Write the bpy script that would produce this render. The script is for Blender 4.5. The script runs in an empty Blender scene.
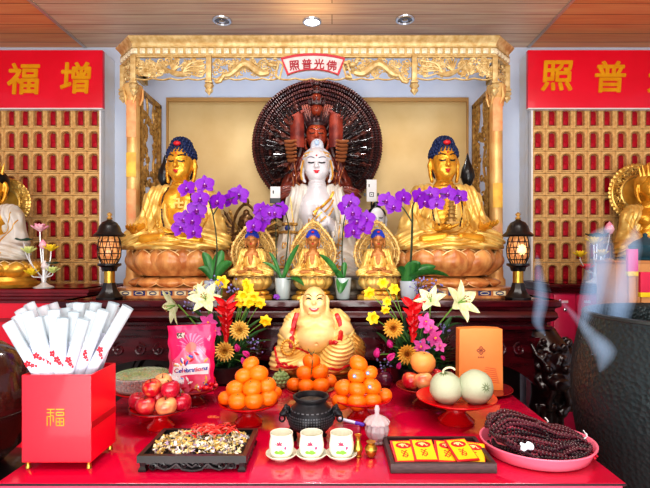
import bpy, bmesh, math, random
import numpy as np
from mathutils import Vector, Matrix, Euler
from mathutils.bvhtree import BVHTree

R = random.Random(11)
PI = math.pi
F, CX, CY, CZ = 470.0, 332.0, 255.0, 1.35      # focal length in pixels, principal point, eye height
TZ = 0.807                                     # red table top
AZ = 1.122                                     # altar top
col = bpy.context.scene.collection
scene = bpy.context.scene


def P(px, py, D):
    return Vector(((px - CX) * D / F, D, CZ + (CY - py) * D / F))


def X(px, D):
    return (px - CX) * D / F


def Z(py, D):
    return CZ + (CY - py) * D / F


def sin(a): return math.sin(a)
def cos(a): return math.cos(a)


def lin(c):
    r = []
    for v in c[:3]:
        v = v / 255.0
        r.append(v / 12.92 if v <= 0.04045 else ((v + 0.055) / 1.055) ** 2.4)
    return (r[0], r[1], r[2], 1.0)


# ------------------------------------------------------------------ materials
MATS = {}


def mat(name, c, rough=0.5, metal=0.0, coat=0.0, c2=None, ns=20.0, bump=0.0, bs=60.0, trans=0.0,
        alpha=1.0, emit=None, es=0.0, kind='noise', detail=4.0, spec=0.5, ior=1.45, sss=0.0, ramp=(0.35, 0.65), stretch=(1, 1, 1)):
    if name in MATS:
        return MATS[name]
    m = bpy.data.materials.new(name)
    m.use_nodes = True
    nt = m.node_tree
    b = nt.nodes['Principled BSDF']
    b.inputs['Base Color'].default_value = lin(c)
    b.inputs['Roughness'].default_value = rough
    b.inputs['Metallic'].default_value = metal
    b.inputs['Coat Weight'].default_value = coat
    b.inputs['Coat Roughness'].default_value = 0.06
    b.inputs['Transmission Weight'].default_value = trans
    b.inputs['Alpha'].default_value = alpha
    b.inputs['IOR'].default_value = ior
    b.inputs['Specular IOR Level'].default_value = spec
    if sss:
        b.inputs['Subsurface Weight'].default_value = sss
        b.inputs['Subsurface Radius'].default_value = (0.02, 0.01, 0.006)
    if emit:
        b.inputs['Emission Color'].default_value = lin(emit)
        b.inputs['Emission Strength'].default_value = es
    if c2 is not None or bump:
        tc = nt.nodes.new('ShaderNodeTexCoord')
        mp = nt.nodes.new('ShaderNodeMapping')
        mp.inputs['Scale'].default_value = stretch
        nt.links.new(tc.outputs['Object'], mp.inputs['Vector'])

        def tex(scale):
            if kind == 'voronoi':
                t = nt.nodes.new('ShaderNodeTexVoronoi')
                t.inputs['Scale'].default_value = scale
                o = t.outputs['Distance']
            elif kind == 'wave':
                t = nt.nodes.new('ShaderNodeTexWave')
                t.inputs['Scale'].default_value = scale
                t.inputs['Distortion'].default_value = 4.0
                t.inputs['Detail'].default_value = detail
                o = t.outputs['Fac']
            else:
                t = nt.nodes.new('ShaderNodeTexNoise')
                t.inputs['Scale'].default_value = scale
                t.inputs['Detail'].default_value = detail
                o = t.outputs['Fac']
            nt.links.new(mp.outputs['Vector'], t.inputs['Vector'])
            return o
        if c2 is not None:
            o = tex(ns)
            cr = nt.nodes.new('ShaderNodeValToRGB')
            cr.color_ramp.elements[0].position = ramp[0]
            cr.color_ramp.elements[1].position = ramp[1]
            cr.color_ramp.elements[0].color = lin(c)
            cr.color_ramp.elements[1].color = lin(c2)
            nt.links.new(o, cr.inputs['Fac'])
            nt.links.new(cr.outputs['Color'], b.inputs['Base Color'])
        if bump:
            o = tex(bs)
            bp = nt.nodes.new('ShaderNodeBump')
            bp.inputs['Strength'].default_value = bump
            bp.inputs['Distance'].default_value = 0.01
            nt.links.new(o, bp.inputs['Height'])
            nt.links.new(bp.outputs['Normal'], b.inputs['Normal'])
    MATS[name] = m
    return m


# ------------------------------------------------------------------ mesh builder
def frame(loc=(0, 0, 0), rot=(0, 0, 0), s=1.0):
    return Matrix.Translation(Vector(loc)) @ Euler(rot).to_matrix().to_4x4() @ Matrix.Diagonal(
        (s, s, s, 1) if not hasattr(s, '__len__') else (s[0], s[1], s[2], 1))


def aim(loc, d, up=(0, 0, 1)):
    """matrix whose local z points along d"""
    z = Vector(d).normalized()
    u = Vector(up)
    if abs(z.dot(u)) > 0.98:
        u = Vector((0, 1, 0))
    x = u.cross(z).normalized()
    y = z.cross(x)
    m = Matrix((x, y, z)).transposed().to_4x4()
    return Matrix.Translation(Vector(loc)) @ m


class MB:
    def __init__(s):
        s.v, s.f, s.m = [], [], []

    def add(s, vs, fs, T=None, m=0):
        b = len(s.v)
        if T is None:
            s.v.extend([tuple(v) for v in vs])
        else:
            s.v.extend([tuple(T @ Vector(v)) for v in vs])
        s.f.extend([tuple(b + i for i in f) for f in fs])
        s.m.extend([m] * len(fs))
        return s

    def box(s, c, d, T=None, m=0, bev=0.0):
        if bev > 0:
            bm = bmesh.new()
            bmesh.ops.create_cube(bm, size=1.0)
            for v in bm.verts:
                v.co = Vector((v.co.x * d[0] + c[0], v.co.y * d[1] + c[1], v.co.z * d[2] + c[2]))
            bmesh.ops.bevel(bm, geom=bm.edges[:], offset=bev, segments=2, affect='EDGES', profile=0.6)
            bm.verts.index_update()
            s.add([v.co[:] for v in bm.verts], [[v.index for v in f.verts] for f in bm.faces], T, m)
            bm.free()
            return s
        x, y, z = c
        a, b, e = d[0] / 2, d[1] / 2, d[2] / 2
        vs = [(x + i * a, y + j * b, z + k * e) for k in (-1, 1) for j in (-1, 1) for i in (-1, 1)]
        fs = [(0, 2, 3, 1), (4, 5, 7, 6), (0, 1, 5, 4), (2, 6, 7, 3), (0, 4, 6, 2), (1, 3, 7, 5)]
        return s.add(vs, fs, T, m)

    def lathe(s, prof, n=32, T=None, m=0, caps=True, lobes=0, amp=0.0, squash=(1, 1)):
        vs, fs = [], []
        for (r, z) in prof:
            for i in range(n):
                a = 2 * PI * i / n
                rr = r * (1 + (amp * cos(lobes * a) if lobes else 0))
                vs.append((rr * cos(a) * squash[0], rr * sin(a) * squash[1], z))
        for j in range(len(prof) - 1):
            for i in range(n):
                k = (i + 1) % n
                fs.append((j * n + i, j * n + k, (j + 1) * n + k, (j + 1) * n + i))
        if caps:
            if prof[0][0] > 1e-5:
                fs.append(tuple(range(n))[::-1])
            if prof[-1][0] > 1e-5:
                fs.append(tuple((len(prof) - 1) * n + i for i in range(n)))
        return s.add(vs, fs, T, m)

    def tube(s, pts, r, n=8, T=None, m=0, caps=True, closed=False, flat=1.0, up=None):
        pts = [Vector(p) for p in pts]
        N = len(pts)
        rs = r if hasattr(r, '__len__') else [r] * N
        vs, fs = [], []
        prev = None
        for i, p in enumerate(pts):
            if closed:
                t = pts[(i + 1) % N] - pts[i - 1]
            else:
                t = pts[min(i + 1, N - 1)] - pts[max(i - 1, 0)]
            if t.length < 1e-9:
                t = Vector((0, 0, 1))
            t.normalize()
            if up is not None:
                u = Vector(up)
                if abs(u.dot(t)) > 0.99:
                    u = Vector((1, 0, 0)) if abs(t.x) < 0.9 else Vector((0, 1, 0))
                x = u - t * u.dot(t)
            elif prev is None:
                u = Vector((0, 0, 1)) if abs(t.z) < 0.9 else Vector((0, 1, 0))
                x = u - t * u.dot(t)
            else:
                x = prev - t * prev.dot(t)
            if x.length < 1e-9:
                x = t.orthogonal()
            x.normalize()
            prev = x
            y = t.cross(x)
            for k in range(n):
                a = 2 * PI * k / n
                vs.append(p + x * (rs[i] * cos(a) * flat) + y * (rs[i] * sin(a)))
        L = N if closed else N - 1
        for i in range(L):
            j = (i + 1) % N
            for k in range(n):
                q = (k + 1) % n
                fs.append((i * n + k, i * n + q, j * n + q, j * n + k))
        if caps and not closed:
            fs.append(tuple(range(n))[::-1])
            fs.append(tuple((N - 1) * n + k for k in range(n)))
        return s.add(vs, fs, T, m)

    def ell(s, c, r, T=None, m=0, nu=16, nv=10, rot=None):
        if not hasattr(r, '__len__'):
            r = (r, r, r)
        rm = Euler(rot).to_matrix() if rot else None
        vs = []
        c = Vector(c)

        def pt(x, y, z):
            w = Vector((x * r[0], y * r[1], z * r[2]))
            if rm:
                w = rm @ w
            vs.append(w + c)
        pt(0, 0, -1)
        for j in range(1, nv):
            t = -PI / 2 + PI * j / nv
            for i in range(nu):
                a = 2 * PI * i / nu
                pt(cos(a) * cos(t), sin(a) * cos(t), sin(t))
        pt(0, 0, 1)
        fs = []
        for i in range(nu):
            fs.append((0, 1 + (i + 1) % nu, 1 + i))
        for j in range(nv - 2):
            for i in range(nu):
                k = (i + 1) % nu
                a = 1 + j * nu
                fs.append((a + i, a + k, a + nu + k, a + nu + i))
        a = 1 + (nv - 2) * nu
        for i in range(nu):
            fs.append((a + i, a + (i + 1) % nu, len(vs) - 1))
        return s.add(vs, fs, T, m)

    def grid(s, fn, nu, nv, T=None, m=0, closed_u=False):
        vs = [fn(i / (nu if closed_u else nu - 1), j / (nv - 1)) for j in range(nv) for i in range(nu)]
        fs = []
        for j in range(nv - 1):
            for i in range(nu if closed_u else nu - 1):
                k = (i + 1) % nu
                fs.append((j * nu + i, j * nu + k, (j + 1) * nu + k, (j + 1) * nu + i))
        return s.add(vs, fs, T, m)

    def prism(s, poly, d, T=None, m=0):
        """poly in local x,z ; thickness d along +y"""
        n = len(poly)
        vs = [(p[0], 0, p[1]) for p in poly] + [(p[0], d, p[1]) for p in poly]
        fs = [tuple(range(n)), tuple(range(2 * n - 1, n - 1, -1))]
        for i in range(n):
            k = (i + 1) % n
            fs.append((i, n + i, n + k, k))
        return s.add(vs, fs, T, m)

    def ring(s, outer, inner, d, T=None, m=0):
        """frame between two polygons of equal count (x,z), thickness d along y"""
        n = len(outer)
        vs = [(p[0], 0, p[1]) for p in outer] + [(p[0], 0, p[1]) for p in inner] + \
             [(p[0], d, p[1]) for p in outer] + [(p[0], d, p[1]) for p in inner]
        fs = []
        for i in range(n):
            k = (i + 1) % n
            fs += [(i, k, n + k, n + i), (2 * n + i, 3 * n + i, 3 * n + k, 2 * n + k),
                   (i, 2 * n + i, 2 * n + k, k), (n + i, n + k, 3 * n + k, 3 * n + i)]
        return s.add(vs, fs, T, m)

    def sweep(s, path, prof, T=None, m=0, closed=False, z0=0.0):
        """path: 2D (x,y) polyline; profile (out,z), out = to the right of travel"""
        N = len(path)
        vs, fs = [], []
        n = len(prof)
        for i in range(N):
            p = Vector(path[i])
            a = Vector(path[i - 1]) if (i > 0 or closed) else None
            b = Vector(path[(i + 1) % N]) if (i < N - 1 or closed) else None
            d1 = (p - a).normalized() if a is not None else None
            d2 = (b - p).normalized() if b is not None else None
            if d1 is None: d1 = d2
            if d2 is None: d2 = d1
            n1 = Vector((d1.y, -d1.x)); n2 = Vector((d2.y, -d2.x))
            mt = n1 + n2
            mt = mt.normalized() / max(0.3, (mt.normalized()).dot(n1))
            for (o, z) in prof:
                vs.append((p.x + mt.x * o, p.y + mt.y * o, z0 + z))
        for i in range(N if closed else N - 1):
            j = (i + 1) % N
            for k in range(n - 1):
                fs.append((i * n + k, j * n + k, j * n + k + 1, i * n + k + 1))
        if not closed:
            fs.append(tuple(range(n)))
            fs.append(tuple((N - 1) * n + k for k in range(n))[::-1])
        return s.add(vs, fs, T, m)

    def merge(s, o, T=None, m=None):
        b = len(s.v)
        s.v.extend(o.v if T is None else [tuple(T @ Vector(v)) for v in o.v])
        s.f.extend([tuple(b + i for i in f) for f in o.f])
        s.m.extend(o.m if m is None else [m] * len(o.m))
        return s

    def mesh(s, name, mats, angle=38):
        me = bpy.data.meshes.new(name)
        me.from_pydata([tuple(v) for v in s.v], [], s.f)
        for mm in (mats if isinstance(mats, (list, tuple)) else [mats]):
            me.materials.append(mm)
        if len(me.polygons) == len(s.m):
            me.polygons.foreach_set('material_index', s.m)
        me.update()
        if angle is not None:
            me.polygons.foreach_set('use_smooth', [True] * len(me.polygons))
            me.set_sharp_from_angle(angle=math.radians(angle))
        return me

    def build(s, name, mats, parent=None, loc=(0, 0, 0), rot=(0, 0, 0), angle=38):
        return obj(name, s.mesh(name, mats, angle), parent, loc, rot)


def obj(name, me, parent=None, loc=(0, 0, 0), rot=(0, 0, 0), scale=None):
    o = bpy.data.objects.new(name, me)
    col.objects.link(o)
    o.location = loc
    o.rotation_euler = rot
    if scale is not None:
        o.scale = scale
    if parent is not None:
        o.parent = parent
    return o


def tag(o, label, cat, group=None, kind=None):
    o['label'] = label
    o['category'] = cat
    if group: o['group'] = group
    if kind: o['kind'] = kind
    return o


def thing(name, label, cat, loc=(0, 0, 0), rz=0.0, group=None, kind=None, rot=None, scale=None):
    o = bpy.data.objects.new(name, None)
    o.empty_display_size = 0.05
    col.objects.link(o)
    o.location = loc
    o.rotation_euler = rot if rot else (0, 0, rz)
    if scale is not None:
        o.scale = (scale,) * 3
    return tag(o, label, cat, group, kind)


def struct(o):
    o['kind'] = 'structure'
    return o


KIDS = {}


def cp(root, loc, rz=0.0, label=None, group=None, scale=None, rot=None, parent=None):
    def rec(o, par):
        c = o.copy()
        col.objects.link(c)
        c.parent = par
        for k in [q for q in o.children]:
            rec(k, c)
        return c
    c = rec(root, parent)
    c.location = loc
    c.rotation_euler = rot if rot else (0, 0, rz)
    if scale is not None:
        c.scale = (scale,) * 3
    if label: c['label'] = label
    if group: c['group'] = group
    return c


def text_mb(body, size, extrude, offset=0.0, res=3, shear=0.0):
    """glyphs in local x,z (front face towards -y), centred, as an MB"""
    c = bpy.data.curves.new('glyph', 'FONT')
    c.body = body
    c.size = size
    c.extrude = extrude
    c.shear = shear
    c.resolution_u = res
    c.align_x = 'CENTER'
    o = bpy.data.objects.new('glyph', c)
    col.objects.link(o)
    dg = bpy.context.evaluated_depsgraph_get()
    me = bpy.data.meshes.new_from_object(o.evaluated_get(dg))
    vs = [v.co.copy() for v in me.vertices]
    fs = [tuple(p.vertices) for p in me.polygons]
    bpy.data.objects.remove(o)
    bpy.data.curves.remove(c)
    bpy.data.meshes.remove(me)
    b = MB()
    if not vs:
        return b
    x0 = min(v.x for v in vs); x1 = max(v.x for v in vs)
    y0 = min(v.y for v in vs); y1 = max(v.y for v in vs)
    sh = [(0, 0)] if offset <= 0 else [(0, 0)] + [(offset * cos(k * PI / 4), offset * sin(k * PI / 4)) for k in range(8)]
    for i, (dx, dz) in enumerate(sh):
        b.add([(v.x - (x0 + x1) / 2 + dx, -v.z - 0.00004 * size * i, v.y - (y0 + y1) / 2 + dz) for v in vs], fs)
    return b


# ------------------------------------------------------------------ smooth-union solid modeller
class SD:
    """implicit solid blended from tapered capsules and ellipsoids, meshed with surface nets"""

    def __init__(s, lo, hi, h):
        s.lo = np.array(lo, np.float32)
        s.h = h
        s.n = [int(math.ceil((hi[i] - lo[i]) / h)) + 1 for i in range(3)]
        s.ax = [s.lo[i] + h * np.arange(s.n[i], dtype=np.float32) for i in range(3)]
        s.d = np.full(s.n, 10.0, np.float32)

    def blk(s, lo, hi, k):
        sl = []
        for i in range(3):
            a = int(max(0, math.floor((lo[i] - k - s.lo[i]) / s.h) - 3))
            b = int(min(s.n[i], math.ceil((hi[i] + k - s.lo[i]) / s.h) + 4))
            if b <= a:
                return None
            sl.append(slice(a, b))
        return tuple(sl)

    def apply(s, sl, d, k, sub):
        o = s.d[sl]
        if sub:
            d = -d
            hh = np.clip(0.5 + 0.5 * (d - o) / k, 0, 1) if k > 0 else None
            s.d[sl] = (o * (1 - hh) + d * hh + k * hh * (1 - hh)) if k > 0 else np.maximum(o, d)
        elif k > 0:
            hh = np.clip(0.5 + 0.5 * (o - d) / k, 0, 1)
            s.d[sl] = o * (1 - hh) + d * hh - k * hh * (1 - hh)
        else:
            s.d[sl] = np.minimum(o, d)

    def xyz(s, sl):
        return (s.ax[0][sl[0]][:, None, None], s.ax[1][sl[1]][None, :, None], s.ax[2][sl[2]][None, None, :])

    def ell(s, c, r, k=0.02, rot=None, sub=False):
        if not hasattr(r, '__len__'): r = (r, r, r)
        m = max(r)
        e = r if rot is None else (m, m, m)
        sl = s.blk([c[i] - e[i] for i in range(3)], [c[i] + e[i] for i in range(3)], k)
        if sl is None: return s
        x, y, z = s.xyz(sl)
        x = x - c[0]; y = y - c[1]; z = z - c[2]
        if rot is not None:
            q = Euler(rot).to_matrix().transposed()
            x, y, z = (q[0][0] * x + q[0][1] * y + q[0][2] * z, q[1][0] * x + q[1][1] * y + q[1][2] * z,
                       q[2][0] * x + q[2][1] * y + q[2][2] * z)
        k0 = np.sqrt((x / r[0]) ** 2 + (y / r[1]) ** 2 + (z / r[2]) ** 2)
        k1 = np.sqrt((x / r[0] ** 2) ** 2 + (y / r[1] ** 2) ** 2 + (z / r[2] ** 2) ** 2)
        d = np.where(k1 > 1e-6, k0 * (k0 - 1) / np.maximum(k1, 1e-6), -min(r)).astype(np.float32)
        s.apply(sl, d, k, sub)
        return s

    def cap(s, a, b, ra, rb=None, k=0.02, sub=False):
        rb = ra if rb is None else rb
        m = max(ra, rb)
        sl = s.blk([min(a[i], b[i]) - m for i in range(3)], [max(a[i], b[i]) + m for i in range(3)], k)
        if sl is None: return s
        x, y, z = s.xyz(sl)
        ba = [b[i] - a[i] for i in range(3)]
        L = max(1e-9, sum(v * v for v in ba))
        t = np.clip(((x - a[0]) * ba[0] + (y - a[1]) * ba[1] + (z - a[2]) * ba[2]) / L, 0, 1)
        d = np.sqrt((x - a[0] - t * ba[0]) ** 2 + (y - a[1] - t * ba[1]) ** 2 + (z - a[2] - t * ba[2]) ** 2) - (ra + (rb - ra) * t)
        s.apply(sl, d.astype(np.float32), k, sub)
        return s

    def path(s, pts, rs, k=0.01, sub=False):
        if not hasattr(rs, '__len__'): rs = [rs] * len(pts)
        for i in range(len(pts) - 1):
            s.cap(pts[i], pts[i + 1], rs[i], rs[i + 1], k, sub)
        return s

    def cut_below(s, z):
        s.d = np.maximum(s.d, (z - s.ax[2])[None, None, :].astype(np.float32))
        return s

    def disp(s, fn):
        x, y, z = s.ax[0][:, None, None], s.ax[1][None, :, None], s.ax[2][None, None, :]
        s.d = s.d + fn(x, y, z).astype(np.float32)
        return s

    def mesh(s, T=None):
        d = s.d
        d[0], d[-1], d[:, 0], d[:, -1], d[:, :, 0], d[:, :, -1] = (np.maximum(q, s.h * .5) for q in
                                                                 (d[0], d[-1], d[:, 0], d[:, -1], d[:, :, 0], d[:, :, -1]))
        ins = d < 0
        nx, ny, nz = s.n
        cnt = np.zeros((nx - 1, ny - 1, nz - 1), np.int8)
        for i in (0, 1):
            for j in (0, 1):
                for k in (0, 1):
                    cnt += ins[i:nx - 1 + i, j:ny - 1 + j, k:nz - 1 + k]
        act = np.argwhere((cnt > 0) & (cnt < 8))
        idx = np.full((nx - 1, ny - 1, nz - 1), -1, np.int64)
        idx[act[:, 0], act[:, 1], act[:, 2]] = np.arange(len(act))
        acc = np.zeros((len(act), 3)); num = np.zeros(len(act))
        cs = [(i, j, k) for i in (0, 1) for j in (0, 1) for k in (0, 1)]
        for a in cs:
            for axis in range(3):
                if a[axis]: continue
                b = list(a); b[axis] = 1
                da = d[act[:, 0] + a[0], act[:, 1] + a[1], act[:, 2] + a[2]]
                db = d[act[:, 0] + b[0], act[:, 1] + b[1], act[:, 2] + b[2]]
                w = (da < 0) != (db < 0)
                t = np.where(w, da / np.where(w, da - db, 1), 0)
                p = np.array(a, float)[None, :].repeat(len(act), 0)
                p[:, axis] += t
                acc[w] += p[w]; num[w] += 1
        vs = (act + acc / np.maximum(num, 1)[:, None]) * s.h + s.lo
        fs = []
        for axis in range(3):
            u, v = (axis + 1) % 3, (axis + 2) % 3
            sa = [slice(None)] * 3; sb = [slice(None)] * 3
            sa[axis] = slice(0, -1); sb[axis] = slice(1, None)
            A, B = ins[tuple(sa)], ins[tuple(sb)]
            e = np.argwhere(A != B)
            e = e[(e[:, u] > 0) & (e[:, v] > 0) & (e[:, u] < s.n[u] - 1) & (e[:, v] < s.n[v] - 1)]
            fl = A[e[:, 0], e[:, 1], e[:, 2]]
            q = []
            for (du, dv) in ((1, 1), (0, 1), (0, 0), (1, 0)):
                c = e.copy(); c[:, u] -= du; c[:, v] -= dv
                q.append(idx[c[:, 0], c[:, 1], c[:, 2]])
            q = np.stack(q, 1)
            q[~fl] = q[~fl][:, ::-1]
            fs.append(q)
        fs = np.concatenate(fs)
        b = MB()
        b.v = [tuple(v) for v in vs] if T is None else [tuple(T @ Vector(v)) for v in vs]
        b.f = [tuple(int(i) for i in f) for f in fs]
        b.m = [0] * len(fs)
        return b


def bvh_of(mb):
    return BVHTree.FromPolygons([Vector(v) for v in mb.v], mb.f)


def on_front(bvh, pts, off=0.0, y0=-1.0):
    """drop (x,z) points onto a surface from the front (-y side)"""
    out = []
    for (x, z) in pts:
        h = bvh.ray_cast(Vector((x, y0, z)), Vector((0, 1, 0)))
        if h[0] is not None:
            out.append(Vector((x, h[0].y - off, z)))
    return out


def spiral(cx, cz, r, turns=1.6, a0=0.0, n=22, y=0.0, hand=1):
    return [(cx + r * (1 - 0.9 * t / (n - 1)) * cos(a0 + hand * turns * 2 * PI * t / (n - 1)), y,
             cz + r * (1 - 0.9 * t / (n - 1)) * sin(a0 + hand * turns * 2 * PI * t / (n - 1))) for t in range(n)]


def bez(p0, p1, p2, p3, n=12):
    p0, p1, p2, p3 = Vector(p0), Vector(p1), Vector(p2), Vector(p3)
    return [p0 * (1 - t) ** 3 + p1 * 3 * t * (1 - t) ** 2 + p2 * 3 * t * t * (1 - t) + p3 * t ** 3
            for t in [i / (n - 1) for i in range(n)]]


def arc(cx, cz, r, a0, a1, n=16, y=0.0, rz=None):
    rz = r if rz is None else rz
    return [(cx + r * cos(a0 + (a1 - a0) * i / (n - 1)), y, cz + rz * sin(a0 + (a1 - a0) * i / (n - 1))) for i in range(n)]
# ================================================================== materials
GOLD = mat('gold_leaf', (240, 192, 90), 0.32, 0.5, c2=(216, 154, 54), ns=14, bump=0.08, bs=90)
GOLDSKIN = mat('gold_skin', (234, 176, 64), 0.27, 0.5, c2=(208, 144, 42), ns=9)
PALEGOLD = mat('pale_gold', (246, 214, 132), 0.38, 0.42, c2=(226, 182, 94), ns=16, bump=0.1, bs=80)
CREAMGOLD = mat('cream_gold', (232, 206, 150), 0.42, 0.25, c2=(200, 162, 100), ns=30)
DARKGOLD = mat('antique_gold', (206, 164, 92), 0.42, 0.35, c2=(150, 110, 56), ns=40)
NICHEGOLD = mat('niche_gold', (240, 200, 138), 0.5, 0.1, c2=(212, 166, 104), ns=40)
BLUEHAIR = mat('blue_hair', (24, 44, 92), 0.5, c2=(14, 28, 62), ns=60)
COBALT = mat('cobalt_hair', (26, 62, 176), 0.45)
BLACKHAIR = mat('black_hair', (14, 14, 18), 0.35)
LIPRED = mat('lip_red', (190, 30, 40), 0.4)
SIGNRED = mat('sign_red', (232, 14, 52), 0.28, coat=0.4, c2=(222, 8, 44), ns=3)
NICHERED = mat('niche_red', (186, 8, 42), 0.4, c2=(130, 4, 30), ns=14)
GLYPH = mat('glyph_gold', (246, 186, 36), 0.35, 0.35, c2=(232, 160, 20), ns=9)
WALLW = mat('wall_paint', (218, 228, 246), 0.8, c2=(210, 222, 244), ns=4)
TRIMW = mat('trim_white', (236, 238, 242), 0.6, c2=(236, 232, 226), ns=6)
ROSE = mat('rosewood', (84, 8, 24), 0.22, coat=0.5, c2=(52, 4, 14), ns=7, stretch=(1, 4, 4))
ROSEDARK = mat('rosewood_dark', (34, 6, 10), 0.28, coat=0.5, c2=(20, 4, 6), ns=9)
WOODRED = mat('carved_wood', (128, 52, 34), 0.36, coat=0.25, c2=(84, 28, 20), ns=18)
WOODDARK = mat('carved_dark_wood', (66, 26, 26), 0.42, coat=0.2, c2=(36, 14, 16), ns=26)
SKINWOOD = mat('face_wood', (172, 74, 44), 0.34, coat=0.3, c2=(136, 50, 32), ns=14)
LOTUSWOOD = mat('lotus_wood', (224, 164, 100), 0.32, coat=0.25, c2=(180, 108, 58), ns=26, detail=3, stretch=(1, 1, .25))
WHITE = mat('white_porcelain', (218, 218, 222), 0.22, coat=0.3)
WHITEROBE = mat('white_robe', (216, 214, 210), 0.35, c2=(200, 190, 174), ns=8)
BLACK = mat('black_lacquer', (18, 18, 20), 0.3, coat=0.3)
BLACKM = mat('black_metal', (30, 30, 34), 0.4, 0.5)
BRASS = mat('brass', (196, 156, 70), 0.28, 0.9)
CHROME = mat('chrome', (215, 215, 218), 0.2, 0.95)
RED = mat('lacquer_red', (214, 14, 26), 0.25, coat=0.5)
DEEPRED = mat('deep_red', (150, 10, 24), 0.28, coat=0.4)

# ================================================================== room shell
CEILZ = 2.94
m = MB(); m.box((0, 1.3, -0.05), (7.6, 7.0, 0.1))
FLOORM = mat('floor_tile', (150, 140, 132), 0.35, c2=(120, 110, 104), ns=3)
struct(m.build('floor', FLOORM))
m = MB(); m.box((0, 3.66, 1.47), (7.6, 0.12, 2.94)); struct(m.build('wall_back', WALLW))
m = MB(); m.box((-3.86, 1.3, 1.47), (0.12, 7.0, 2.94)); struct(m.build('wall_left', WALLW))
m = MB(); m.box((3.86, 1.3, 1.47), (0.12, 7.0, 2.94)); struct(m.build('wall_right', WALLW))


def ceil_mat(name, c, c2, c3):
    mt = bpy.data.materials.new(name)
    mt.use_nodes = True
    nt = mt.node_tree
    b = nt.nodes['Principled BSDF']
    b.inputs['Roughness'].default_value = 0.42
    tc = nt.nodes.new('ShaderNodeTexCoord')
    br = nt.nodes.new('ShaderNodeTexBrick')
    br.inputs['Scale'].default_value = 1.0
    br.inputs['Brick Width'].default_value = 6.0
    br.inputs['Row Height'].default_value = 0.135
    br.inputs['Mortar Size'].default_value = 0.004
    br.inputs['Color1'].default_value = lin(c)
    br.inputs['Color2'].default_value = lin(c2)
    br.inputs['Mortar'].default_value = lin(c3)
    nt.links.new(tc.outputs['Object'], br.inputs['Vector'])
    mp = nt.nodes.new('ShaderNodeMapping')
    mp.inputs['Scale'].default_value = (0.8, 14, 1)
    nt.links.new(tc.outputs['Object'], mp.inputs['Vector'])
    nz = nt.nodes.new('ShaderNodeTexNoise')
    nz.inputs['Scale'].default_value = 3.0
    nz.inputs['Detail'].default_value = 6.0
    nt.links.new(mp.outputs['Vector'], nz.inputs['Vector'])
    mx = nt.nodes.new('ShaderNodeMix')
    mx.data_type = 'RGBA'; mx.blend_type = 'OVERLAY'
    mx.inputs['Factor'].default_value = 0.55
    nt.links.new(br.outputs['Color'], mx.inputs[6])
    nt.links.new(nz.outputs['Fac'], mx.inputs[7])
    nt.links.new(mx.outputs[2], b.inputs['Base Color'])
    return mt


CM = ceil_mat('ceiling_centre_boards', (222, 188, 160), (214, 178, 150), (160, 122, 96))  # paler beige puts the lighting of the centre panel into its colour
CO = ceil_mat('ceiling_side_boards', (232, 156, 104), (222, 140, 88), (160, 92, 56))
for nm, x0, x1, mt in (('ceiling', -1.885, 1.50, CM), ('ceiling.001', -3.92, -1.885, CO), ('ceiling.002', 1.50, 3.92, CO)):
    m = MB(); m.box(((x0 + x1) / 2, 1.3, CEILZ + 0.05), (x1 - x0, 7.0, 0.1)); struct(m.build(nm, mt))
STEEL = mat('steel_strip', (200, 190, 184), 0.35, 0.6)
for i, x in enumerate((-1.885, 1.50)):
    m = MB(); m.box((x, 1.2, CEILZ - 0.004), (0.022, 4.78, 0.008)); struct(m.build('trim_%d' % (i + 1), STEEL))

# ceiling downlights
LENSOFF = mat('lens_off', (120, 120, 124), 0.15, 0.6)
LENSON = mat('lens_on', (255, 255, 255), 0.3, emit=(235, 240, 255), es=14)
for (px, py, on, lb) in ((222, 20, 0, 'unlit round ceiling downlight nearest the left ceiling seam'),
                         (312, 21, 1, 'bright lit round ceiling downlight above the red plaque'),
                         (405, 19, 0, 'unlit round ceiling downlight nearest the right ceiling seam')):
    D = 1.59 * F / (CY - py)
    t = thing('ceiling_downlight', lb, 'downlight', (X(px, D), D, CEILZ), group='recessed downlights')
    m = MB(); m.lathe([(0.047, -0.004), (0.050, -0.012), (0.062, -0.010), (0.066, -0.002), (0.066, -0.0005)], 28, caps=False)
    m.build('trim_ring', CHROME, t)
    m = MB(); m.lathe([(0.0, -0.009), (0.03, -0.009), (0.048, -0.005)], 24, caps=False)
    m.build('lens', LENSON if on else LENSOFF, t)
    if not on:
        m = MB(); m.ell((0, 0, -0.011), (0.022, 0.022, 0.006)); m.build('bulb', CHROME, t)

# gold backdrop panel with its frame
bp_x0, bp_x1, bp_z0, bp_z1 = -1.25, 1.03, 1.0, Z(97, 3.53)
t = thing('backdrop_panel', 'large plain gold leaf backdrop panel behind the big statues', 'panel', ((bp_x0 + bp_x1) / 2, 3.56, bp_z0))
w = bp_x1 - bp_x0; h = bp_z1 - bp_z0
GP = mat('gold_paper', (224, 200, 150), 0.40, 0.3, c2=(196, 164, 108), ns=2.2, bump=0.06, bs=30, detail=8, ramp=(0.25, 0.75))
m = MB(); m.box((0, 0.015, h / 2), (w - 0.02, 0.03, h - 0.03)); m.build('gold_sheet', GP, t)
m = MB(); m.ring([(-w / 2, 0), (w / 2, 0), (w / 2, h), (-w / 2, h)], [(-w / 2 + .014, .014), (w / 2 - .014, .014), (w / 2 - .014, h - .03), (-w / 2 + .014, h - .03)], 0.05, frame((0, -0.02, 0)))
m.build('wooden_frame', mat('panel_frame', (186, 146, 92), 0.4, 0.2), t, angle=None)

# ------------------------------------------------------------------ niche walls
PX, PZ = 0.1003, 0.1606


def arch_poly(w, h, n=10):
    p = [(-w / 2, -h / 2), (w / 2, -h / 2)]
    r = w / 2
    zc = h / 2 - r * 0.7
    for i in range(n):
        a = PI * i / (n - 1)
        p.append((r * cos(a), zc + r * 0.7 * sin(a)))
    return p


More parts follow.
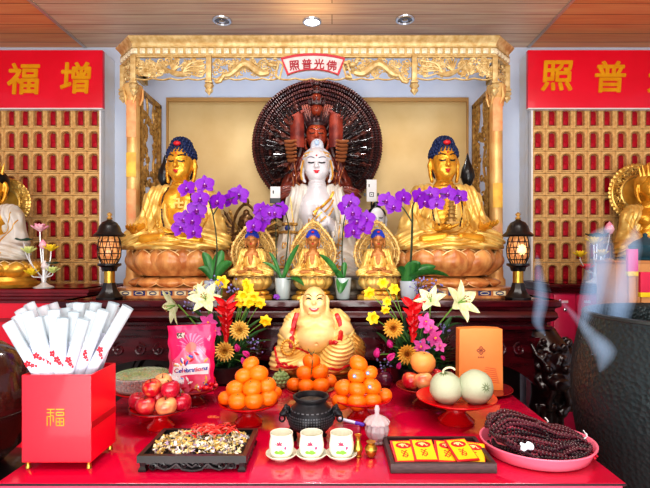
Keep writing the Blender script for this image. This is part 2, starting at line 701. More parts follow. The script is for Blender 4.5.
def resample(poly, n):
    q = poly + [poly[0]]
    L = [0]
    for i in range(len(poly)):
        L.append(L[-1] + math.hypot(q[i + 1][0] - q[i][0], q[i + 1][1] - q[i][1]))
    out = []
    j = 0
    for k in range(n):
        s = L[-1] * k / n
        while L[j + 1] < s: j += 1
        u = (s - L[j]) / (L[j + 1] - L[j] + 1e-9)
        out.append((q[j][0] + (q[j + 1][0] - q[j][0]) * u, q[j][1] + (q[j + 1][1] - q[j][1]) * u))
    return out


def ray_rect(poly, w, h):
    """outer rectangle points matched to inner polygon points by direction"""
    out = []
    for (x, z) in poly:
        s = max(abs(x) / (w / 2), abs(z) / (h / 2), 1e-6)
        out.append((x / s, z / s))
    return out


fm = MB()
ia = resample(arch_poly(0.051, 0.114), 36)
fm.ring(ray_rect(ia, PX * 0.99, PZ * 0.99), ia, 0.022)
ib = resample(arch_poly(0.066, 0.128), 36)
for p in ib:                                      # beaded border round the arch
    fm.ell((p[0], -0.002, p[1]), 0.0035, m=1, nu=5, nv=4)
ic = resample(arch_poly(0.053, 0.116), 36)
fm.tube([(p[0], -0.001, p[1]) for p in ic], 0.0022, 4, m=1, closed=True)
for sx in (-1, 1):                                # small carved rosettes in the spandrels
    fm.ell((sx * 0.040, -0.001, 0.066), (0.006, 0.003, 0.006), nu=6, nv=4)
    fm.box((sx * 0.0465, -0.001, 0), (0.004, 0.006, PZ * 0.98))
fm.box((0, -0.004, -0.0745), (PX * 0.98, 0.010, 0.008))
fm.box((0, -0.003, -0.062), (0.060, 0.012, 0.006))
fmesh = fm.mesh('niche', [NICHEGOLD, mat('niche_bead', (150, 104, 56), 0.45, 0.2)])
nb = MB(); nb.box((0, 0.024, 0), (0.06, 0.004, 0.108)); nbm = nb.mesh('niche_back', NICHERED)
nf = MB(); nf.box((0, 0.018, -0.030), (0.030, 0.006, 0.030), bev=0.003)
nf.ell((0, 0.018, 0.0), (0.008, 0.004, 0.010), nu=6, nv=5); nf.ell((0, 0.018, -0.02), (0.015, 0.004, 0.013), nu=6, nv=5)
nfm = nf.mesh('niche_figure', mat('niche_figure_red', (190, 18, 46), 0.4, 0.2))


def niche_unit(x_edge, side, ncol, word, label):
    """x_edge: inner vertical edge of the unit; side -1 runs to the left"""
    D = 3.40
    z0, z1 = Z(289, D), Z(50, D)
    W = ncol * PX + 0.03
    t = thing('niche_wall', label, 'shrine wall', (x_edge, D, z0), group='niche walls')
    zs = Z(108, D)
    m = MB()
    m.box((side * W / 2, 0.12, (z1 - z0) / 2), (W, 0.18, z1 - z0))
    m.build('backing_board', TRIMW, t, angle=None)
    m = MB()
    m.box((side * W / 2, 0.005, 0.012), (W, 0.06, 0.03), bev=0.004)
    m.box((side * 0.006, 0.01, (zs - z0) / 2), (0.012, 0.05, zs - z0))
    m.build('border', TRIMW, t)
    for r in range(8):
        for c in range(ncol):
            x = side * (0.012 + PX * (c + 0.5) - 0.003)
            z = Z(118, D) - z0 - PZ * r
            n = obj('niche', fmesh, t, (x, 0, z))
            obj('niche_back', nbm, n)
            obj('niche_figure', nfm, n)
    m = MB(); zl = Z(118, D) - z0 - PZ * 7 - PZ / 2
    m.box((side * W / 2, 0.018, zl / 2 + 0.012), (W - 0.02, 0.02, zl - 0.02))
    m.build('lower_rail', NICHEGOLD, t, angle=None)
    return t


niche_unit(-1.664, -1, 8, '', 'wall of gold arched niches on the left beneath the red sign')
niche_unit(1.435, 1, 9, '', 'wall of gold arched niches on the right beneath the red sign')


def sign(x0, x1, chars, label):
    D = 3.355
    z0, z1 = Z(108, D), Z(50, D)
    t = thing('red_sign_board', label, 'sign', ((x0 + x1) / 2, D, z0), group='red sign boards')
    w = x1 - x0
    m = MB(); m.box((0, 0.018, (z1 - z0) / 2), (w, 0.036, z1 - z0), bev=0.004); m.build('board', SIGNRED, t)
    m = MB(); m.box((0, 0.016, -0.004), (w, 0.04, 0.007)); m.build('lower_edge', TRIMW, t)
    for (ch, px, py, sz) in chars:
        g = text_mb(ch, sz, 0.004, 0.0055, shear=0.06)
        g.build('character', GLYPH, t, (X(px, D) - (x0 + x1) / 2, -0.004, Z(py, D) - z0), angle=None)
    return t


D = 3.355
sign(X(-60, D), X(102.5, D), (('福', 24, 79, 0.235), ('增', 76, 78, 0.235), ('壽', -30, 79, 0.235)),
     'shiny red sign board with gold characters 增 and 福 at left')
sign(X(528, D), X(712, D), (('照', 556.5, 76, 0.235), ('普', 610, 77, 0.235), ('光', 663, 77, 0.235)),
     'shiny red sign board with gold characters 照 and 普 at right')

# ------------------------------------------------------------------ carved canopy over the altar
CXM = -0.115
t = thing('altar_canopy', 'carved gilded canopy with openwork frieze framing the altar statues', 'canopy', (CXM, 3.0, 0))
xf, xc = 1.175, 1.328                   # half widths: front face, chamfered corners
path = [(-xc, 0.555), (-xc, 0.17), (-xf, 0.0), (xf, 0.0), (xc, 0.17), (xc, 0.555)]
zt = Z(36, 3.0)
prof = [(-0.05, 0), (0.012, 0), (0.016, -0.008), (0.010, -0.016), (-0.006, -0.030), (-0.016, -0.046), (-0.018, -0.054), (-0.012, -0.060), (-0.012, -0.066), (-0.05, -0.066)]
m = MB(); m.sweep(path, prof, z0=zt); m.build('cornice', CREAMGOLD, t, angle=30)
# dentils
zd = zt - 0.066
m = MB(); m.sweep(path, [(-0.05, 0), (-0.022, 0), (-0.022, -0.042), (-0.014, -0.046), (-0.014, -0.052), (-0.05, -0.052)], z0=zd)
m.build('dentil_band', CREAMGOLD, t, angle=30)
dm = MB(); dm.box((0, -0.006, 0), (0.034, 0.016, 0.034), bev=0.005)
dm.ell((0, -0.012, -0.002), (0.011, 0.006, 0.012), nu=8, nv=6)
nd = 48
PALE = mat('dentil_pale', (246, 234, 200), 0.4, 0.25)
alld = MB()
for i in range(nd):
    x = -xf + 2 * xf * (i + 0.5) / nd
    alld.merge(dm, frame((x, 0.026, zd - 0.022)))
for s_ in (-1, 1):
    for i in range(5):
        u = (i + 0.5) / 5
        a = math.atan2(0.17, xc - xf)
        p = (s_ * (xf + (xc - xf) * u), 0.17 * u)
        alld.merge(dm, frame((p[0] - s_ * 0.017, p[1] + 0.018, zd - 0.022), (0, 0, s_ * a)))
alld.build('dentils', PALE, t)

zf1, zf0 = zd - 0.052, Z(80, 3.0)           # frieze top / bottom


def scrolls(m, x0, x1, z0, z1, n, rng, rmin=0.014, rmax=0.03, tr=0.0045, avoid=None):
    k = 0
    tries = 0
    while k < n and tries < n * 6:
        tries += 1
        r = rng.uniform(rmin, rmax)
        x = rng.uniform(x0 + r * 0.6, x1 - r * 0.6); z = rng.uniform(z0 + r * 0.7, z1 - r * 0.7)
        if avoid and avoid(x, z): continue
        pts = spiral(x, z, r, rng.uniform(0.9, 1.5), rng.uniform(0, 6.28), 14, y=rng.uniform(-0.004, 0.004), hand=rng.choice((-1, 1)))
        m.tube(pts, [tr * (1.1 - 0.5 * i / 13) for i in range(14)], 5)
        a = rng.uniform(0, 6.28)
        m.ell((x + r * cos(a), 0, z + r * sin(a)), (tr * 2.4, tr, tr * 1.3), nu=6, nv=4, rot=(0, -a + 1.2, 0))
        k += 1


def frieze(x0, x1, T, kind, seed, mt=CREAMGOLD):
    rng = random.Random(seed)
    g = MB()
    zm = (zf0 + zf1) / 2
    g.box(((x0 + x1) / 2, 0, zf1 - 0.004), (x1 - x0, 0.02, 0.008))
    nw = max(2, int((x1 - x0) / 0.105))
    # scalloped lower border
    pts = []
    for i in range(nw * 10 + 1):
        u = i / (nw * 10)
        pts.append((x0 + (x1 - x0) * u, 0, zf0 + 0.018 + 0.010 * abs(sin(u * nw * PI)) * -1 + 0.004))
    g.tube(pts, 0.0085, 6, flat=0.7)
    if kind == 'phoenix':
        s_ = 1 if seed % 2 else -1
        xc_ = (x0 + x1) / 2 + 0.02 * s_
        def av(x, z): return abs(x - xc_) < 0.05 and abs(z - zm) < 0.04
        scrolls(g, x0, x1, zf0 + 0.03, zf1 - 0.01, 110, rng, rmin=0.012, rmax=0.026, tr=0.0058, avoid=av)
        b = bez((xc_ + s_ * 0.09, -0.008, zf0 + 0.05), (xc_ + s_ * .03, -0.012, zf0 + 0.035), (xc_ - s_ * .03, -0.012, zm - 0.03), (xc_ - s_ * .09, -0.01, zm + 0.04), 10)
        g.tube(b, [0.006, 0.011, 0.016, 0.019, 0.019, 0.016, 0.012, 0.009, 0.009, 0.005], 7)
        for k in range(6):                    # raised wing
            a = 1.25 + 0.24 * k
            L = 0.085 - 0.005 * k
            p0 = (xc_, -0.014, zm - 0.018)
            p1 = (xc_ + s_ * -L * cos(a) * 1.0, -0.012, zm - 0.02 + L * sin(a))
            g.tube([p0, ((p0[0] + p1[0]) / 2, -0.016, (p0[2] + p1[2]) / 2), p1], [0.007, 0.0085, 0.003], 5)
        for k in range(4):                    # tail plumes
            e = (xc_ + s_ * (0.19 + 0.005 * k), -0.006, zf0 + 0.035 + 0.034 * k)
            g.tube(bez((xc_ + s_ * .06, -0.008, zf0 + 0.052), (xc_ + s_ * .11, -0.01, zm - 0.02 + .03 * k), (xc_ + s_ * .15, -0.01, zm - 0.06 + .03 * k), e, 10), [0.006] * 8 + [0.008, 0.004], 5)
    elif kind == 'dragon':
        for s_ in (-1, 1):
            xa, xb = (x0, (x0 + x1) / 2 - 0.21) if s_ < 0 else ((x0 + x1) / 2 + 0.21, x1)
            L = xb - xa
            scrolls(g, xa, xb, zf0 + 0.03, zf1 - 0.01, 84, rng, rmin=0.012, rmax=0.024, tr=0.0048)
            pts = []
            for i in range(40):
                u = i / 39
                x = (0.04 + 0.80 * u) * L
                z = zm + 0.042 * sin(u * 9.2 + 2.6) * (1 - 0.35 * u) - 0.004
                if u < 0.16:
                    z = zm - 0.03 + 0.07 * sin(u / 0.16 * PI * 0.5 + 3.6) * 0.8; x = (0.13 - 0.08 * sin(u / 0.16 * PI)) * L
                pts.append(((xa + x) if s_ < 0 else (xb - x), -0.010, z))
            g.tube(pts, [0.007 + 0.019 * sin(min(1, i / 24) * PI / 2) - (0.004 if i > 34 else 0) for i in range(40)], 8)
            hx = (xa + 0.88 * L) if s_ < 0 else (xb - 0.88 * L)
            q = -s_
            g.ell((hx, -0.018, zm + 0.022), (0.026, 0.014, 0.016), rot=(0, q * 0.25, 0), nu=10, nv=6)
            g.ell((hx + q * 0.03, -0.016, zm + 0.016), (0.018, 0.010, 0.008), nu=8, nv=5)
            g.ell((hx + q * 0.026, -0.016, zm - 0.002), (0.018, 0.010, 0.005), nu=8, nv=5, rot=(0, q * 0.4, 0))
            for k in range(4):
                a = 0.5 + 0.5 * k
                g.tube([(hx - q * 0.01, -0.016, zm + 0.03), (hx - q * 0.04 * cos(a * .5) - q * .01, -0.014, zm + 0.03 + 0.035 * sin(a)), (hx - q * 0.075, -0.010, zm + 0.02 + 0.03 * sin(a))], [0.005, 0.004, 0.0015], 5)
            for k, u in enumerate((0.34, 0.6)):   # clawed legs
                i = int(u * 39)
                b_ = Vector(pts[i])
                e = b_ + Vector((q * 0.035, -0.004, -0.045 if k else 0.035))
                g.tube([b_, (b_ + e) / 2 + Vector((q * 0.015, 0, 0)), e], [0.009, 0.007, 0.005], 6)
                for c in (-1, 0, 1):
                    g.tube([e, e + Vector((q * 0.014, 0, 0.010 * c - 0.006))], [0.004, 0.001], 4)
    else:
        scrolls(g, x0, x1, zf0 + 0.03, zf1 - 0.01, 30, rng)
    return g.build('openwork_panel', mt, t, loc=T, rot=(0, 0, 0))


pxs = [-xf, X(208, 3.0) - CXM, X(415, 3.0) - CXM, xf]
frieze(pxs[0] + .02, pxs[1] - .02, (0, 0.03, 0), 'phoenix', 3)
frieze(pxs[1] + .02, pxs[2] - .02, (0, 0.03, 0), 'dragon', 5)
frieze(pxs[2] + .02, pxs[3] - .02, (0, 0.03, 0), 'phoenix', 4)
for s_ in (-1, 1):
    o = frieze(-0.10, 0.10, (s_ * (xf + xc) / 2 - s_ * 0.02, 0.105, 0), 'plain', 8 + s_)
    o.rotation_euler = (0, 0, s_ * math.atan2(0.17, xc - xf))
# hanging lotus-bud pendants with their stiles
pm = MB()
pm.box((0, 0, (zf1 - zf0) / 2), (0.034, 0.034, zf1 - zf0), bev=0.004)
pm.box((0, 0, -0.006), (0.046, 0.046, 0.014), bev=0.004)
pm.lathe([(0.014, -0.012), (0.026, -0.020), (0.030, -0.030), (0.022, -0.040), (0.016, -0.046), (0.024, -0.054), (0.024, -0.062), (0.012, -0.076), (0.006, -0.084), (0.0, -0.092)], 16, lobes=8, amp=0.08)
pmm = pm.mesh('pendant', CREAMGOLD)
for x, y in ((pxs[0] + 0.012, 0.03), (pxs[1], 0.026), (pxs[2], 0.026), (pxs[3] - 0.012, 0.03), (-xc + 0.03, 0.18), (xc - 0.03, 0.18)):
    obj('pendant', pmm, t, (x, y, zf0))
# central plaque
pl = MB()
pw = 0.205
top = [(x_, 0.062 + 0.030 * (1 - (x_ / pw) ** 2)) for x_ in [-pw + 2 * pw * i / 14 for i in range(15)]]
bot = [(x_ * 0.80, -0.048 + 0.036 * (1 - (x_ / pw) ** 2)) for x_ in [pw - 2 * pw * i / 14 for i in range(15)]]
pp = [(a, b) for a, b in top + bot]
pl.prism(pp, 0.014)
pr = MB(); pr.ring(pp, [(a * 0.94, (b - 0.02) * 0.82 + 0.02) for a, b in pp], 0.012, frame((0, -0.010, 0)))
zpl = Z(67.5, 2.99) - 0.005
plo = pl.build('plaque', mat('plaque_white', (236, 226, 224), 0.4, c2=(226, 206, 204), ns=20), t, (X(313, 2.99) - CXM, -0.012, zpl), angle=None)
pr.build('plaque_border', mat('plaque_red', (206, 62, 76), 0.4), plo, angle=None)
for i, ch in enumerate('照普光佛'):
    x_ = (-0.118 + 0.0787 * i)
    g = text_mb(ch, 0.068, 0.002, 0.0012)
    g.build('character', mat('plaque_glyph', (170, 40, 56), 0.4), plo, (x_, -0.003, 0.036 - 0.030 * (x_ / pw) ** 2 * 1.0 - 0.010), rot=(0, x_ * 0.7, 0), angle=None)
for s_ in (-1, 1):                              # side leaves of the plaque
    g = MB(); g.ring([(-.02, -.045), (.02, -.06), (.02, .05), (-.02, .06)], [(-.010, -.032), (.010, -.045), (.010, .036), (-.010, .046)], 0.012)
    g.build('plaque_wing', CREAMGOLD, t, (X(313, 2.99) - CXM + s_ * 0.215, -0.010, zpl - 0.01), rot=(0, s_ * -0.25, 0))
# posts with wound ribbons and pasted strips, and openwork side screens
ORANGEPOST = mat('post_gilding', (236, 196, 128), 0.4, 0.3, c2=(222, 160, 96), ns=7, bump=0.1, bs=50, ramp=(0.4, 0.6))
YELLOWP = mat('yellow_paper', (246, 206, 90), 0.6, c2=(240, 170, 80), ns=16); ORANGEP = mat('orange_paper', (236, 150, 100), 0.6, c2=(232, 196, 140), ns=12)
for s_ in (-1, 1):
    x = s_ * 1.20
    z0 = AZ + 0.003
    zz = zf0 + 0.0
    p = MB()
    p.lathe([(0.060, z0), (0.060, z0 + 0.06), (0.046, z0 + 0.08), (0.046, z0 + 0.12), (0.043, z0 + 0.14), (0.041, zz - 0.1), (0.050, zz - 0.085), (0.046, zz - 0.06), (0.060, zz - 0.03), (0.060, zz)], 20)
    for k in range(5):                            # carved flames at the capital
        a = k * 2 * PI / 5
        p.tube([(0.045 * cos(a), 0.045 * sin(a), zz - 0.13), (0.056 * cos(a + .3), 0.056 * sin(a + .3), zz - 0.08), (0.064 * cos(a), 0.064 * sin(a), zz - 0.02)], [0.006, 0.010, 0.005], 6)
    po = p.build('post', ORANGEPOST, t, (x, 0.11, 0))
    strips = ((2.12, 2.36, ORANGEP), (1.86, 2.02, YELLOWP), (1.52, 1.78, ORANGEP)) if s_ < 0 else ((2.16, 2.40, ORANGEP), (1.66, 1.82, YELLOWP), (1.38, 1.56, ORANGEP))
    for (a0, a1, mm) in strips:
        g = MB()
        g.grid(lambda u, v: (0.0475 * sin(-0.75 + 1.5 * u), -0.0475 * cos(-0.75 + 1.5 * u), a0 + (a1 - a0) * v), 9, 2)
        g.build('paper_strip', mm, po)
    sm = MB(); rng = random.Random(40 + s_)
    y0, y1 = 0.17, 0.53
    sm.box(((y0 + y1) / 2, 0, zf0 - 0.01), (y1 - y0, 0.03, 0.03)); sm.box((y0 + .012, 0, (zf0 + z0) / 2), (0.024, 0.03, zf0 - z0)); sm.box((y1 - .012, 0, (zf0 + z0) / 2), (0.024, 0.03, zf0 - z0))
    for k in range(110):
        r = rng.uniform(0.02, 0.045)
        a = rng.uniform(0, 6.28)
        e = rng.uniform(0.05, 0.97)
        zc_ = z0 + (zf0 - z0) * e
        side_ = rng.choice((0, 1))
        yc_ = (y0 + 0.05 + rng.uniform(0, 0.05)) if side_ else (y1 - 0.05 - rng.uniform(0, 0.05))
        if rng.random() < 0.22: yc_ = (y0 + y1) / 2 + rng.uniform(-.05, .05)
        sm.tube(spiral(yc_, zc_, r, 1.1, a, 12, hand=rng.choice((-1, 1))), 0.010, 5)
    for k in range(14):                           # wavy inner edge of each side of the screen
        pass
    for yy, sg in ((y0 + 0.10, 1), (y1 - 0.10, -1)):
        sm.tube([(yy + 0.03 * sin(i * 0.55) * sg, 0, z0 + (zf0 - z0) * i / 40) for i in range(41)], 0.009, 5)
    sm.build('openwork_screen', DARKGOLD, t, (s_ * 1.18, 0, 0), rot=(0, 0, PI / 2))

# ------------------------------------------------------------------ dark altar table
AX0, AX1, AD = -1.378, 1.148, 2.35
t = thing('altar_table', 'long dark rosewood altar table carrying the statues and flower pots', 'altar table', ((AX0 + AX1) / 2, AD, 0))
hw = (AX1 - AX0) / 2
path = [(-hw, 1.12), (-hw, 0.0), (hw, 0.0), (hw, 1.12)]
m = MB()
m.box((0, 0.57, AZ - 0.02), (2 * hw - 0.02, 1.10, 0.04))
m.sweep(path, [(-0.06, 0), (-0.004, 0), (0, -0.006), (0, -0.030), (-0.008, -0.036), (-0.06, -0.036)], z0=AZ)
m.build('top', ROSE, t, angle=30)
m = MB()
m.sweep(path, [(-0.16, -0.034), (-0.018, -0.034), (-0.024, -0.052), (-0.014, -0.066), (-0.010, -0.086), (-0.024, -0.104), (-0.05, -0.116), (-0.05, -0.128), (-0.030, -0.134), (-0.030, -0.150), (-0.060, -0.158), (-0.060, -0.20), (-0.16, -0.20)], z0=AZ)
m.build('waist_moulding', ROSE, t, angle=30)
# apron with arched lower edge
zA = AZ - 0.19
g = MB()
n = 48
pts_top = [(-hw + 0.05 + (2 * hw - 0.1) * i / n, zA) for i in range(n + 1)]
def apz(x):
    u = abs(x) / (hw - 0.05)
    return zA - 0.11 - 0.20 * max(0, (u - 0.72) / 0.28) ** 2 - 0.012 * abs(sin(u * 14))
g.prism(pts_top + [(x, apz(x)) for x, _ in pts_top[::-1]], 0.035, frame((0, 0.03, 0)))
rng = random.Random(5)
for k in range(11):
    xx = -hw + 0.25 + (2 * hw - 0.5) * k / 10
    for s_ in (-1, 1):
        g.tube(spiral(xx + s_ * 0.05, zA - 0.06, 0.035, 1.4, PI / 2, 16, y=0.028, hand=s_), 0.006, 5)
g.build('apron', ROSE, t, angle=30)
# recessed carved front panel
g = MB(); g.box((0, 0.16, 0.47), (2 * hw - 0.3, 0.03, 0.88))
for cx_ in (-0.82, -0.3, 0.3, 0.82):
    pts = [(cx_ + 0.16 * (1 - u) * cos(u * 9) , 0.14, 0.70 + 0.16 * (1 - u * .8) * sin(u * 9)) for u in [i / 40 for i in range(41)]]
    g.tube(pts, [0.012 + 0.012 * sin(i / 40 * PI) for i in range(41)], 7)
    scrolls(g.__class__() if False else g, 0, 0.001, 0, 0.001, 0, rng)
g.build('carved_panel', ROSEDARK, t, angle=30)
# heavy carved cabriole legs
for s_ in (-1, 1):
    S = SD((-0.20, -0.17, 0), (0.17, 0.22, AZ - 0.15), 0.008)
    S.path([(0.0, 0.06, AZ - 0.17), (0.045, 0.0, AZ - 0.30), (0.055, -0.015, AZ - 0.42), (0.02, 0.01, AZ - 0.60), (-0.02, 0.04, AZ - 0.78), (-0.01, 0.02, AZ - 0.98), (0.03, -0.03, 0.05)],
           [0.085, 0.10, 0.10, 0.075, 0.06, 0.065, 0.09], 0.03)
    rg = random.Random(60 + s_)
    for k in range(90):                           # deep carved curls of the beast mask
        z = AZ - 0.20 - 0.36 * rg.random()
        a = rg.uniform(-2.6, 0.9)
        rr = 0.10
        c = (0.04 + rr * cos(a), -0.0 + rr * sin(a), z)
        S.ell(c, (0.013 + 0.012 * rg.random(),) * 3, 0.004)
    S.ell((0.03, -0.13, AZ - 0.40), (0.05, 0.05, 0.035), 0.015)
    for e in (-1, 1):
        S.ell((0.03 + e * 0.045, -0.11, AZ - 0.335), (0.02, 0.02, 0.02), 0.006)
        S.path([(0.03 + e * 0.05, -0.09, AZ - 0.31), (0.03 + e * 0.085, -0.07, AZ - 0.27), (0.03 + e * 0.10, -0.04, AZ - 0.22)], [0.018, 0.014, 0.008], 0.008)
        S.path([(0.03 + e * 0.03, -0.13, AZ - 0.44), (0.03 + e * 0.05, -0.12, AZ - 0.50), (0.03 + e * 0.02, -0.09, AZ - 0.55)], [0.016, 0.012, 0.008], 0.008)
    for k in range(5):
        S.path([(0.0 + 0.03 * k - 0.06, -0.08, AZ - 0.52), (0.0 + 0.03 * k - 0.05, -0.07, AZ - 0.62), (-0.02 + 0.02 * k, -0.03, AZ - 0.72)], [0.014, 0.012, 0.006], 0.006)
    b = S.mesh(Matrix.Diagonal((s_, 1, 1, 1)))
    if s_ < 0: b.f = [f[::-1] for f in b.f]
    b.build('carved_leg', ROSEDARK, t, (s_ * (hw - 0.07), 0.07, 0), angle=60)
for s_ in (-1, 1):
    g = MB(); g.box((s_ * (hw - 0.12), 1.02, (AZ - 0.15) / 2), (0.1, 0.1, AZ - 0.15), bev=0.01); g.build('leg', ROSEDARK, t)

# side cabinets under the two outer statues
# left: red altar cabinet
t = thing('side_altar', 'dark red moulded side altar under the left outer statue', 'altar cabinet', (-1.95, 2.78, 0))
zt_ = Z(289, 2.78)
pa = [(-0.6, 0.55), (-0.6, 0), (0.508, 0), (0.508, 0.55)]
m = MB(); m.box((-0.046, 0.275, zt_ - 0.02), (1.09, 0.54, 0.04))
m.sweep(pa, [(-0.08, 0), (0, 0), (0.004, -0.006), (0.004, -0.022), (-0.012, -0.030), (-0.016, -0.044), (-0.030, -0.050), (-0.030, -0.064), (-0.05, -0.074), (-0.05, -0.090), (-0.08, -0.094)], z0=zt_)
m.build('moulded_top', mat('crimson_wood', (132, 8, 30), 0.3, coat=0.4, c2=(104, 6, 22), ns=8), t, angle=30)
m = MB(); m.box((-0.046, 0.285, (zt_ - 0.09) / 2), (1.0, 0.47, zt_ - 0.09)); m.build('body', SIGNRED, t, angle=None)
m = MB()
for k in range(3):
    m.ring([(-.15, -.35), (.15, -.35), (.15, .35), (-.15, .35)], [(-.13, -.33), (.13, -.33), (.13, .33), (-.13, .33)], 0.012, frame((-0.38 + 0.335 * k, 0.040, 0.62)))
m.build('panel_moulding', DEEPRED, t, angle=None)
# right: pink red cabinet with doors
t = thing('locker_cabinet', 'crimson cabinet with rows of narrow labelled doors on the right', 'cabinet', (1.385, 2.98, 0))
zt_ = Z(284, 2.98)
m = MB(); pa = [(0, 0.42), (0, 0), (1.35, 0), (1.35, 0.42)]
m.box((0.675, 0.21, zt_ - 0.02), (1.33, 0.41, 0.04))
m.sweep(pa, [(-0.06, 0), (0.006, 0), (0.010, -0.006), (0.010, -0.020), (0.0, -0.026), (-0.004, -0.040), (-0.012, -0.050), (-0.012, -0.058), (-0.06, -0.058)], z0=zt_)
m.build('moulded_top', ROSE, t, angle=30)
CRIM = mat('crimson_door', (214, 44, 92), 0.32, coat=0.3, c2=(200, 32, 78), ns=5)
m = MB(); m.box((0.675, 0.23, (zt_ - 0.05) / 2), (1.31, 0.38, zt_ - 0.05)); m.build('body', CRIM, t, angle=None)
for k in range(9):
    x = 0.045 + 0.143 * k + 0.06
    d = MB(); d.box((0, 0, -0.25), (0.136, 0.012, 0.50), bev=0.004)
    do = d.build('door', CRIM, t, (x, 0.034, zt_ - 0.065))
    g = MB(); g.box((0, -0.008, -0.05), (0.04, 0.004, 0.016)); g.build('name_plate', mat('plate_white', (226, 190, 200), 0.5), do)
    g = MB(); g.lathe([(0.011, 0), (0.013, 0.004), (0.010, 0.010), (0, 0.012)], 14, frame((0, -0.006, -0.10), (PI / 2, 0, 0))); g.build('lock', CHROME, do)
# ================================================================== statues
def hand(S, wrist, d, palm_n, L, k=0.006, curl=0.35, thumb=1, spread=0.10):
    """five separate fingers growing from a palm; d = direction of the fingers, palm_n = palm normal"""
    d = Vector(d).normalized(); n = Vector(palm_n).normalized()
    side = d.cross(n).normalized()
    w = Vector(wrist)
    pc = w + d * L * 0.24
    S.path([w, w + d * L * 0.46], [L * 0.13, L * 0.17], k)
    for q in (-1, 1):
        S.path([w + side * q * L * 0.04, w + d * L * 0.46 + side * q * L * 0.13], [L * .11, L * .105], k)
    for i, ln in enumerate((0.46, 0.54, 0.50, 0.40)):
        o = (i - 1.5)
        b = w + d * L * 0.48 + side * (o * L * 0.105)
        dd = (d + side * o * spread).normalized()
        p1 = b + dd * L * ln * 0.45
        d2 = (dd + n * curl).normalized(); p2 = p1 + d2 * L * ln * 0.32
        d3 = (dd + n * curl * 2.2).normalized(); p3 = p2 + d3 * L * ln * 0.24
        S.path([b, p1, p2, p3], [L * .062, L * .058, L * .05, L * .04], k * 0.5)
    tb = w + d * L * 0.16 + side * (thumb * -L * 0.15)
    t1 = tb + (d * 0.75 - side * thumb * 0.6 + n * 0.2).normalized() * L * 0.22
    t2 = t1 + (d * 0.95 - side * thumb * 0.2 + n * 0.35).normalized() * L * 0.18
    S.path([tb, t1, t2], [L * .085, L * .065, L * .045], k)


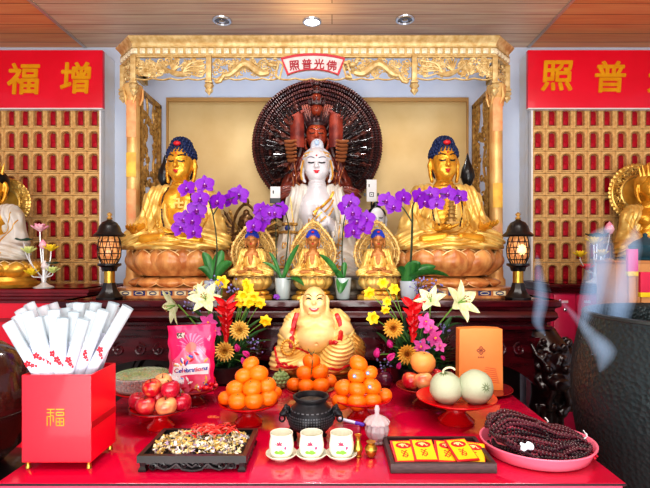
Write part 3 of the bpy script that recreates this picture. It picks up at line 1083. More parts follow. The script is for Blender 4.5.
def seated(pose='dhyana', h=0.0075, hair='curl', bare_chest=True, robe_full=False, folds=1.0, chest=1.0, hx=None, hs=1.12, bw=0.86, lw=0.97, zt=1.0):
    """seated cross-legged figure, unit height (seat to crown), facing -y. returns dict of MBs"""
    lo, hi = (-0.56, -0.46, -0.03), (0.56, 0.30, 1.06)
    B = SD(lo, hi, h)
    # head
    B.ell((0, 0.0, 0.785), (0.118, 0.128, 0.135), 0.0)
    B.ell((0, -0.030, 0.705), (0.098, 0.098, 0.105), 0.05)
    B.ell((0, -0.075, 0.648), (0.036, 0.036, 0.03), 0.04)
    for s in (-1, 1):
        B.ell((s * 0.055, -0.075, 0.70), (0.040, 0.040, 0.045), 0.03)            # cheeks
        B.cap((s * 0.020, -0.122, 0.790), (s * 0.078, -0.098, 0.792), 0.010, 0.008, 0.018)   # brow
        B.ell((s * 0.045, -0.108, 0.762), (0.027, 0.016, 0.012), 0.006)           # lids
        B.path([(s * 0.122, 0.012, 0.785), (s * 0.135, 0.014, 0.74), (s * 0.130, 0.0, 0.66), (s * 0.120, -0.008, 0.615)], [0.022, 0.020, 0.016, 0.018], 0.012)  # long ears
    B.cap((0, -0.128, 0.785), (0, -0.148, 0.722), 0.010, 0.017, 0.012)
    for s in (-1, 1): B.ell((s * 0.016, -0.134, 0.718), (0.011, 0.011, 0.009), 0.008)
    B.ell((0, -0.124, 0.688), (0.028, 0.012, 0.0085), 0.006)
    B.ell((0, -0.120, 0.672), (0.022, 0.013, 0.009), 0.006)
    # neck, torso
    B.cap((0, 0.015, 0.50), (0, 0.0, 0.65), 0.085, 0.072, 0.03)
    for z in (0.575, 0.60): B.ell((0, -0.012, z), (0.084, 0.075, 0.010), 0.01)
    B.ell((0, 0.02, 0.42), (0.215, 0.125, 0.165), 0.05)
    for s in (-1, 1):
        B.ell((s * 0.09, -0.055, 0.425), (0.10, 0.065, 0.085), 0.04)
        B.ell((s * 0.24, 0.02, 0.465), (0.085, 0.085, 0.08), 0.06)
    B.ell((0, -0.01, 0.24), (0.185, 0.135, 0.14), 0.05)
    B.ell((0, 0.0, 0.10), (0.23, 0.17, 0.10), 0.05)
    # arms
    pal = {}
    for s in (-1, 1):
        sh, el = (s * 0.275, 0.02, 0.445), (s * 0.335, -0.02, 0.215)
        B.cap(sh, el, 0.075, 0.060, 0.03)
        if pose == 'dhyana':
            wr = (s * 0.115, -0.245, 0.165)
        elif pose == 'giving':      # image-left hand open over the knee, other in the lap
            wr = (-0.335, -0.255, 0.165) if s < 0 else (0.10, -0.245, 0.16)
        elif pose == 'pagoda':      # image-right hand open, other under a small pagoda
            wr = (-0.10, -0.255, 0.185) if s < 0 else (0.285, -0.26, 0.185)
        elif pose == 'raised':
            wr = (-0.185, -0.235, 0.33) if s < 0 else (0.10, -0.245, 0.165)
        elif pose == 'guanyin':
            wr = (-0.22, -0.22, 0.13) if s < 0 else (0.14, -0.235, 0.34)
        elif pose == 'prayer':
            wr = (s * 0.025, -0.225, 0.36)
        B.path([el, ((el[0] + wr[0]) / 2, (el[1] + wr[1]) / 2 - 0.02, (el[2] + wr[2]) / 2), wr], [0.058, 0.048, 0.034], 0.02)
        if pose == 'dhyana': hand(B, wr, (-s, -0.10, -0.05), (0, -0.4, 1), 0.17, thumb=s)
        elif pose == 'giving':
            if s < 0: hand(B, wr, (0.25, -0.85, 0.10), (0, 0.1, 1), 0.18, thumb=-1, curl=0.3)
            else: hand(B, wr, (-1, -0.1, -0.05), (0, -0.3, 1), 0.17, thumb=1)
        elif pose == 'pagoda':
            if s < 0: hand(B, wr, (0.9, -0.3, 0.05), (0, 0, 1), 0.17, thumb=-1)
            else: hand(B, wr, (0.35, -0.85, 0.15), (0, 0.1, 1), 0.18, thumb=1)
        elif pose == 'raised':
            if s < 0: hand(B, wr, (0.05, -0.1, 1), (0, -1, 0), 0.19, curl=0.15, thumb=-1)
            else: hand(B, wr, (-1, -0.1, -0.05), (0, -0.3, 1), 0.17, thumb=1)
        elif pose == 'guanyin':
            if s < 0: hand(B, wr, (0.9, -0.25, -0.1), (0, -0.3, 1), 0.17, thumb=-1)
            else: hand(B, wr, (-0.9, -0.1, 0.3), (0, -1, 0.2), 0.18, thumb=1, curl=0.5)
        elif pose == 'prayer': hand(B, wr, (-s * 0.12, -0.05, 1), (-s, 0, 0), 0.19, curl=0.02, thumb=s, spread=0.02)
    # foot soles resting in the lap
    for s in (-1, 1):
        B.path([(s * 0.24, -0.27, 0.085), (s * 0.07, -0.30, 0.105)], [0.045, 0.038], 0.02)
    B.cut_below(0.0)
    out = {}
    # robe
    Rb = SD(lo, hi, h)
    for s in (-1, 1):
        Rb.ell((s * 0.230, 0.025, 0.475), (0.108, 0.112, 0.092), 0.04)
        Rb.cap((s * 0.285, 0.02, 0.44), (s * 0.35, -0.015, 0.21), 0.090, 0.088, 0.05)
        wr = {'dhyana': (s * 0.20, -0.20, 0.165), 'giving': ((-0.35, -0.15, 0.185) if s < 0 else (0.18, -0.20, 0.165)),
              'pagoda': ((-0.18, -0.2, 0.19) if s < 0 else (0.31, -0.16, 0.19)), 'raised': ((-0.24, -0.15, 0.28) if s < 0 else (0.18, -0.20, 0.165)),
              'guanyin': ((-0.27, -0.17, 0.14) if s < 0 else (0.22, -0.17, 0.28)), 'prayer': (s * 0.12, -0.17, 0.29)}[pose]
        Rb.cap((s * 0.35, -0.015, 0.215), wr, 0.088, 0.066, 0.05)
        Rb.cap((s * 0.33, -0.04, 0.17), (wr[0] + s * 0.05, wr[1] + 0.02, 0.10), 0.08, 0.06, 0.05)    # hanging sleeve
        Rb.cap((s * 0.10, 0.02, 0.085), (s * 0.40, -0.13, 0.075), 0.125, 0.085, 0.06)      # thigh
        Rb.cap((s * 0.40, -0.13, 0.075), (s * 0.02, -0.29, 0.06), 0.085, 0.062, 0.05)      # shin
    Rb.ell((0, 0.05, 0.34), (0.245, 0.125, 0.22), 0.06)
    Rb.ell((0, -0.02, 0.10), (0.26, 0.2, 0.11), 0.06)
    Rb.ell((0, -0.14, 0.03), (0.46, 0.24, 0.05), 0.05)
    for s in (-1, 1):
        Rb.cap((s * 0.095, 0.03, 0.555), (s * 0.23, 0.02, 0.515), 0.050, 0.062, 0.05)
    if chest < 1:
        Rb.ell((0, -0.035, 0.30), (0.20, 0.13, 0.22), 0.05)
    if robe_full:
        Rb.ell((0, -0.035, 0.36), (0.20, 0.115, 0.19), 0.05)
    # drapery folds: ridges that hang between the knees and run down the arms
    if folds:
        A = 0.0075 * folds

        def fold(x, y, z):
            low = np.clip((0.20 - z) / 0.06, 0, 1)
            u = z + 0.55 * x * x + 0.10 * y
            f1 = np.sin(u * 118 + 1.3 * np.sin(x * 9)) * low
            hi_ = np.clip((z - 0.20) / 0.06, 0, 1)
            f2 = np.sin((np.abs(x) * 1.15 + z * 0.42 - 0.2 * y) * 92) * hi_ * np.clip((np.abs(x) - 0.10) / 0.08, 0, 1)
            return -A * (f1 * 1.0 + f2 * 0.9) + 0 * y
        Rb.disp(fold)
    if bare_chest and not robe_full:
        Rb.ell((-0.015, -0.13, 0.40 + 0.06 * (1 - chest)), (0.135 * chest, 0.16, 0.26 * (0.5 + 0.5 * chest)), 0.02, sub=True)
    Rb.ell((0, -0.0, 0.66), (0.13, 0.16, 0.14), 0.02, sub=True)
    Rb.cut_below(0.0)
    out['robe'] = Rb.mesh()
    # border of the robe along the neck opening
    bv = bvh_of(out['robe'])
    bd = MB()
    for s in (-1, 1):
        pts = on_front(bv, [(s * (0.085 + 0.065 * sin(min(1, t * 1.2) * PI * .5)) - 0.015 * t, 0.545 - 0.36 * t) for t in [i / 16 for i in range(17)]], 0.002)
        if len(pts) > 3: bd.tube(pts, 0.011, 6)
    if robe_full:
        pts = on_front(bv, [(-0.06 + 0.22 * t, 0.53 - 0.30 * t) for t in [i / 12 for i in range(13)]], 0.002)
        if len(pts) > 3: bd.tube(pts, 0.013, 6)
    for k in range(5):                               # hem arcs over the legs
        zz = 0.035 + 0.026 * k
        pts = on_front(bv, [((-0.30 + 0.60 * t) * (1 - 0.08 * k), zz + 0.16 * (t - .5) ** 2 * (1 + .5 * k)) for t in [i / 18 for i in range(19)]], 0.001)
        if len(pts) > 3: bd.tube(pts, 0.0065, 5)
    for s in (-1, 1):
        pts = on_front(bv, [(s * (0.30 - 0.07 * t), 0.50 - 0.32 * t) for t in [i / 12 for i in range(13)]], 0.001)
        if len(pts) > 3: bd.tube(pts, 0.006, 5)
        pts = on_front(bv, [(s * (0.36 - 0.10 * t), 0.42 - 0.26 * t) for t in [i / 12 for i in range(13)]], 0.001)
        if len(pts) > 3: bd.tube(pts, 0.006, 5)
    out['robe_border'] = bd
    out['body'] = B.mesh()
    bv = bvh_of(out['body'])
    lp = MB()
    for s in (-1, 1):
        e = MB(); br = MB()
        pts = on_front(bv, [(s * (0.018 + 0.058 * t), 0.760 - 0.006 * sin(t * PI) + 0.004 * t) for t in [i / 8 for i in range(9)]], 0.002)
        e.tube(pts, [0.003] + [0.0068] * 7 + [0.003], 5)
        pts = on_front(bv, [(s * (0.016 + 0.068 * t), 0.796 + 0.016 * sin(t * PI * .8)) for t in [i / 8 for i in range(9)]], 0.001)
        br.tube(pts, [0.002] + [0.0050] * 7 + [0.0015], 5)
        out['eye%d' % s] = e; out['brow%d' % s] = br
    pts = on_front(bv, [(-0.026 + 0.052 * t, 0.684 + 0.004 * abs(2 * t - 1) - 0.002 * sin(t * PI)) for t in [i / 8 for i in range(9)]], 0.0005)
    lp.tube(pts, [0.003, 0.006, 0.008, 0.009, 0.008, 0.009, 0.008, 0.006, 0.003], 6)
    pts = on_front(bv, [(-0.016 + 0.032 * t, 0.672) for t in [i / 4 for i in range(5)]], 0.0)
    lp.tube(pts, [0.003, 0.006, 0.007, 0.006, 0.003], 6)
    p = on_front(bv, [(0, 0.822)], 0.0)
    ur = MB()
    if p: ur.ell(p[0], 0.008, nu=8, nv=6)
    out['lips'], out['urna'] = lp, ur
    # hair
    H = SD((-0.17, -0.17, 0.58), (0.17, 0.20, 1.06), h)
    if hair == 'curl':
        H.ell((0, 0.022, 0.825), (0.134, 0.130, 0.105), 0.0)
        H.ell((0, 0.065, 0.74), (0.120, 0.085, 0.12), 0.03)
        H.ell((0, 0.020, 0.915), (0.092, 0.092, 0.058), 0.035)
        H.ell((0, -0.150, 0.745), (0.110, 0.12, 0.088), 0.015, sub=True)
    else:
        H.ell((0, 0.026, 0.815), (0.134, 0.128, 0.112), 0.0)
        H.ell((0, 0.065, 0.74), (0.118, 0.085, 0.12), 0.03)
        H.ell((0, 0.035, 0.945), (0.060, 0.060, 0.062), 0.03)
        H.ell((0, -0.155, 0.742), (0.105, 0.13, 0.085), 0.015, sub=True)
    hm = H.mesh()
    if hair == 'curl':
        bh = bvh_of(hm)
        cm = MB()
        for (c0, rr, zr, n) in (((0, 0.022, 0.825), 1.0, 0, 9), ((0, 0.020, 0.915), 1.0, 0, 6)):
            for j in range(n):
                ph = -0.05 + 1.55 * j / n
                cnt = max(1, int((26 if n == 9 else 15) * cos(ph)))
                for i in range(cnt):
                    a = 2 * PI * (i + 0.5 * (j % 2)) / cnt
                    d = Vector((cos(a) * cos(ph), sin(a) * cos(ph), sin(ph)))
                    hh = bh.ray_cast(Vector(c0) + d * 0.3, -d)
                    if hh[0] is not None and (n == 6 or hh[0].z < 0.90) and (n == 9 or hh[0].z > 0.90):
                        cm.ell(hh[0], 0.0145, nu=7, nv=5)
        hm.merge(cm)
    out['hair'] = hm

    def sst(a, b_, x_):
        t_ = min(1, max(0, (x_ - a) / (b_ - a)))
        return t_ * t_ * (3 - 2 * t_)

    def warp(p):
        x_, y_, z_ = p
        wh = sst(0.545, 0.645, z_)
        kx = (lw + (bw - lw) * sst(0.11, 0.26, z_)) * (1 - wh) + (hx or hs) * wh
        ky = 1 * (1 - wh) + hs * wh
        zz = z_ * zt if z_ < 0.6 else 0.6 * zt + (z_ - 0.6) * hs
        return (x_ * kx, y_ * ky, zz)
    for q in out.values():
        q.v = [warp(p) for p in q.v]
    out['warp'] = warp
    return out


def cintamani(): 
    m = MB(); m.ell((0, -0.112, 0.935), (0.034, 0.022, 0.022), nu=12, nv=8); return m


def place_figure(t, f, mats, s, z, y=0.0):
    """parts of a seated figure under thing t, scaled by s, seat at height z"""
    objs = {}
    for k, nm, mk, par in (('body', 'body', 'body', None), ('robe', 'robe', 'robe', None), ('hair', 'hair', 'hair', None), ('robe_border', 'robe_border', 'robe_border', 'robe'),
                           ('eye-1', 'eye', 'eyes', 'body'), ('eye1', 'eye', 'eyes', 'body'), ('brow-1', 'eyebrow', 'brows', 'body'), ('brow1', 'eyebrow', 'brows', 'body'),
                           ('lips', 'lips', 'lips', 'body'), ('urna', 'forehead_dot', 'urna', 'body')):
        if mk not in mats: continue
        me = f.get(k + '_me')
        if me is None:
            if not f[k].v: continue
            me = f[k].mesh(nm, mats[mk], angle=70)
            f[k + '_me'] = me
        objs[k] = obj(nm, me, objs[par] if par else t, (0, 0, 0) if par else (0, y, z), scale=None if par else (s, s, s))
    return objs


PETALRIM = mat('petal_rim', (244, 206, 150), 0.4, 0.2)


def lotus(t, R, H, z, mt, n=11, rows=2, names='lotus_petals', down=False, squash=0.8, curl=0.12, rim=PETALRIM):
    """ring of bulging pointed lotus petals round a core"""
    m = MB()
    for row in range(rows)[::-1]:
        for i in range(n):
            a0 = -PI / 2 + 2 * PI * (i + 0.5 * row) / n
            wd = PI / n * 1.10
            ro = R * (1.0 - 0.07 * row)
            hh = H * (1.0 + 0.04 * row)

            def fn(u, v):
                q = (u - 0.5) * 2
                wv = wd * max(0.03, (sin(PI * (0.16 + 0.84 * v)) ** 0.6))
                rr = ro * (0.66 + 0.24 * sin(PI * (0.08 + 0.62 * v)) + 0.12 * (1 - q * q) * sin(PI * (0.12 + .80 * v)))
                rr += ro * 0.03 * max(0, v - 0.8) * 5
                a = a0 + q * wv
                zz = hh * v * (1 - 0.10 * q * q * (1 - v))
                if down: zz = H - zz
                return (rr * cos(a), rr * sin(a) * squash, zz)
            m.grid(fn, 9, 10)
            m.tube([fn(0.0, j / 12) for j in range(3, 13)] + [fn(1.0, j / 12) for j in range(12, 2, -1)], R * 0.012, 5, m=1)
    m.lathe([(R * 0.62, 0), (R * 0.68, H * 0.3), (R * 0.78, H * 0.75), (R * 0.80, H), (0, H)] if not down else [(R * .80, 0), (R * .74, H * .4), (R * .62, H), (0, H)], 32, squash=(1, squash))
    return m.build(names, [mt, rim], t, (0, 0, z), angle=50)


def octo(w, d, c):
    return [(-w + c, -d), (w - c, -d), (w, -d + c), (w, d - c), (w - c, d), (-w + c, d), (-w, d - c), (-w, -d + c)]


def slab(m, poly, z0, z1, T=None, mi=0):
    n = len(poly)
    vs = [(x, y, z0) for x, y in poly] + [(x, y, z1) for x, y in poly]
    fs = [tuple(range(n))[::-1], tuple(range(n, 2 * n))] + [(i, (i + 1) % n, n + (i + 1) % n, n + i) for i in range(n)]
    m.add(vs, fs, T, mi)


NAVY = mat('navy_inlay', (28, 44, 110), 0.4); IVORY = mat('ivory_inlay', (232, 214, 170), 0.45)


def big_buddha(px, D, py_seat, py_top, pose, label, lotus_px, seed):
    s = (py_seat - py_top) * D / F
    zs = Z(py_seat, D)
    base = AZ + 0.002
    t = thing('buddha_statue', label, 'statue', (X(px, D), D, base), group='large gold buddha statues')
    f = seated(pose, hx=0.93, hs=1.10, bw=0.90, chest=0.66)
    ms = dict(body=GOLDSKIN, robe=PALEGOLD, robe_border=GOLD, hair=BLUEHAIR, eyes=BLACKHAIR, brows=BLACKHAIR, lips=LIPRED, urna=LIPRED)
    seat = zs - base
    o = place_figure(t, f, ms, s, seat)
    j = cintamani(); j.build('hair_jewel', LIPRED, o['hair'])
    Rl = lotus_px / 2 * D / F
    # base: patterned plate, reversed lotus, waist, upright lotus
    m = MB(); slab(m, octo(Rl * 1.0, 0.235, 0.10), 0.0, 0.040); slab(m, octo(Rl * 1.03, 0.245, 0.10), 0.040, 0.050)
    slab(m, octo(Rl * 1.03, 0.245, 0.10), -0.0015, 0.008)
    m.build('plinth', LOTUSWOOD, t, angle=None)
    g = MB()
    for k in range(7):
        xx = (-0.72 + 0.24 * k) * Rl
        g.box((xx, -0.2362, 0.024), (Rl * 0.20, 0.003, 0.024), m=0 if k % 2 else 1)
        if k % 2: g.tube([(xx + Rl * .07 * cos(a), -0.239, 0.024 + 0.008 * sin(a)) for a in [i * PI / 6 for i in range(12)]], 0.002, 4, closed=True, m=1)
        else:
            g.tube([(xx + Rl * .06 * cos(a), -0.239, 0.024 + 0.008 * sin(a)) for a in [i * PI / 6 for i in range(12)]], 0.0025, 4, closed=True, m=0)
    g.build('inlay_band', [NAVY, IVORY], t, angle=None)
    lotus(t, Rl * 0.97, 0.055, 0.050, LOTUSWOOD, 11, 1, down=True, squash=0.74)
    hU = max(0.10, seat - 0.112)
    m = MB(); m.lathe([(Rl * .60, 0.10), (Rl * .58, 0.112), (Rl * .66, 0.125)], 32, squash=(1, .74)); m.build('waist', LOTUSWOOD, t)
    lotus(t, Rl * 1.02, hU, 0.112, LOTUSWOOD, 11, 2, squash=0.78)
    return t, f, s, seat, o


BL = big_buddha(181, 2.72, 250, 139, 'giving', 'large gold seated buddha with blue curls left of the white statue', 104, 1)
BR = big_buddha(444, 2.72, 250, 138, 'pagoda', 'large gold seated buddha with blue curls holding a small pagoda, on the right', 114, 2)
# chest emblem on the left statue
bv = bvh_of(BL[1]['body'])
g = text_mb('卍', 0.10, 0.004, 0.004)
hit = on_front(bv, [(0.02, 0.41)])
g.build('chest_emblem', PALEGOLD, BL[4]['body'], (0.02, hit[0].y - 0.004 if hit else -0.12, 0.41), rot=(-0.15, 0, 0), angle=None)
# bead necklace hanging down on each big statue
for Bx, dx in ((BL, 0.0), (BR, 0.0)):
    bvr = BVHTree.FromPolygons([Vector(v) for v in Bx[1]['robe'].v + Bx[1]['body'].v], Bx[1]['robe'].f + [tuple(i + len(Bx[1]['robe'].v) for i in f) for f in Bx[1]['body'].f])
    for s_ in (-1, 1):
        g = MB()
        pts = on_front(bvr, [(s_ * (0.10 + 0.03 * sin(u * 3)), 0.56 - 0.36 * u) for u in [i / 26 for i in range(27)]], 0.006)
        if len(pts) > 3: g.tube(pts, [0.0075 if i % 2 else 0.0045 for i in range(len(pts))], 6)
        g.build('bead_strand', WOODDARK, Bx[4]['robe'])
# small pagoda in the right statue's hand
t, f, s, seat, o = BR
pg = MB()
z = 0.0
pg.box((0, 0, 0.01), (0.10, 0.08, 0.02))
for k in range(7):
    w = 0.085 - 0.009 * k
    pg.lathe([(w * 0.42, 0.02 + 0.034 * k), (w * 0.42, 0.044 + 0.034 * k), (w * 0.62, 0.044 + 0.034 * k), (w * 0.40, 0.054 + 0.034 * k)], 8)
pg.tube([(0, 0, 0.25), (0, 0, 0.33)], [0.010, 0.001], 6)
pg.build('model_pagoda', DARKGOLD, t, (0, -0.265 * s, seat + 0.215 * s), rot=(0, 0, 0)).scale = (s * 1.0,) * 3

# -------------------------------------------------------------- white statue in the middle
D = 2.86
s = (278 - 140) * D / F
zs = Z(278, D)
t = thing('guanyin_statue', 'large white porcelain seated statue with gold trim in the middle', 'statue', (X(317, D), D, AZ + 0.002))
f = seated('guanyin', hair='cap', hs=0.80, bw=0.62, lw=0.70, zt=1.15)
W = f['warp']
seat = zs - AZ - 0.002
ms = dict(body=mat('porcelain_face', (208, 206, 211), 0.2, coat=0.4), robe=WHITEROBE, robe_border=GOLD, hair=mat('white_hood', (206, 212, 224), 0.3, coat=0.2), eyes=BLACKHAIR, brows=mat('grey_brow', (110, 112, 126), 0.5), lips=mat('bright_lip', (214, 20, 44), 0.35), urna=LIPRED)
o = place_figure(t, f, ms, s, seat)
g = MB(); bh = bvh_of(f['hair'])
def wpts(bvh_, pts2, off):
    """front points given in unwarped figure coordinates"""
    q = [W((x_, 0, z_)) for x_, z_ in pts2]
    return on_front(bvh_, [(p[0], p[2]) for p in q], off)
# gold hair band and fringe scrolls
for dz in (0.0, 0.030):
    pts = wpts(bh, [(x_, 0.836 + dz - 0.9 * x_ * x_) for x_ in [-0.118 + 0.236 * i / 22 for i in range(23)]], 0.003)
    g.tube(pts, 0.0045, 5)
for i in range(7):
    x_ = -0.096 + 0.032 * i
    pt = wpts(bh, [(x_, 0.852 - 0.9 * x_ * x_)], 0.004)
    if pt: g.tube([pt[0] + Vector((0.009 * cos(a), 0, 0.009 * sin(a))) for a in [k * PI / 4 for k in range(8)]], 0.003, 4, closed=True)
g.build('gold_hair_band', GOLD, o['hair'])
for s_ in (-1, 1):
    g = MB(); g.tube([W(p) for p in ((s_ * 0.122, -0.03, 0.80), (s_ * 0.138, -0.03, 0.72), (s_ * 0.143, -0.03, 0.66), (s_ * 0.135, -0.04, 0.62))], [0.006, 0.008, 0.007, 0.007], 6)
    g.build('gold_ear_ornament', GOLD, o['hair'])
g = MB(); p = W((0, -0.045, 0.955)); g.ell(p, (0.018, 0.012, 0.018)); g.build('crown_jewel', mat('pale_blue_jewel', (170, 196, 226), 0.2), o['hair'])
bvr = BVHTree.FromPolygons([Vector(v) for v in f['robe'].v + f['body'].v], f['robe'].f + [tuple(i + len(f['robe'].v) for i in q) for q in f['body'].f])
for k in range(3):
    g = MB()
    pts = wpts(bvr, [(0.19 - (0.40 + .02 * k) * u + 0.015 * sin(u * 12) , 0.535 - 0.05 * k - 0.30 * u * (1.15 - .3 * u)) for u in [i / 24 for i in range(25)]], 0.004)
    if len(pts) > 4: g.tube(pts, [0.010 if k == 0 else 0.006] * len(pts), 6); g.build('gold_robe_edge', GOLD, o['robe'])
for k in range(26):                         # gilded brocade motifs scattered over the robe
    x_ = R.uniform(-0.36, 0.38); z_ = R.uniform(0.04, 0.40)
    if x_ < -0.1 and z_ > 0.25: continue
    pts = wpts(bvr, [(p[0], p[2]) for p in spiral(x_, z_, 0.030, 1.2, R.uniform(0, 6), 10)], 0.003)
    if len(pts) > 5:
        g = MB(); g.tube(pts, 0.0042, 4); g.build('gilded_motif', GOLD, o['robe'])
for (cx_, cz_, w_) in ((-0.335, 0.335, 0.105), (-0.345, 0.285, 0.105), (-0.29, 0.075, 0.07)):
    g = MB()
    pts = wpts(bvr, [(cx_ - w_ + 2 * w_ * i / 12, cz_) for i in range(13)], 0.004)
    if len(pts) > 4: g.tube(pts, 0.012, 6); g.build('gold_armlet', DARKGOLD, o['robe'])
pt = wpts(bvr, [(-0.33, 0.31)], 0.012)
if pt:
    g = MB(); g.ell(pt[0], (0.020, 0.010, 0.020)); g.build('blue_gem', NAVY, o['robe'])
m = MB(); slab(m, octo(0.30, 0.19, 0.08), 0.0, seat * 0.45); slab(m, octo(0.33, 0.20, 0.08), seat * .45, seat)
for i in range(8):
    m.ell((-0.27 + 0.077 * i, -0.19, seat * 0.6), (0.045, 0.03, seat * .38), nu=10, nv=6)
m.build('rock_base', mat('grey_gilt_rock', (206, 200, 186), 0.5, c2=(150, 132, 100), ns=22, bump=0.4, bs=30), t, angle=50)

# -------------------------------------------------------------- three small gilded buddhas with filigree haloes
fs_a = seated('dhyana', h=0.011, hs=1.05, bw=0.8, chest=0.5)
fs_b = seated('raised', h=0.011, hs=1.05, bw=0.8, chest=0.45)
DUSK = mat('dusky_skin', (176, 116, 62), 0.38, 0.3)
def halo_mesh(w, h, rng):
    """pointed oval openwork mandorla in x,z standing on z=0"""
    def outline(k):
        pts = []
        for i in range(48):
            a = -PI / 2 + 2 * PI * i / 48
            x_ = w * cos(a) * (1 if sin(a) < 0 else (1 - 0.22 * sin(a) ** 2))
            z_ = h * 0.46 + h * 0.46 * sin(a) + (h * 0.10 * max(0, sin(a)) ** 6)
            pts.append((x_ * k, (z_ - h * .46) * k + h * .46))
        return pts
    m = MB()
    m.tube([(x, 0, z) for x, z in outline(1.0)], 0.007, 6, closed=True)
    m.tube([(x, 0, z) for x, z in outline(0.80)], 0.0035, 6, closed=True)
    m.tube([(x, 0, z) for x, z in outline(0.52)], 0.003, 6, closed=True)
    for i in range(32):
        a = -PI / 2 + 2 * PI * i / 32
        o_ = outline(1.04)[int(i * 1.5)]
        m.ell((o_[0], 0, o_[1]), (0.006, 0.004, 0.007), nu=6, nv=4)
    for k in (0.92, 0.72, 0.60):
        oo = outline(k)
        for i in range(48):
            m.tube(spiral(oo[i][0], oo[i][1], 0.0125, 1.2, rng.uniform(0, 6), 8, hand=rng.choice((-1, 1)), y=rng.uniform(-.003, .003)), 0.0034, 4)
    oo = outline(0.36)
    for i in range(0, 48, 5):
        m.tube(spiral(oo[i][0], oo[i][1], 0.016, 1.2, rng.uniform(0, 6), 9), 0.003, 4)
    return m


D = 2.46
for (px, nm, lab) in ((252, fs_a, 'small gilded buddha with blue hair and oval filigree halo, leftmost of three'),
                      (313, fs_b, 'small gilded buddha raising one hand, in the middle of three'),
                      (378, fs_a, 'small gilded buddha with filigree halo below the gold big statue, rightmost of three')):
    t = thing('small_buddha_statue', lab, 'statue', (X(px, D), D, AZ), group='small gilded buddhas in a row')
    s = 0.245; seat = 0.118
    sk = place_figure(t, nm, dict(body=DUSK, robe=PALEGOLD, robe_border=GOLD, hair=COBALT, eyes=BLACKHAIR, lips=LIPRED), s, seat)
    j = cintamani(); j.build('hair_jewel', LIPRED, sk['hair'])
    m = MB(); slab(m, octo(0.108, 0.07, 0.03), 0.0, 0.014); slab(m, octo(0.100, 0.065, 0.03), 0.014, 0.020); m.build('plinth', GOLD, t, angle=None)
    lotus(t, 0.090, 0.026, 0.020, GOLD, 12, 1, down=True, squash=.72)
    lotus(t, 0.104, 0.064, 0.050, PALEGOLD, 11, 2, squash=.74)
    m = MB(); m.lathe([(0.060, 0.044), (0.052, 0.050), (0.06, 0.056)], 24, squash=(1, .74)); m.build('waist', GOLD, t)
    halo_mesh(0.118, 0.295, random.Random(px)).build('filigree_halo', mat('lace_gold', (236, 204, 134), .4, .25, c2=(190, 146, 78), ns=60), t, (0, 0.062, 0.105))

# -------------------------------------------------------------- thousand-armed statue with the round halo
D = 3.32
t = thing('thousand_armed_statue', 'dark carved wooden thousand-armed statue with large round halo', 'statue', (X(317, D), D, AZ + 0.002))
zc = Z(144, D) - AZ
RD = 65 * D / F
m = MB()
m.lathe([(0, 0.02), (RD * 0.98, 0.02), (RD, 0.0), (RD * 0.97, -0.018), (RD * 0.9, -0.004), (0, 0.0)], 72, frame((0, 0.06, zc), (PI / 2, 0, 0)))
ho = m.build('round_halo', WOODDARK, t)
for k in range(6):
    g = MB(); rr = RD * (0.985 - 0.062 * k); nn = int(150 - 6 * k)
    base_ = []
    for i in range(nn * 2):
        a = 2 * PI * i / (nn * 2)
        q = 1 + (0.010 if i % 2 else -0.006)
        base_.append((rr * q * cos(a), 0.030 + (0.004 if i % 2 else -0.003), zc + rr * q * sin(a)))
    g.tube(base_, 0.0135, 5, closed=True)
    g.build('rope_ring', WOODDARK if k % 2 else mat('brown_rope', (98, 50, 44), 0.45, c2=(60, 28, 26), ns=30), ho)
g = MB()
for i in range(110):
    a = 2 * PI * i / 110
    g.tube([(RD * .30 * cos(a), 0.036, zc + RD * .30 * sin(a)), (RD * .66 * cos(a), 0.034, zc + RD * .66 * sin(a))], [0.006, 0.010], 5)
g.build('radiating_fan', mat('fan_wood', (150, 72, 52), 0.4, coat=.2, c2=(110, 46, 36), ns=18), ho)
# hands: forearm with curled fingers and attribute, fanned in rows
S = SD((-0.05, -0.03, -0.02), (0.05, 0.05, 0.25), 0.004)
S.path([(0, 0, 0), (0.006, 0, 0.07), (0, -0.005, 0.14)], [0.017, 0.014, 0.010], 0.004)
hand(S, (0, -0.005, 0.135), (0.05, -0.1, 1), (0, -1, 0), 0.07, k=0.003, curl=0.9)
am = S.mesh(); am.lathe([(0.014, 0.125), (0.017, 0.130), (0.014, 0.136)], 10, frame((0, -0.004, 0)))
am.tube([(0.0, -0.02, 0.16), (0.004, -0.03, 0.235)], [0.004, 0.007], 6)
ame = am.mesh('arm', mat('blackened_wood', (44, 20, 22), 0.4, coat=.25, c2=(24, 10, 12), ns=20))
ame2 = am.mesh('arm', mat('ruddy_wood', (118, 58, 44), 0.4, coat=.2, c2=(70, 30, 26), ns=18))
rng = random.Random(3)
k = 0
for row, (rad, n_, yy) in enumerate(((0.40, 13, 0.02), (0.30, 12, -0.02), (0.215, 11, -0.06))):
    for s_ in (-1, 1):
        for i in range(n_):
            a = -0.85 + 1.95 * (i + 0.5 * (row % 2)) / (n_ - 1) + rng.uniform(-.05, .05)
            r0 = rad * RD * 1.35 * 0.88
            x_ = s_ * r0 * cos(a) * 1.02; z_ = zc - 0.05 + r0 * sin(a) * 0.98
            d = (s_ * cos(a), -0.18 + rng.uniform(-.1, .1), sin(a) + 0.12 + rng.uniform(-.12, .12))
            o = obj('arm', ame if rng.random() < .75 else ame2, t)
            o.matrix_local = aim((x_, yy - 0.01, z_), d, (0, 1, 0)) @ Matrix.Scale(0.80, 4)
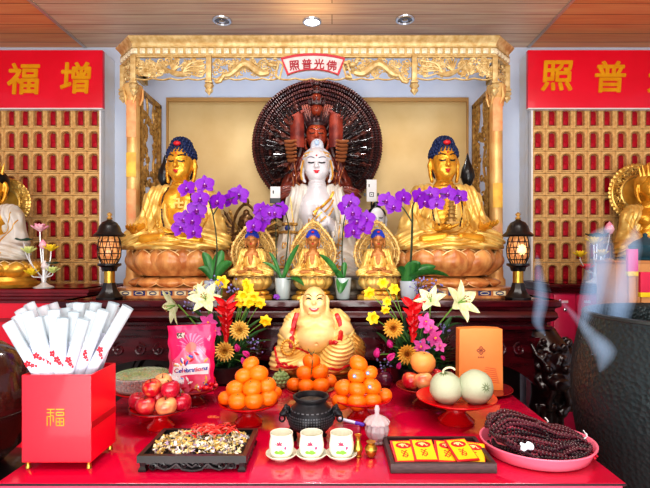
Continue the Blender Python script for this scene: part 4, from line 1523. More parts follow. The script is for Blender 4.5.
# figure
f = seated('prayer', hair='cap', hs=1.0)
s = 0.62; seat = Z(205, D) - AZ
ms = dict(body=SKINWOOD, robe=WOODRED, robe_border=mat('gilt_wood', (190, 120, 70), 0.35, .3), hair=WOODDARK, eyes=BLACKHAIR, brows=WOODDARK, lips=LIPRED, urna=GOLD)
o = place_figure(t, f, ms, s, seat)
for ob in ('body', 'robe', 'hair'): o[ob].location.y = -0.06
g = MB()                                        # tall crown with flame points and stacked heads
g.lathe([(0.135, 0.855), (0.142, 0.875), (0.140, 0.90), (0.10, 0.94), (0.05, 0.96)], 24, frame((0, 0.02, 0)))
for i in range(11):
    a = PI + PI * i / 10
    b_ = Vector((0.138 * cos(a), 0.02 + 0.138 * sin(a), 0.885))
    g.tube([b_, b_ + Vector((0.02 * cos(a), 0.02 * sin(a), 0.05)), b_ + Vector((0.045 * cos(a), 0.03 * sin(a), 0.115 if i % 2 == 0 else 0.08))], [0.018, 0.014, 0.003], 6)
g.build('crown', WOODDARK, o['hair'])
for k, (zz, rr) in enumerate(((1.06, 0.070), (1.195, 0.056), (1.30, 0.042))):
    g = MB(); g.ell((0, 0.01, zz), (rr, rr, rr * 1.15)); g.ell((0, -rr * 0.9, zz - rr * .15), (rr * .18, rr * .25, rr * .3))
    hd = g.build('stacked_head', SKINWOOD if k < 2 else WOODRED, o['hair'])
    g = MB(); g.lathe([(rr * 1.1, zz + rr * .45), (rr * 1.2, zz + rr * .7), (rr * .7, zz + rr * 1.2), (rr * .5, zz + rr * 1.3)], 14)
    for i in range(7):
        a = PI + PI * i / 6
        g.tube([(rr * 1.1 * cos(a), rr * 1.1 * sin(a), zz + rr * .6), (rr * 1.5 * cos(a), rr * 1.3 * sin(a), zz + rr * 1.5)], [rr * .2, rr * .05], 5)
    g.build('head_crown', WOODDARK, hd)
for s_ in (-1, 1):                               # scarves falling from the crown and shoulder shield panels
    g = MB(); g.tube(bez((s_ * 0.13, 0.0, 0.84), (s_ * 0.19, -0.02, 0.75), (s_ * 0.15, -0.04, 0.62), (s_ * 0.20, -0.08, 0.5), 10), [0.02, 0.028, 0.03, 0.03, 0.028, 0.028, 0.03, 0.03, 0.026, 0.02], 7)
    g.build('hair_scarf', WOODDARK, o['hair'])
    g = MB()
    g.grid(lambda u, v: (s_ * (0.085 + 0.095 * u), -0.10 - 0.02 * sin(u * PI), zc - 0.05 + 0.25 * v - 0.05 * u * v), 8, 8)
    g.tube([(s_ * 0.085, -0.10, zc + 0.20), (s_ * 0.18, -0.10, zc + 0.15)], 0.014, 6)
    g.build('shoulder_panel', mat('red_gilt_panel', (96, 26, 22), 0.4, .1, c2=(150, 60, 42), ns=14), t, (0, 0, 0))
    for k in range(6):                           # pale forearms stacked at each side
        g = MB(); z_ = zc - 0.005 - 0.026 * k
        g.tube([(s_ * (0.215 - .004 * k), -0.09, z_), (s_ * (0.165), -0.14, z_ - 0.014), (s_ * 0.135, -0.17, z_ - 0.012)], [0.012, 0.012, 0.008], 7)
        g.build('bare_forearm', mat('tan_wood', (160, 100, 64), 0.38), t)
lotus(t, 0.30, 0.13, seat - 0.13, WOODRED, 12, 2, squash=.72)
m = MB(); m.lathe([(0.30, 0), (0.30, 0.05), (0.22, 0.09), (0.17, 0.2), (0.20, seat - 0.15), (0.24, seat - 0.12)], 32, squash=(1, .72), lobes=12, amp=.03); m.build('pedestal', WOODRED, t)

# -------------------------------------------------------------- laughing buddha on the red table
D = 2.10
t = thing('laughing_buddha', 'laughing bald fat golden buddha sitting in a red trimmed robe', 'statue', (X(317, 2.16), 2.16, TZ), scale=0.90)
h = 0.0036
S = SD((-0.24, -0.20, 0.0), (0.26, 0.17, 0.44), h)
# u: metres. head
S.ell((-0.012, -0.02, 0.335), (0.058, 0.060, 0.064), 0.0)
S.ell((-0.012, -0.035, 0.302), (0.056, 0.052, 0.040), 0.02)
for s_ in (-1, 1):
    S.ell((-0.012 + s_ * 0.032, -0.064, 0.315), (0.020, 0.018, 0.018), 0.008)
    S.path([(-0.012 + s_ * 0.060, -0.01, 0.345), (-0.012 + s_ * 0.067, -0.012, 0.325), (-0.012 + s_ * 0.066, -0.018, 0.288), (-0.012 + s_ * 0.061, -0.022, 0.274)], [0.010, 0.010, 0.008, 0.010], 0.005)
    S.path([(-0.012 + s_ * 0.012, -0.076, 0.350), (-0.012 + s_ * 0.034, -0.070, 0.356), (-0.012 + s_ * 0.048, -0.055, 0.348)], [0.006, 0.006, 0.004], 0.006)
S.ell((-0.012, -0.086, 0.322), (0.011, 0.013, 0.011), 0.006)
S.ell((-0.012, -0.080, 0.300), (0.020, 0.012, 0.005), 0.004)
S.ell((-0.012, -0.074, 0.287), (0.018, 0.012, 0.006), 0.004)
S.ell((-0.012, -0.074, 0.270), (0.03, 0.018, 0.012), 0.01)
# chest & belly
S.ell((-0.005, 0.01, 0.215), (0.105, 0.085, 0.075), 0.03)
for s_ in (-1, 1):
    S.ell((-0.005 + s_ * 0.048, -0.055, 0.215), (0.048, 0.036, 0.032), 0.012)
S.ell((0.0, -0.045, 0.145), (0.110, 0.095, 0.078), 0.014)
S.ell((0.0, -0.143, 0.130), (0.007, 0.012, 0.007), 0.004, sub=True)
# arms
S.path([(-0.115, 0.01, 0.225), (-0.150, -0.02, 0.165), (-0.130, -0.09, 0.150)], [0.042, 0.038, 0.028], 0.012)
S.path([(0.11, 0.01, 0.225), (0.145, -0.02, 0.175), (0.120, -0.085, 0.165)], [0.042, 0.038, 0.028], 0.012)
hand(S, (-0.128, -0.088, 0.152), (0.25, -0.4, -0.35), (0.1, -.6, 0.5), 0.060, k=0.003, curl=.6, thumb=-1)
hand(S, (0.118, -0.085, 0.165), (-0.35, -0.5, -0.25), (0, -.6, -.5), 0.062, k=0.003, curl=.5, thumb=1)
# bare foot forward
S.path([(-0.07, -0.15, 0.03), (-0.005, -0.165, 0.03)], [0.026, 0.022], 0.01)
for k in range(5): S.cap((-0.002 + .012, -0.165 - 0.004 * k + .01, 0.020 + 0.007 * k), (0.016, -0.17, 0.020 + 0.007 * k), 0.006, 0.005, 0.003)
b = S.mesh()
SKINL = mat('laughing_skin', (250, 222, 160), 0.36, 0.12, c2=(240, 200, 128), ns=9)
bo = b.build('body', SKINL, t, (0, 0, 0.045), angle=70)
bv = bvh_of(b)
for s_ in (-1, 1):
    g = MB(); g2 = MB()
    pts = on_front(bv, [(-0.012 + s_ * (0.012 + 0.030 * u), 0.336 + 0.008 * sin(u * PI)) for u in [i / 8 for i in range(9)]], 0.001)
    g.tube(pts, [0.001, .002, .0028, .0032, .0032, .0032, .0028, .002, .001], 5); g.build('eye', BLACKHAIR, bo)
    pts = on_front(bv, [(-0.012 + s_ * (0.010 + 0.038 * u), 0.352 + 0.011 * sin(u * 2.9)) for u in [i / 8 for i in range(9)]], 0.001)
    g2.tube(pts, [.001, .0022, .0026, .0026, .0026, .0024, .002, .0016, .001], 5); g2.build('eyebrow', mat('brow_brown', (80, 50, 26), 0.5), bo)
g2 = MB()
pts = on_front(bv, [(-0.012 - 0.025 + 0.050 * u, 0.297 - 0.010 * sin(u * PI)) for u in [i / 10 for i in range(11)]], 0.001)
g2.tube(pts, [0.002, .004, .006, .0075, .0085, .0088, .0085, .0075, .006, .004, .002], 8)
lo_ = g2.build('lips', mat('laugh_mouth', (206, 92, 92), 0.4), bo)
g2 = MB()
pts = on_front(bv, [(-0.012 - 0.015 + 0.030 * u, 0.296 - 0.005 * sin(u * PI)) for u in [i / 6 for i in range(7)]], 0.008)
g2.tube(pts, 0.0026, 5); g2.build('teeth', WHITE, lo_)
# robe over shoulders, legs and sack
S = SD((-0.25, -0.22, 0.0), (0.26, 0.17, 0.40), h)
for s_ in (-1, 1):
    S.path([(s_ * 0.100, 0.03, 0.245), (s_ * 0.122, 0.015, 0.215), (s_ * 0.148, -0.01, 0.15), (s_ * 0.152, -0.05, 0.10)], [0.038, 0.044, 0.045, 0.046], 0.02)
S.ell((0, 0.05, 0.17), (0.13, 0.07, 0.12), 0.03)
S.path([(-0.12, -0.06, 0.13), (-0.15, -0.08, 0.07), (-0.17, -0.09, 0.02)], [0.05, 0.055, 0.06], 0.02)   # sleeve at left
S.path([(-0.05, -0.02, 0.05), (-0.17, -0.08, 0.045)], [0.07, 0.05], 0.03)
S.path([(0.05, -0.02, 0.07), (0.115, -0.12, 0.105), (0.06, -0.15, 0.02)], [0.07, 0.062, 0.05], 0.03)       # raised knee
S.ell((0.0, -0.08, 0.03), (0.18, 0.10, 0.035), 0.03)

def fold2(x, y, z):
    u = np.sqrt((x - 0.12) ** 2 + (z - 0.22) ** 2)
    v = np.sqrt((x + 0.12) ** 2 + (z - 0.28) ** 2)
    f = np.where(x > 0.0, np.sin(u * 330), np.sin(v * 260 + x * 60))
    return -0.0030 * f * np.clip((0.20 - z) / 0.03, 0, 1) - 0.0018 * np.sin((x + z) * 240) * np.clip((z - 0.18) / 0.03, 0, 1) + 0 * y
S.disp(fold2)
S.ell((0.0, -0.09, 0.195), (0.105, 0.12, 0.10), 0.01, sub=True)
S.cut_below(0.0)
rb = S.mesh()
ro = rb.build('robe', mat('laughing_robe', (248, 216, 140), 0.36, 0.22, c2=(232, 186, 100), ns=14), t, (0, 0, 0.045), angle=70)
bvr = bvh_of(rb)
g = MB()
REDTRIM = mat('red_trim', (200, 22, 34), 0.35, coat=.3)
def edge(pts2, r, off=0.001):
    p_ = on_front(bvr, pts2, off)
    if len(p_) > 3: g.tube(p_, r, 6)
edge([(-0.100 - 0.012 * sin(u * 3) - 0.016 * u, 0.258 - 0.15 * u) for u in [i / 14 for i in range(15)]], 0.015)
edge([(0.100 + 0.014 * sin(u * 3) + 0.012 * u, 0.255 - 0.10 * u) for u in [i / 14 for i in range(15)]], 0.013)
edge([(-0.19 + 0.38 * u, 0.022 + 0.006 * sin(u * 30)) for u in [i / 60 for i in range(61)]], 0.006)
edge([(-0.195 + 0.09 * u, 0.050 - 0.03 * u + .006 * sin(u * 16)) for u in [i / 24 for i in range(25)]], 0.006)
edge([(-0.125 + 0.10 * u, 0.118 - 0.05 * u) for u in [i / 24 for i in range(25)]], 0.005)
edge([(-0.03 + 0.13 * u, 0.112 + 0.030 * sin(u * 1.8) + .004 * sin(u * 22)) for u in [i / 40 for i in range(41)]], 0.010)
edge([(-0.205 + 0.03 * u, 0.11 - 0.09 * u) for u in [i / 14 for i in range(15)]], 0.006)
g.build('red_trim', REDTRIM, ro)
# cloth sack beside him
S = SD((0.10, -0.12, 0.0), (0.28, 0.14, 0.22), h)
S.ell((0.185, -0.01, 0.075), (0.062, 0.075, 0.082), 0.0)
S.ell((0.155, -0.03, 0.145), (0.03, 0.03, 0.03), 0.03)
S.disp(lambda x, y, z: -0.0026 * np.sin((z * 1.0 + (x - 0.15) * 0.9 + 0 * y) * 300))
S.cut_below(0.0)
S.mesh().build('sack', mat('sack_gold', (206, 156, 76), 0.36, 0.5, c2=(176, 122, 50), ns=12), t, (0, 0, 0.045), angle=70)
g = MB()                                         # prayer beads in his hand
for i in range(18):
    a = 2 * PI * i / 18
    g.ell((-0.135 + 0.030 * cos(a), -0.150 - 0.004 * sin(a), 0.115 + 0.036 * sin(a) + .045), 0.0075, nu=8, nv=6)
g.build('prayer_beads', GOLD, t)
lotus(t, 0.200, 0.045, 0.004, mat('laughing_base', (222, 178, 84), 0.34, .5, c2=(190, 136, 52), ns=16), 15, 2, squash=.72)
m = MB(); m.lathe([(0.17, 0), (0.175, 0.006), (0.15, 0.012)], 32, squash=(1, .72)); m.build('plinth', DARKGOLD, t)

# -------------------------------------------------------------- outer statues, cut by the frame
def outer_statue(px, py_c, D, zbase, label, hw_px, facing, pose):
    t = thing('outer_statue', label, 'statue', (X(px, D), D, zbase), group='outer statues')
    f = seated(pose, h=0.010, hair='cap')
    s = 0.60
    seat = 0.17
    o = place_figure(t, f, dict(body=GOLDSKIN, robe=PALEGOLD if facing > 0 else WHITEROBE, robe_border=GOLD, hair=BLACKHAIR if facing < 0 else GOLD, eyes=BLACKHAIR, lips=LIPRED), s, seat)
    lotus(t, 0.34, 0.10, 0.06, GOLD, 14, 2, squash=.6)
    m = MB(); m.lathe([(0.30, 0), (0.31, 0.02), (0.26, 0.04), (0.25, 0.065)], 36, squash=(1, .7)); m.build('plinth', GOLD, t)
    g = MB(); g.lathe([(0.10, 0.875), (0.12, 0.90), (0.09, 1.0), (0.03, 1.06)], 20)
    for i in range(9):
        a = PI + PI * i / 8
        g.tube([(0.11 * cos(a), 0.11 * sin(a), 0.9), (0.14 * cos(a), 0.13 * sin(a), 1.02)], [0.02, 0.004], 6)
    g.build('crown', GOLD, o['hair'])
    zc = Z(py_c, D) - zbase
    RR = hw_px * D / F
    g = MB()
    g.tube([(RR * .62 * cos(a), 0, RR * .62 * sin(a)) for a in [2 * PI * i / 48 for i in range(48)]], 0.012, 8, closed=True)
    g.tube([(RR * .95 * cos(a), 0, RR * .95 * sin(a)) for a in [2 * PI * i / 60 for i in range(60)]], 0.010, 8, closed=True)
    rg = random.Random(4)
    for rr in (0.72, 0.84, 0.97):
        for i in range(int(40 * rr)):
            a = 2 * PI * i / int(40 * rr)
            g.tube(spiral(RR * rr * cos(a), RR * rr * sin(a), 0.022, 1.2, rg.uniform(0, 6), 10, hand=rg.choice((-1, 1)), y=rg.uniform(-.008, .004)), 0.0055, 5)
    for i in range(40):
        a = 2 * PI * i / 40
        g.ell((RR * 1.0 * cos(a), 0, RR * 1.0 * sin(a)), (0.02, 0.008, 0.02), nu=8, nv=5)
    ho = g.build('flame_halo', mat('halo_gold', (236, 204, 120), 0.34, .6, c2=(206, 160, 74), ns=16), t, (0, 0.14, zc))
    g = MB(); g.lathe([(0, -0.004), (RR * .60, -0.004), (RR * .60, 0.004), (0, 0.004)], 48, frame((0, 0.004, 0), (PI / 2, 0, 0)))
    g.build('halo_disc', GOLD, ho)
    return t


outer_statue(-9, 200, 2.98, Z(289, 2.78), 'outer gold statue cut by the left frame edge, with carved halo', 23, -1, 'dhyana')
outer_statue(651, 190, 3.165, Z(284, 2.98), 'outer gold statue cut by the right frame edge, with carved halo', 28, 1, 'dhyana')

# -------------------------------------------------------------- small bronze many-armed figure and white robed figure behind the pots
D = 3.06
t = thing('bronze_statue', 'small dark bronze many-armed statue behind the left orchids', 'statue', (X(246, D), D, AZ + 0.002))
f = seated('prayer', h=0.014, hair='cap', hs=1.0)
zs = Z(262, D) - AZ
BRZ = mat('dark_bronze', (132, 98, 60), 0.34, 0.5, c2=(80, 56, 34), ns=20)
s = 0.36; seat = zs - .02
o = place_figure(t, f, dict(body=BRZ, robe=BRZ, robe_border=DARKGOLD, hair=BRZ), s, max(0.03, seat))
seat = max(0.03, seat)
for s_ in (-1, 1):
    for i in range(9):
        a = -0.45 + 1.75 * i / 8
        g = MB()
        c = Vector((s_ * 0.06, 0.02, seat + 0.23))
        e = c + Vector((s_ * cos(a) * 0.145, -0.03, sin(a) * 0.125 - 0.01))
        md = (c + e) / 2 + Vector((0, 0, -0.012))
        g.tube([c, md, e], [0.014, 0.012, 0.009], 6)
        g.ell(e, (0.013, 0.010, 0.015), nu=8, nv=6)
        g.tube([e, e + (e - c).normalized() * 0.03], [0.005, 0.002], 5)
        g.build('arm', BRZ if i % 2 else DARKGOLD, t)
for s_ in (-1, 1):
    g = MB(); g.tube(bez((s_ * 0.08, 0.0, seat + .17), (s_ * 0.10, 0, seat + .28), (s_ * 0.06, 0, seat + .37), (0, 0, seat + .40), 10), [0.010] * 9 + [0.008], 6)
    g.build('raised_arm', BRZ, t)
g = MB(); g.ell((0, 0, seat + .41), (0.022, 0.018, 0.028)); g.build('small_head', BRZ, t)
m = MB(); m.lathe([(0.13, 0), (0.13, seat * .5), (0.10, seat * .6), (0.14, seat)], 24, squash=(1, .7)); m.build('base', BRZ, t)

D = 3.2
t = thing('robed_statue', 'small white robed statue with black hair behind the right orchids', 'statue', (X(376.5, D), D - .01, AZ + 0.002))
f = seated('dhyana', h=0.014, hair='cap', robe_full=True, bw=.7)
s = (268 - 205) * D / F
seat = max(0.02, Z(268, D) - AZ)
o = place_figure(t, f, dict(body=WHITE, robe=WHITEROBE, robe_border=GOLD, hair=BLACKHAIR, eyes=BLACKHAIR, lips=LIPRED), s, seat)
m = MB(); m.lathe([(0.10, 0), (0.10, seat * .5), (0.09, seat)], 24, squash=(1, .7)); m.build('base', DARKGOLD, t)

# white cards standing on poles behind the orchids
for (px, py0, py1, lab) in ((371.5, 180, 202, 'white upright card with a dark square mark, right of the white statue'), (275.5, 187, 203, 'small white and black card on a stand, left of the white statue')):
    D = 3.31 if px > 300 else 3.09
    t = thing('stand_card', lab, 'card', (X(px, D), D, AZ + 0.002))
    zt_ = Z(py0, D) - AZ; zb_ = Z(py1, D) - AZ
    w = 10 * D / F
    m = MB(); m.tube([(0, 0.006, 0.01), (0, 0.006, zt_ - .01)], 0.006, 8); m.lathe([(0.03, 0), (0.03, 0.008), (0.01, 0.014)], 20); m.build('pole', BLACKM, t)
    m = MB(); m.box((0, -0.006, (zt_ + zb_) / 2), (w, 0.006, zt_ - zb_), bev=.002); co = m.build('card', mat('card_white', (238, 238, 240), 0.5), t)
    zc = zb_ + (zt_ - zb_) * 0.32
    g = MB()
    if px > 300:
        q = w * .22
        g.ring([(-q, -q), (q, -q), (q, q), (-q, q)], [(-q * .7, -q * .7), (q * .7, -q * .7), (q * .7, q * .7), (-q * .7, q * .7)], 0.002, frame((0, -0.011, zc)))
        g.box((0, -0.010, zc), (q * .5, 0.002, q * .4)); g.box((-w * .25, -.010, zb_ + (zt_ - zb_) * .72), (w * .1, .002, .02))
        g.box((-w * .66, 0, zc), (w * .2, .012, .022)); g.box((w * .66, 0, zc), (w * .2, .012, .022))
    else:
        g.box((0, -0.011, zb_ + .012), (w * 1.1, 0.006, 0.034), bev=.003); g.box((-w * .2, -0.010, zc + .035), (.008, .003, .02))
    g.build('dark_mark', BLACK, co, angle=None)

# black finials standing behind the big statues
fin = [(0.055, 0), (0.058, 0.02), (0.03, 0.05), (0.028, 0.30), (0.062, 0.33), (0.066, 0.36), (0.03, 0.40), (0.030, 0.43), (0.062, 0.455), (0.062, 0.475), (0.028, 0.50), (0.026, 0.53), (0.050, 0.55), (0.050, 0.57), (0.022, 0.585), (0.030, 0.60), (0.048, 0.635), (0.040, 0.68), (0.018, 0.72), (0.006, 0.76), (0, 0.775)]
for (px, pt, lab) in ((165, 154, 'black tiered finial post behind the left gold buddha'), (467.5, 153, 'black tiered finial post behind the right gold buddha')):
    D = 3.12
    t = thing('finial_post', lab, 'ornament', (X(px, D), D, AZ + 0.002), group='black finials')
    k = (Z(pt, D) - AZ) / 0.775
    m = MB(); m.lathe([(r, z * k) for r, z in fin[:7]], 20); m.build('base', BLACK, t)
    m = MB(); m.lathe([(r, z * k) for r, z in fin[6:]], 20); m.build('spire', BLACK, t)

# pagoda lamps
AMBER = mat('amber_glass', (214, 150, 92), 0.2, emit=(255, 180, 110), es=0.35, c2=(150, 84, 50), ns=60, kind='voronoi')
WARMW = mat('warm_glass', (250, 220, 160), 0.25, emit=(255, 214, 140), es=1.0)
for (px, lab, glow) in ((109.5, 'black pagoda lamp with mosaic glass left of the left gold buddha', 0), (518, 'black pagoda lamp with glowing mosaic glass right of the right gold buddha', 1)):
    D = 2.425
    t = thing('pagoda_lamp', lab, 'lamp', (X(px, D), D, AZ), group='black pagoda lamps')
    H_ = Z(212, D) - AZ
    m = MB(); m.lathe([(0.066, 0), (0.068, 0.012), (0.056, 0.024), (0.040, 0.050), (0.030, 0.085)], 8); m.lathe([(0.034, 0.145), (0.040, 0.165), (0.058, 0.175), (0.056, 0.185)], 24)
    m.build('base', BLACK, t)
    m = MB(); m.lathe([(0.026, 0.085), (0.026, 0.145)], 20); m.build('gold_collar', BRASS, t)
    m = MB(); m.lathe([(0.036, 0.185), (0.052, 0.22), (0.055, 0.26), (0.050, 0.305), (0.042, 0.325)], 20); go = m.build('glass_lantern', AMBER, t)
    g = MB()
    for i in range(10):
        a = 2 * PI * i / 10
        g.tube([(r * cos(a + z * 4), r * sin(a + z * 4), z) for r, z in ((0.038, .185), (0.0535, .22), (0.0565, .26), (0.0515, .305), (0.043, .325))], 0.0022, 4)
        g.tube([(r * cos(a - z * 4), r * sin(a - z * 4), z) for r, z in ((0.038, .185), (0.0535, .22), (0.0565, .26), (0.0515, .305), (0.043, .325))], 0.0022, 4)
    for z, r in ((.205, .048), (.235, .055), (.265, .0565), (.295, .053)): g.tube([(r * cos(a), r * sin(a), z) for a in [2 * PI * i / 24 for i in range(24)]], 0.0022, 4, closed=True)
    g.build('lead_lattice', BLACKM, go)
    if glow:
        g = MB(); g.ell((0, -0.048, .255), (0.024, 0.012, 0.03)); g.build('lit_pane', WARMW, go)
    m = MB(); m.lathe([(0.072, 0.322), (0.078, 0.330), (0.070, 0.338), (0.058, 0.348), (0.050, 0.375), (0.036, 0.395), (0.016, 0.405), (0.010, 0.412)], 24); m.build('dome_roof', BLACK, t)
    m = MB(); m.lathe([(0.010, 0.410), (0.015, 0.418), (0.006, 0.426), (0.012, 0.434), (0.013, 0.440), (0.0, H_)], 16); m.build('finial', DARKGOLD, t)
# ================================================================== red offering table and what stands on it
TX0, TX1, TY0, TY1 = -0.80, 0.70, 1.12, 2.26
CLOTH = mat('red_cloth_under_glass', (206, 6, 66), 0.16, coat=1.0, c2=(186, 2, 50), ns=3.5, detail=3)
SKIRT = mat('pink_red_edge', (232, 70, 104), 0.3, coat=.4)
t = thing('offering_table', 'shiny red offering table with a glass top in the foreground', 'table', ((TX0 + TX1) / 2, TY0, 0))
w, d = TX1 - TX0, TY1 - TY0
m = MB(); m.box((0, d / 2, TZ - 0.0235), (w - 0.01, d - 0.01, 0.030)); m.build('tabletop', SKIRT, t, angle=None)
m = MB(); m.box((0, d / 2, TZ - 0.0045), (w, d, 0.008), bev=0.0015); m.build('glass_top', CLOTH, t)
m = MB(); m.ring([(-w / 2 - .002, -.001), (w / 2 + .002, -.001), (w / 2 + .002, d + .002), (-w / 2 - .002, d + .002)], [(-w / 2 + .001, .001), (w / 2 - .001, .001), (w / 2 - .001, d - .001), (-w / 2 + .001, d - .001)], 0.005, frame((0, 0, TZ - 0.002), (-PI / 2, 0, 0)))
m.build('glass_edge', mat('dark_glass_edge', (40, 24, 34), 0.2), t, angle=None)
m = MB()
for k in range(60):
    pass
def skirt(u, v):
    L = [(-w / 2 + .01, d - .01), (-w / 2 + .01, .01), (w / 2 - .01, .01), (w / 2 - .01, d - .01)]
    seg = [d, w, d]; s = u * (2 * d + w); i = 0
    while i < 2 and s > seg[i]: s -= seg[i]; i += 1
    a, b_ = Vector(L[i]), Vector(L[i + 1]); q = a + (b_ - a) * (s / seg[i])
    n_ = Vector(((b_ - a).y, -(b_ - a).x)).normalized()
    q = q + n_ * 0.006 * sin(u * 160) * v * -1
    return (q.x, q.y, TZ - 0.036 - (TZ - 0.05) * v)
m.grid(skirt, 240, 3); m.build('table_skirt', RED, t, angle=60)
# gold pattern reflected in the table glass, painted on as small spirals
g = MB()
for (px, py) in ((224, 424), (210, 417), (238, 420)):
    D = 0.543 * F / (py - 255)
    for k in range(3):
        g.tube([(p[0], p[2], 0) for p in spiral(X(px, D) - (TX0 + TX1) / 2 + .012 * k, D - TY0, .012, 1.3, k, 12)], 0.0012, 4)
g.build('painted_reflection', mat('painted_reflection_gold', (230, 120, 60), 0.4), t, (0, 0, TZ))


def tD(py): return 0.543 * F / (py - 255)


# ---- pedestal plates
PLATERED = mat('plate_red', (206, 14, 26), 0.22, coat=.25)
PLATEDARK = mat('plate_deep_red', (128, 10, 24), 0.22, coat=.3)
RIMGOLD = mat('plate_rim', (150, 40, 34), 0.25, .3)


def plate(px, py_foot, r, py_rim, label, mt, rim=None, foot=0.45):
    D = tD(py_foot) + r * foot
    h = Z(py_rim, D) - TZ
    t = thing('pedestal_plate', label, 'plate', (X(px, D), D, TZ), group='red pedestal plates')
    fr = r * foot
    m = MB(); m.lathe([(r * .25, h * .70), (r * .80, h * .84), (r, h), (r * 1.0, h + .004), (r * .96, h + .003), (r * .78, h * .84 + .005), (0, h * .74 + .004)], 48); m.build('dish', mt, t)
    m = MB(); m.lathe([(fr, 0.0005), (fr * 1.02, h * .10), (fr * .86, h * .20), (fr * .56, h * .38), (fr * .50, h * .55), (fr * .62, h * .74)], 36); m.build('foot', mt, t)
    if rim:
        m = MB(); m.tube([(r * .99 * cos(a), r * .99 * sin(a), h + .003) for a in [2 * PI * i / 48 for i in range(48)]], 0.0022, 6, closed=True); m.build('rim', rim, t)
    return t, D, TZ + h * .80


# ---- fruit
LEAFG = mat('leaf_green', (54, 112, 44), 0.4, c2=(34, 84, 30), ns=20)
STEMG = mat('stem_green', (70, 96, 40), 0.5)
ORANGE = mat('orange_peel', (244, 126, 14), 0.36, coat=.12, c2=(236, 104, 8), ns=18, bump=.12, bs=260)


def orange_proto(mt=ORANGE, r=1.0):
    m = MB()
    m.lathe([(0, -.86), (.30, -.85), (.62, -.70), (.88, -.40), (1.0, 0), (.95, .32), (.74, .62), (.42, .80), (.16, .84), (0, .78)], 22, lobes=8, amp=.012)
    s = MB(); s.lathe([(0.11, .77), (.12, .83), (.05, .88), (0, .88)], 8, lobes=4, amp=.3)
    return m.mesh('peel', mt), s.mesh('stem', STEMG)


OM, OS = orange_proto()
OPROTO = None


def fruit_orange(name, loc, r, label, group, tilt, cat='orange', flag=[0]):
    t = thing(name, label, cat, loc, rot=tilt, group=group)
    o = obj('peel', OM, t, scale=(r, r, r * .95)); s = obj('stem', OS, t, scale=(r, r, r * .95))
    return t


rg = random.Random(21)


def tilt(): return (rg.uniform(-.4, .4), rg.uniform(-.4, .4), rg.uniform(0, 6))


PL, D, zt0 = plate(249, 428, 0.096, 402, 'red pedestal plate under the left pyramid of oranges', PLATERED)
def ppx(px, py, D): return (X(px, D), D, Z(py, D))
# left pyramid: (px, py, depth shift, r px, description)
LP = [(238, 401, -.058, 10.5, 'bottom row orange, second from the left, in the left pyramid'), (226.5, 398, -.018, 9, 'leftmost bottom row orange of the left pyramid'),
      (254, 401, -.062, 10.5, 'front centre bottom row orange of the left pyramid'), (268.5, 397.5, -.035, 10, 'bottom row orange, right of centre, in the left pyramid'),
      (274, 393, .0, 8.5, 'small rightmost orange peeking out of the left pyramid'), (236, 388, -.028, 10.5, 'middle row orange at left of the left pyramid'),
      (252.5, 388, -.045, 10.5, 'middle row orange at centre of the left pyramid'), (267, 385.5, -.02, 10, 'middle row orange at right of the left pyramid'),
      (244, 375.5, -.018, 9.5, 'upper left orange of the left pyramid'), (258.5, 373.5, -.016, 10.5, 'upper right orange of the left pyramid'), (251, 364, .0, 9, 'topmost orange of the left pyramid')]
LP2 = [(0.0, .045, 'far side')]


def stack(plate_t, D, zt0, rows, spec, group):
    """rows of fruit piled on a plate: each (px, py, dy, rpx, label) standing at depth D+dy"""
    for (px, py, dy, rp, lab) in spec:
        d = D + dy
        fruit_orange('orange', ppx(px, py, d), rp * .95 * d / F, lab, group, tilt())


stack(PL, D, zt0, None, LP, 'oranges in the left pyramid')
PR, D, zt0 = plate(360.5, 425.5, 0.099, 397, 'red pedestal plate under the right pyramid of oranges', PLATERED)
RP = [(341, 401.5, -.035, 10, 'leftmost bottom row orange of the right pyramid'), (357, 402.5, -.06, 10.5, 'front bottom row orange of the right pyramid'), (372, 401, -.045, 10, 'bottom row orange, right of front, in the right pyramid'),
      (384, 396, .0, 9, 'rightmost bottom row orange of the right pyramid'), (343.5, 387.5, -.025, 10, 'middle row orange at left of the right pyramid'), (357, 389.5, -.042, 10, 'middle row orange at centre of the right pyramid'),
      (371.5, 386.5, -.026, 10.5, 'middle row stickered orange at right of the right pyramid'), (356.5, 376, -.022, 9.5, 'upper left stickered orange of the right pyramid'), (369.5, 373, -.002, 9, 'upper right stickered orange of the right pyramid'), (358.5, 363.5, .0, 10, 'topmost orange of the right pyramid')]
stack(PR, D, zt0, None, RP, 'oranges in the right pyramid')
# stickers as flat parts
STK = mat('sticker_blue', (40, 120, 170), 0.4); STKW = mat('sticker_white', (220, 236, 240), 0.4)
for o in [q for q in bpy.data.objects if q.parent is None and 'stickered' in str(q.get('label', ''))]:
    r = 10 * o.location.y / F
    g = MB(); g.lathe([(0, .0006), (.0055, .0003), (.0062, -.0005)], 14); g.lathe([(0, .0012), (.003, .0010), (.0032, .0003)], 10, m=1)
    st = g.build('sticker', [STK, STKW], o)
    dirv = Vector((-0.25, -0.93, 0.22)).normalized()
    st.matrix_local = o.rotation_euler.to_matrix().to_4x4().inverted() @ aim(dirv * (r * 1.0), dirv)
PC, D, zt0 = plate(311, 405, 0.088, 389, 'deep red plate of leafy oranges behind the black incense burner', PLATEDARK, RIMGOLD)
CP_ = [(294.5, 384.5, -.01, 8.5, 'leftmost bottom row orange behind the incense burner'), (306.5, 386, -.045, 9, 'bottom row orange, left of centre, behind the incense burner'), (321, 385.5, -.05, 9.5, 'bottom row orange, right of centre, behind the incense burner'),
       (329.5, 381, -.005, 8, 'rightmost bottom row orange behind the incense burner'), (305, 373, -.02, 9.5, 'upper left orange with stalk behind the incense burner'), (320, 372, -.022, 9.5, 'upper right orange behind the incense burner'), (311.5, 361, -.005, 9.5, 'topmost stalked orange behind the incense burner')]
stack(PC, D, zt0, None, CP_, 'oranges behind the incense burner')
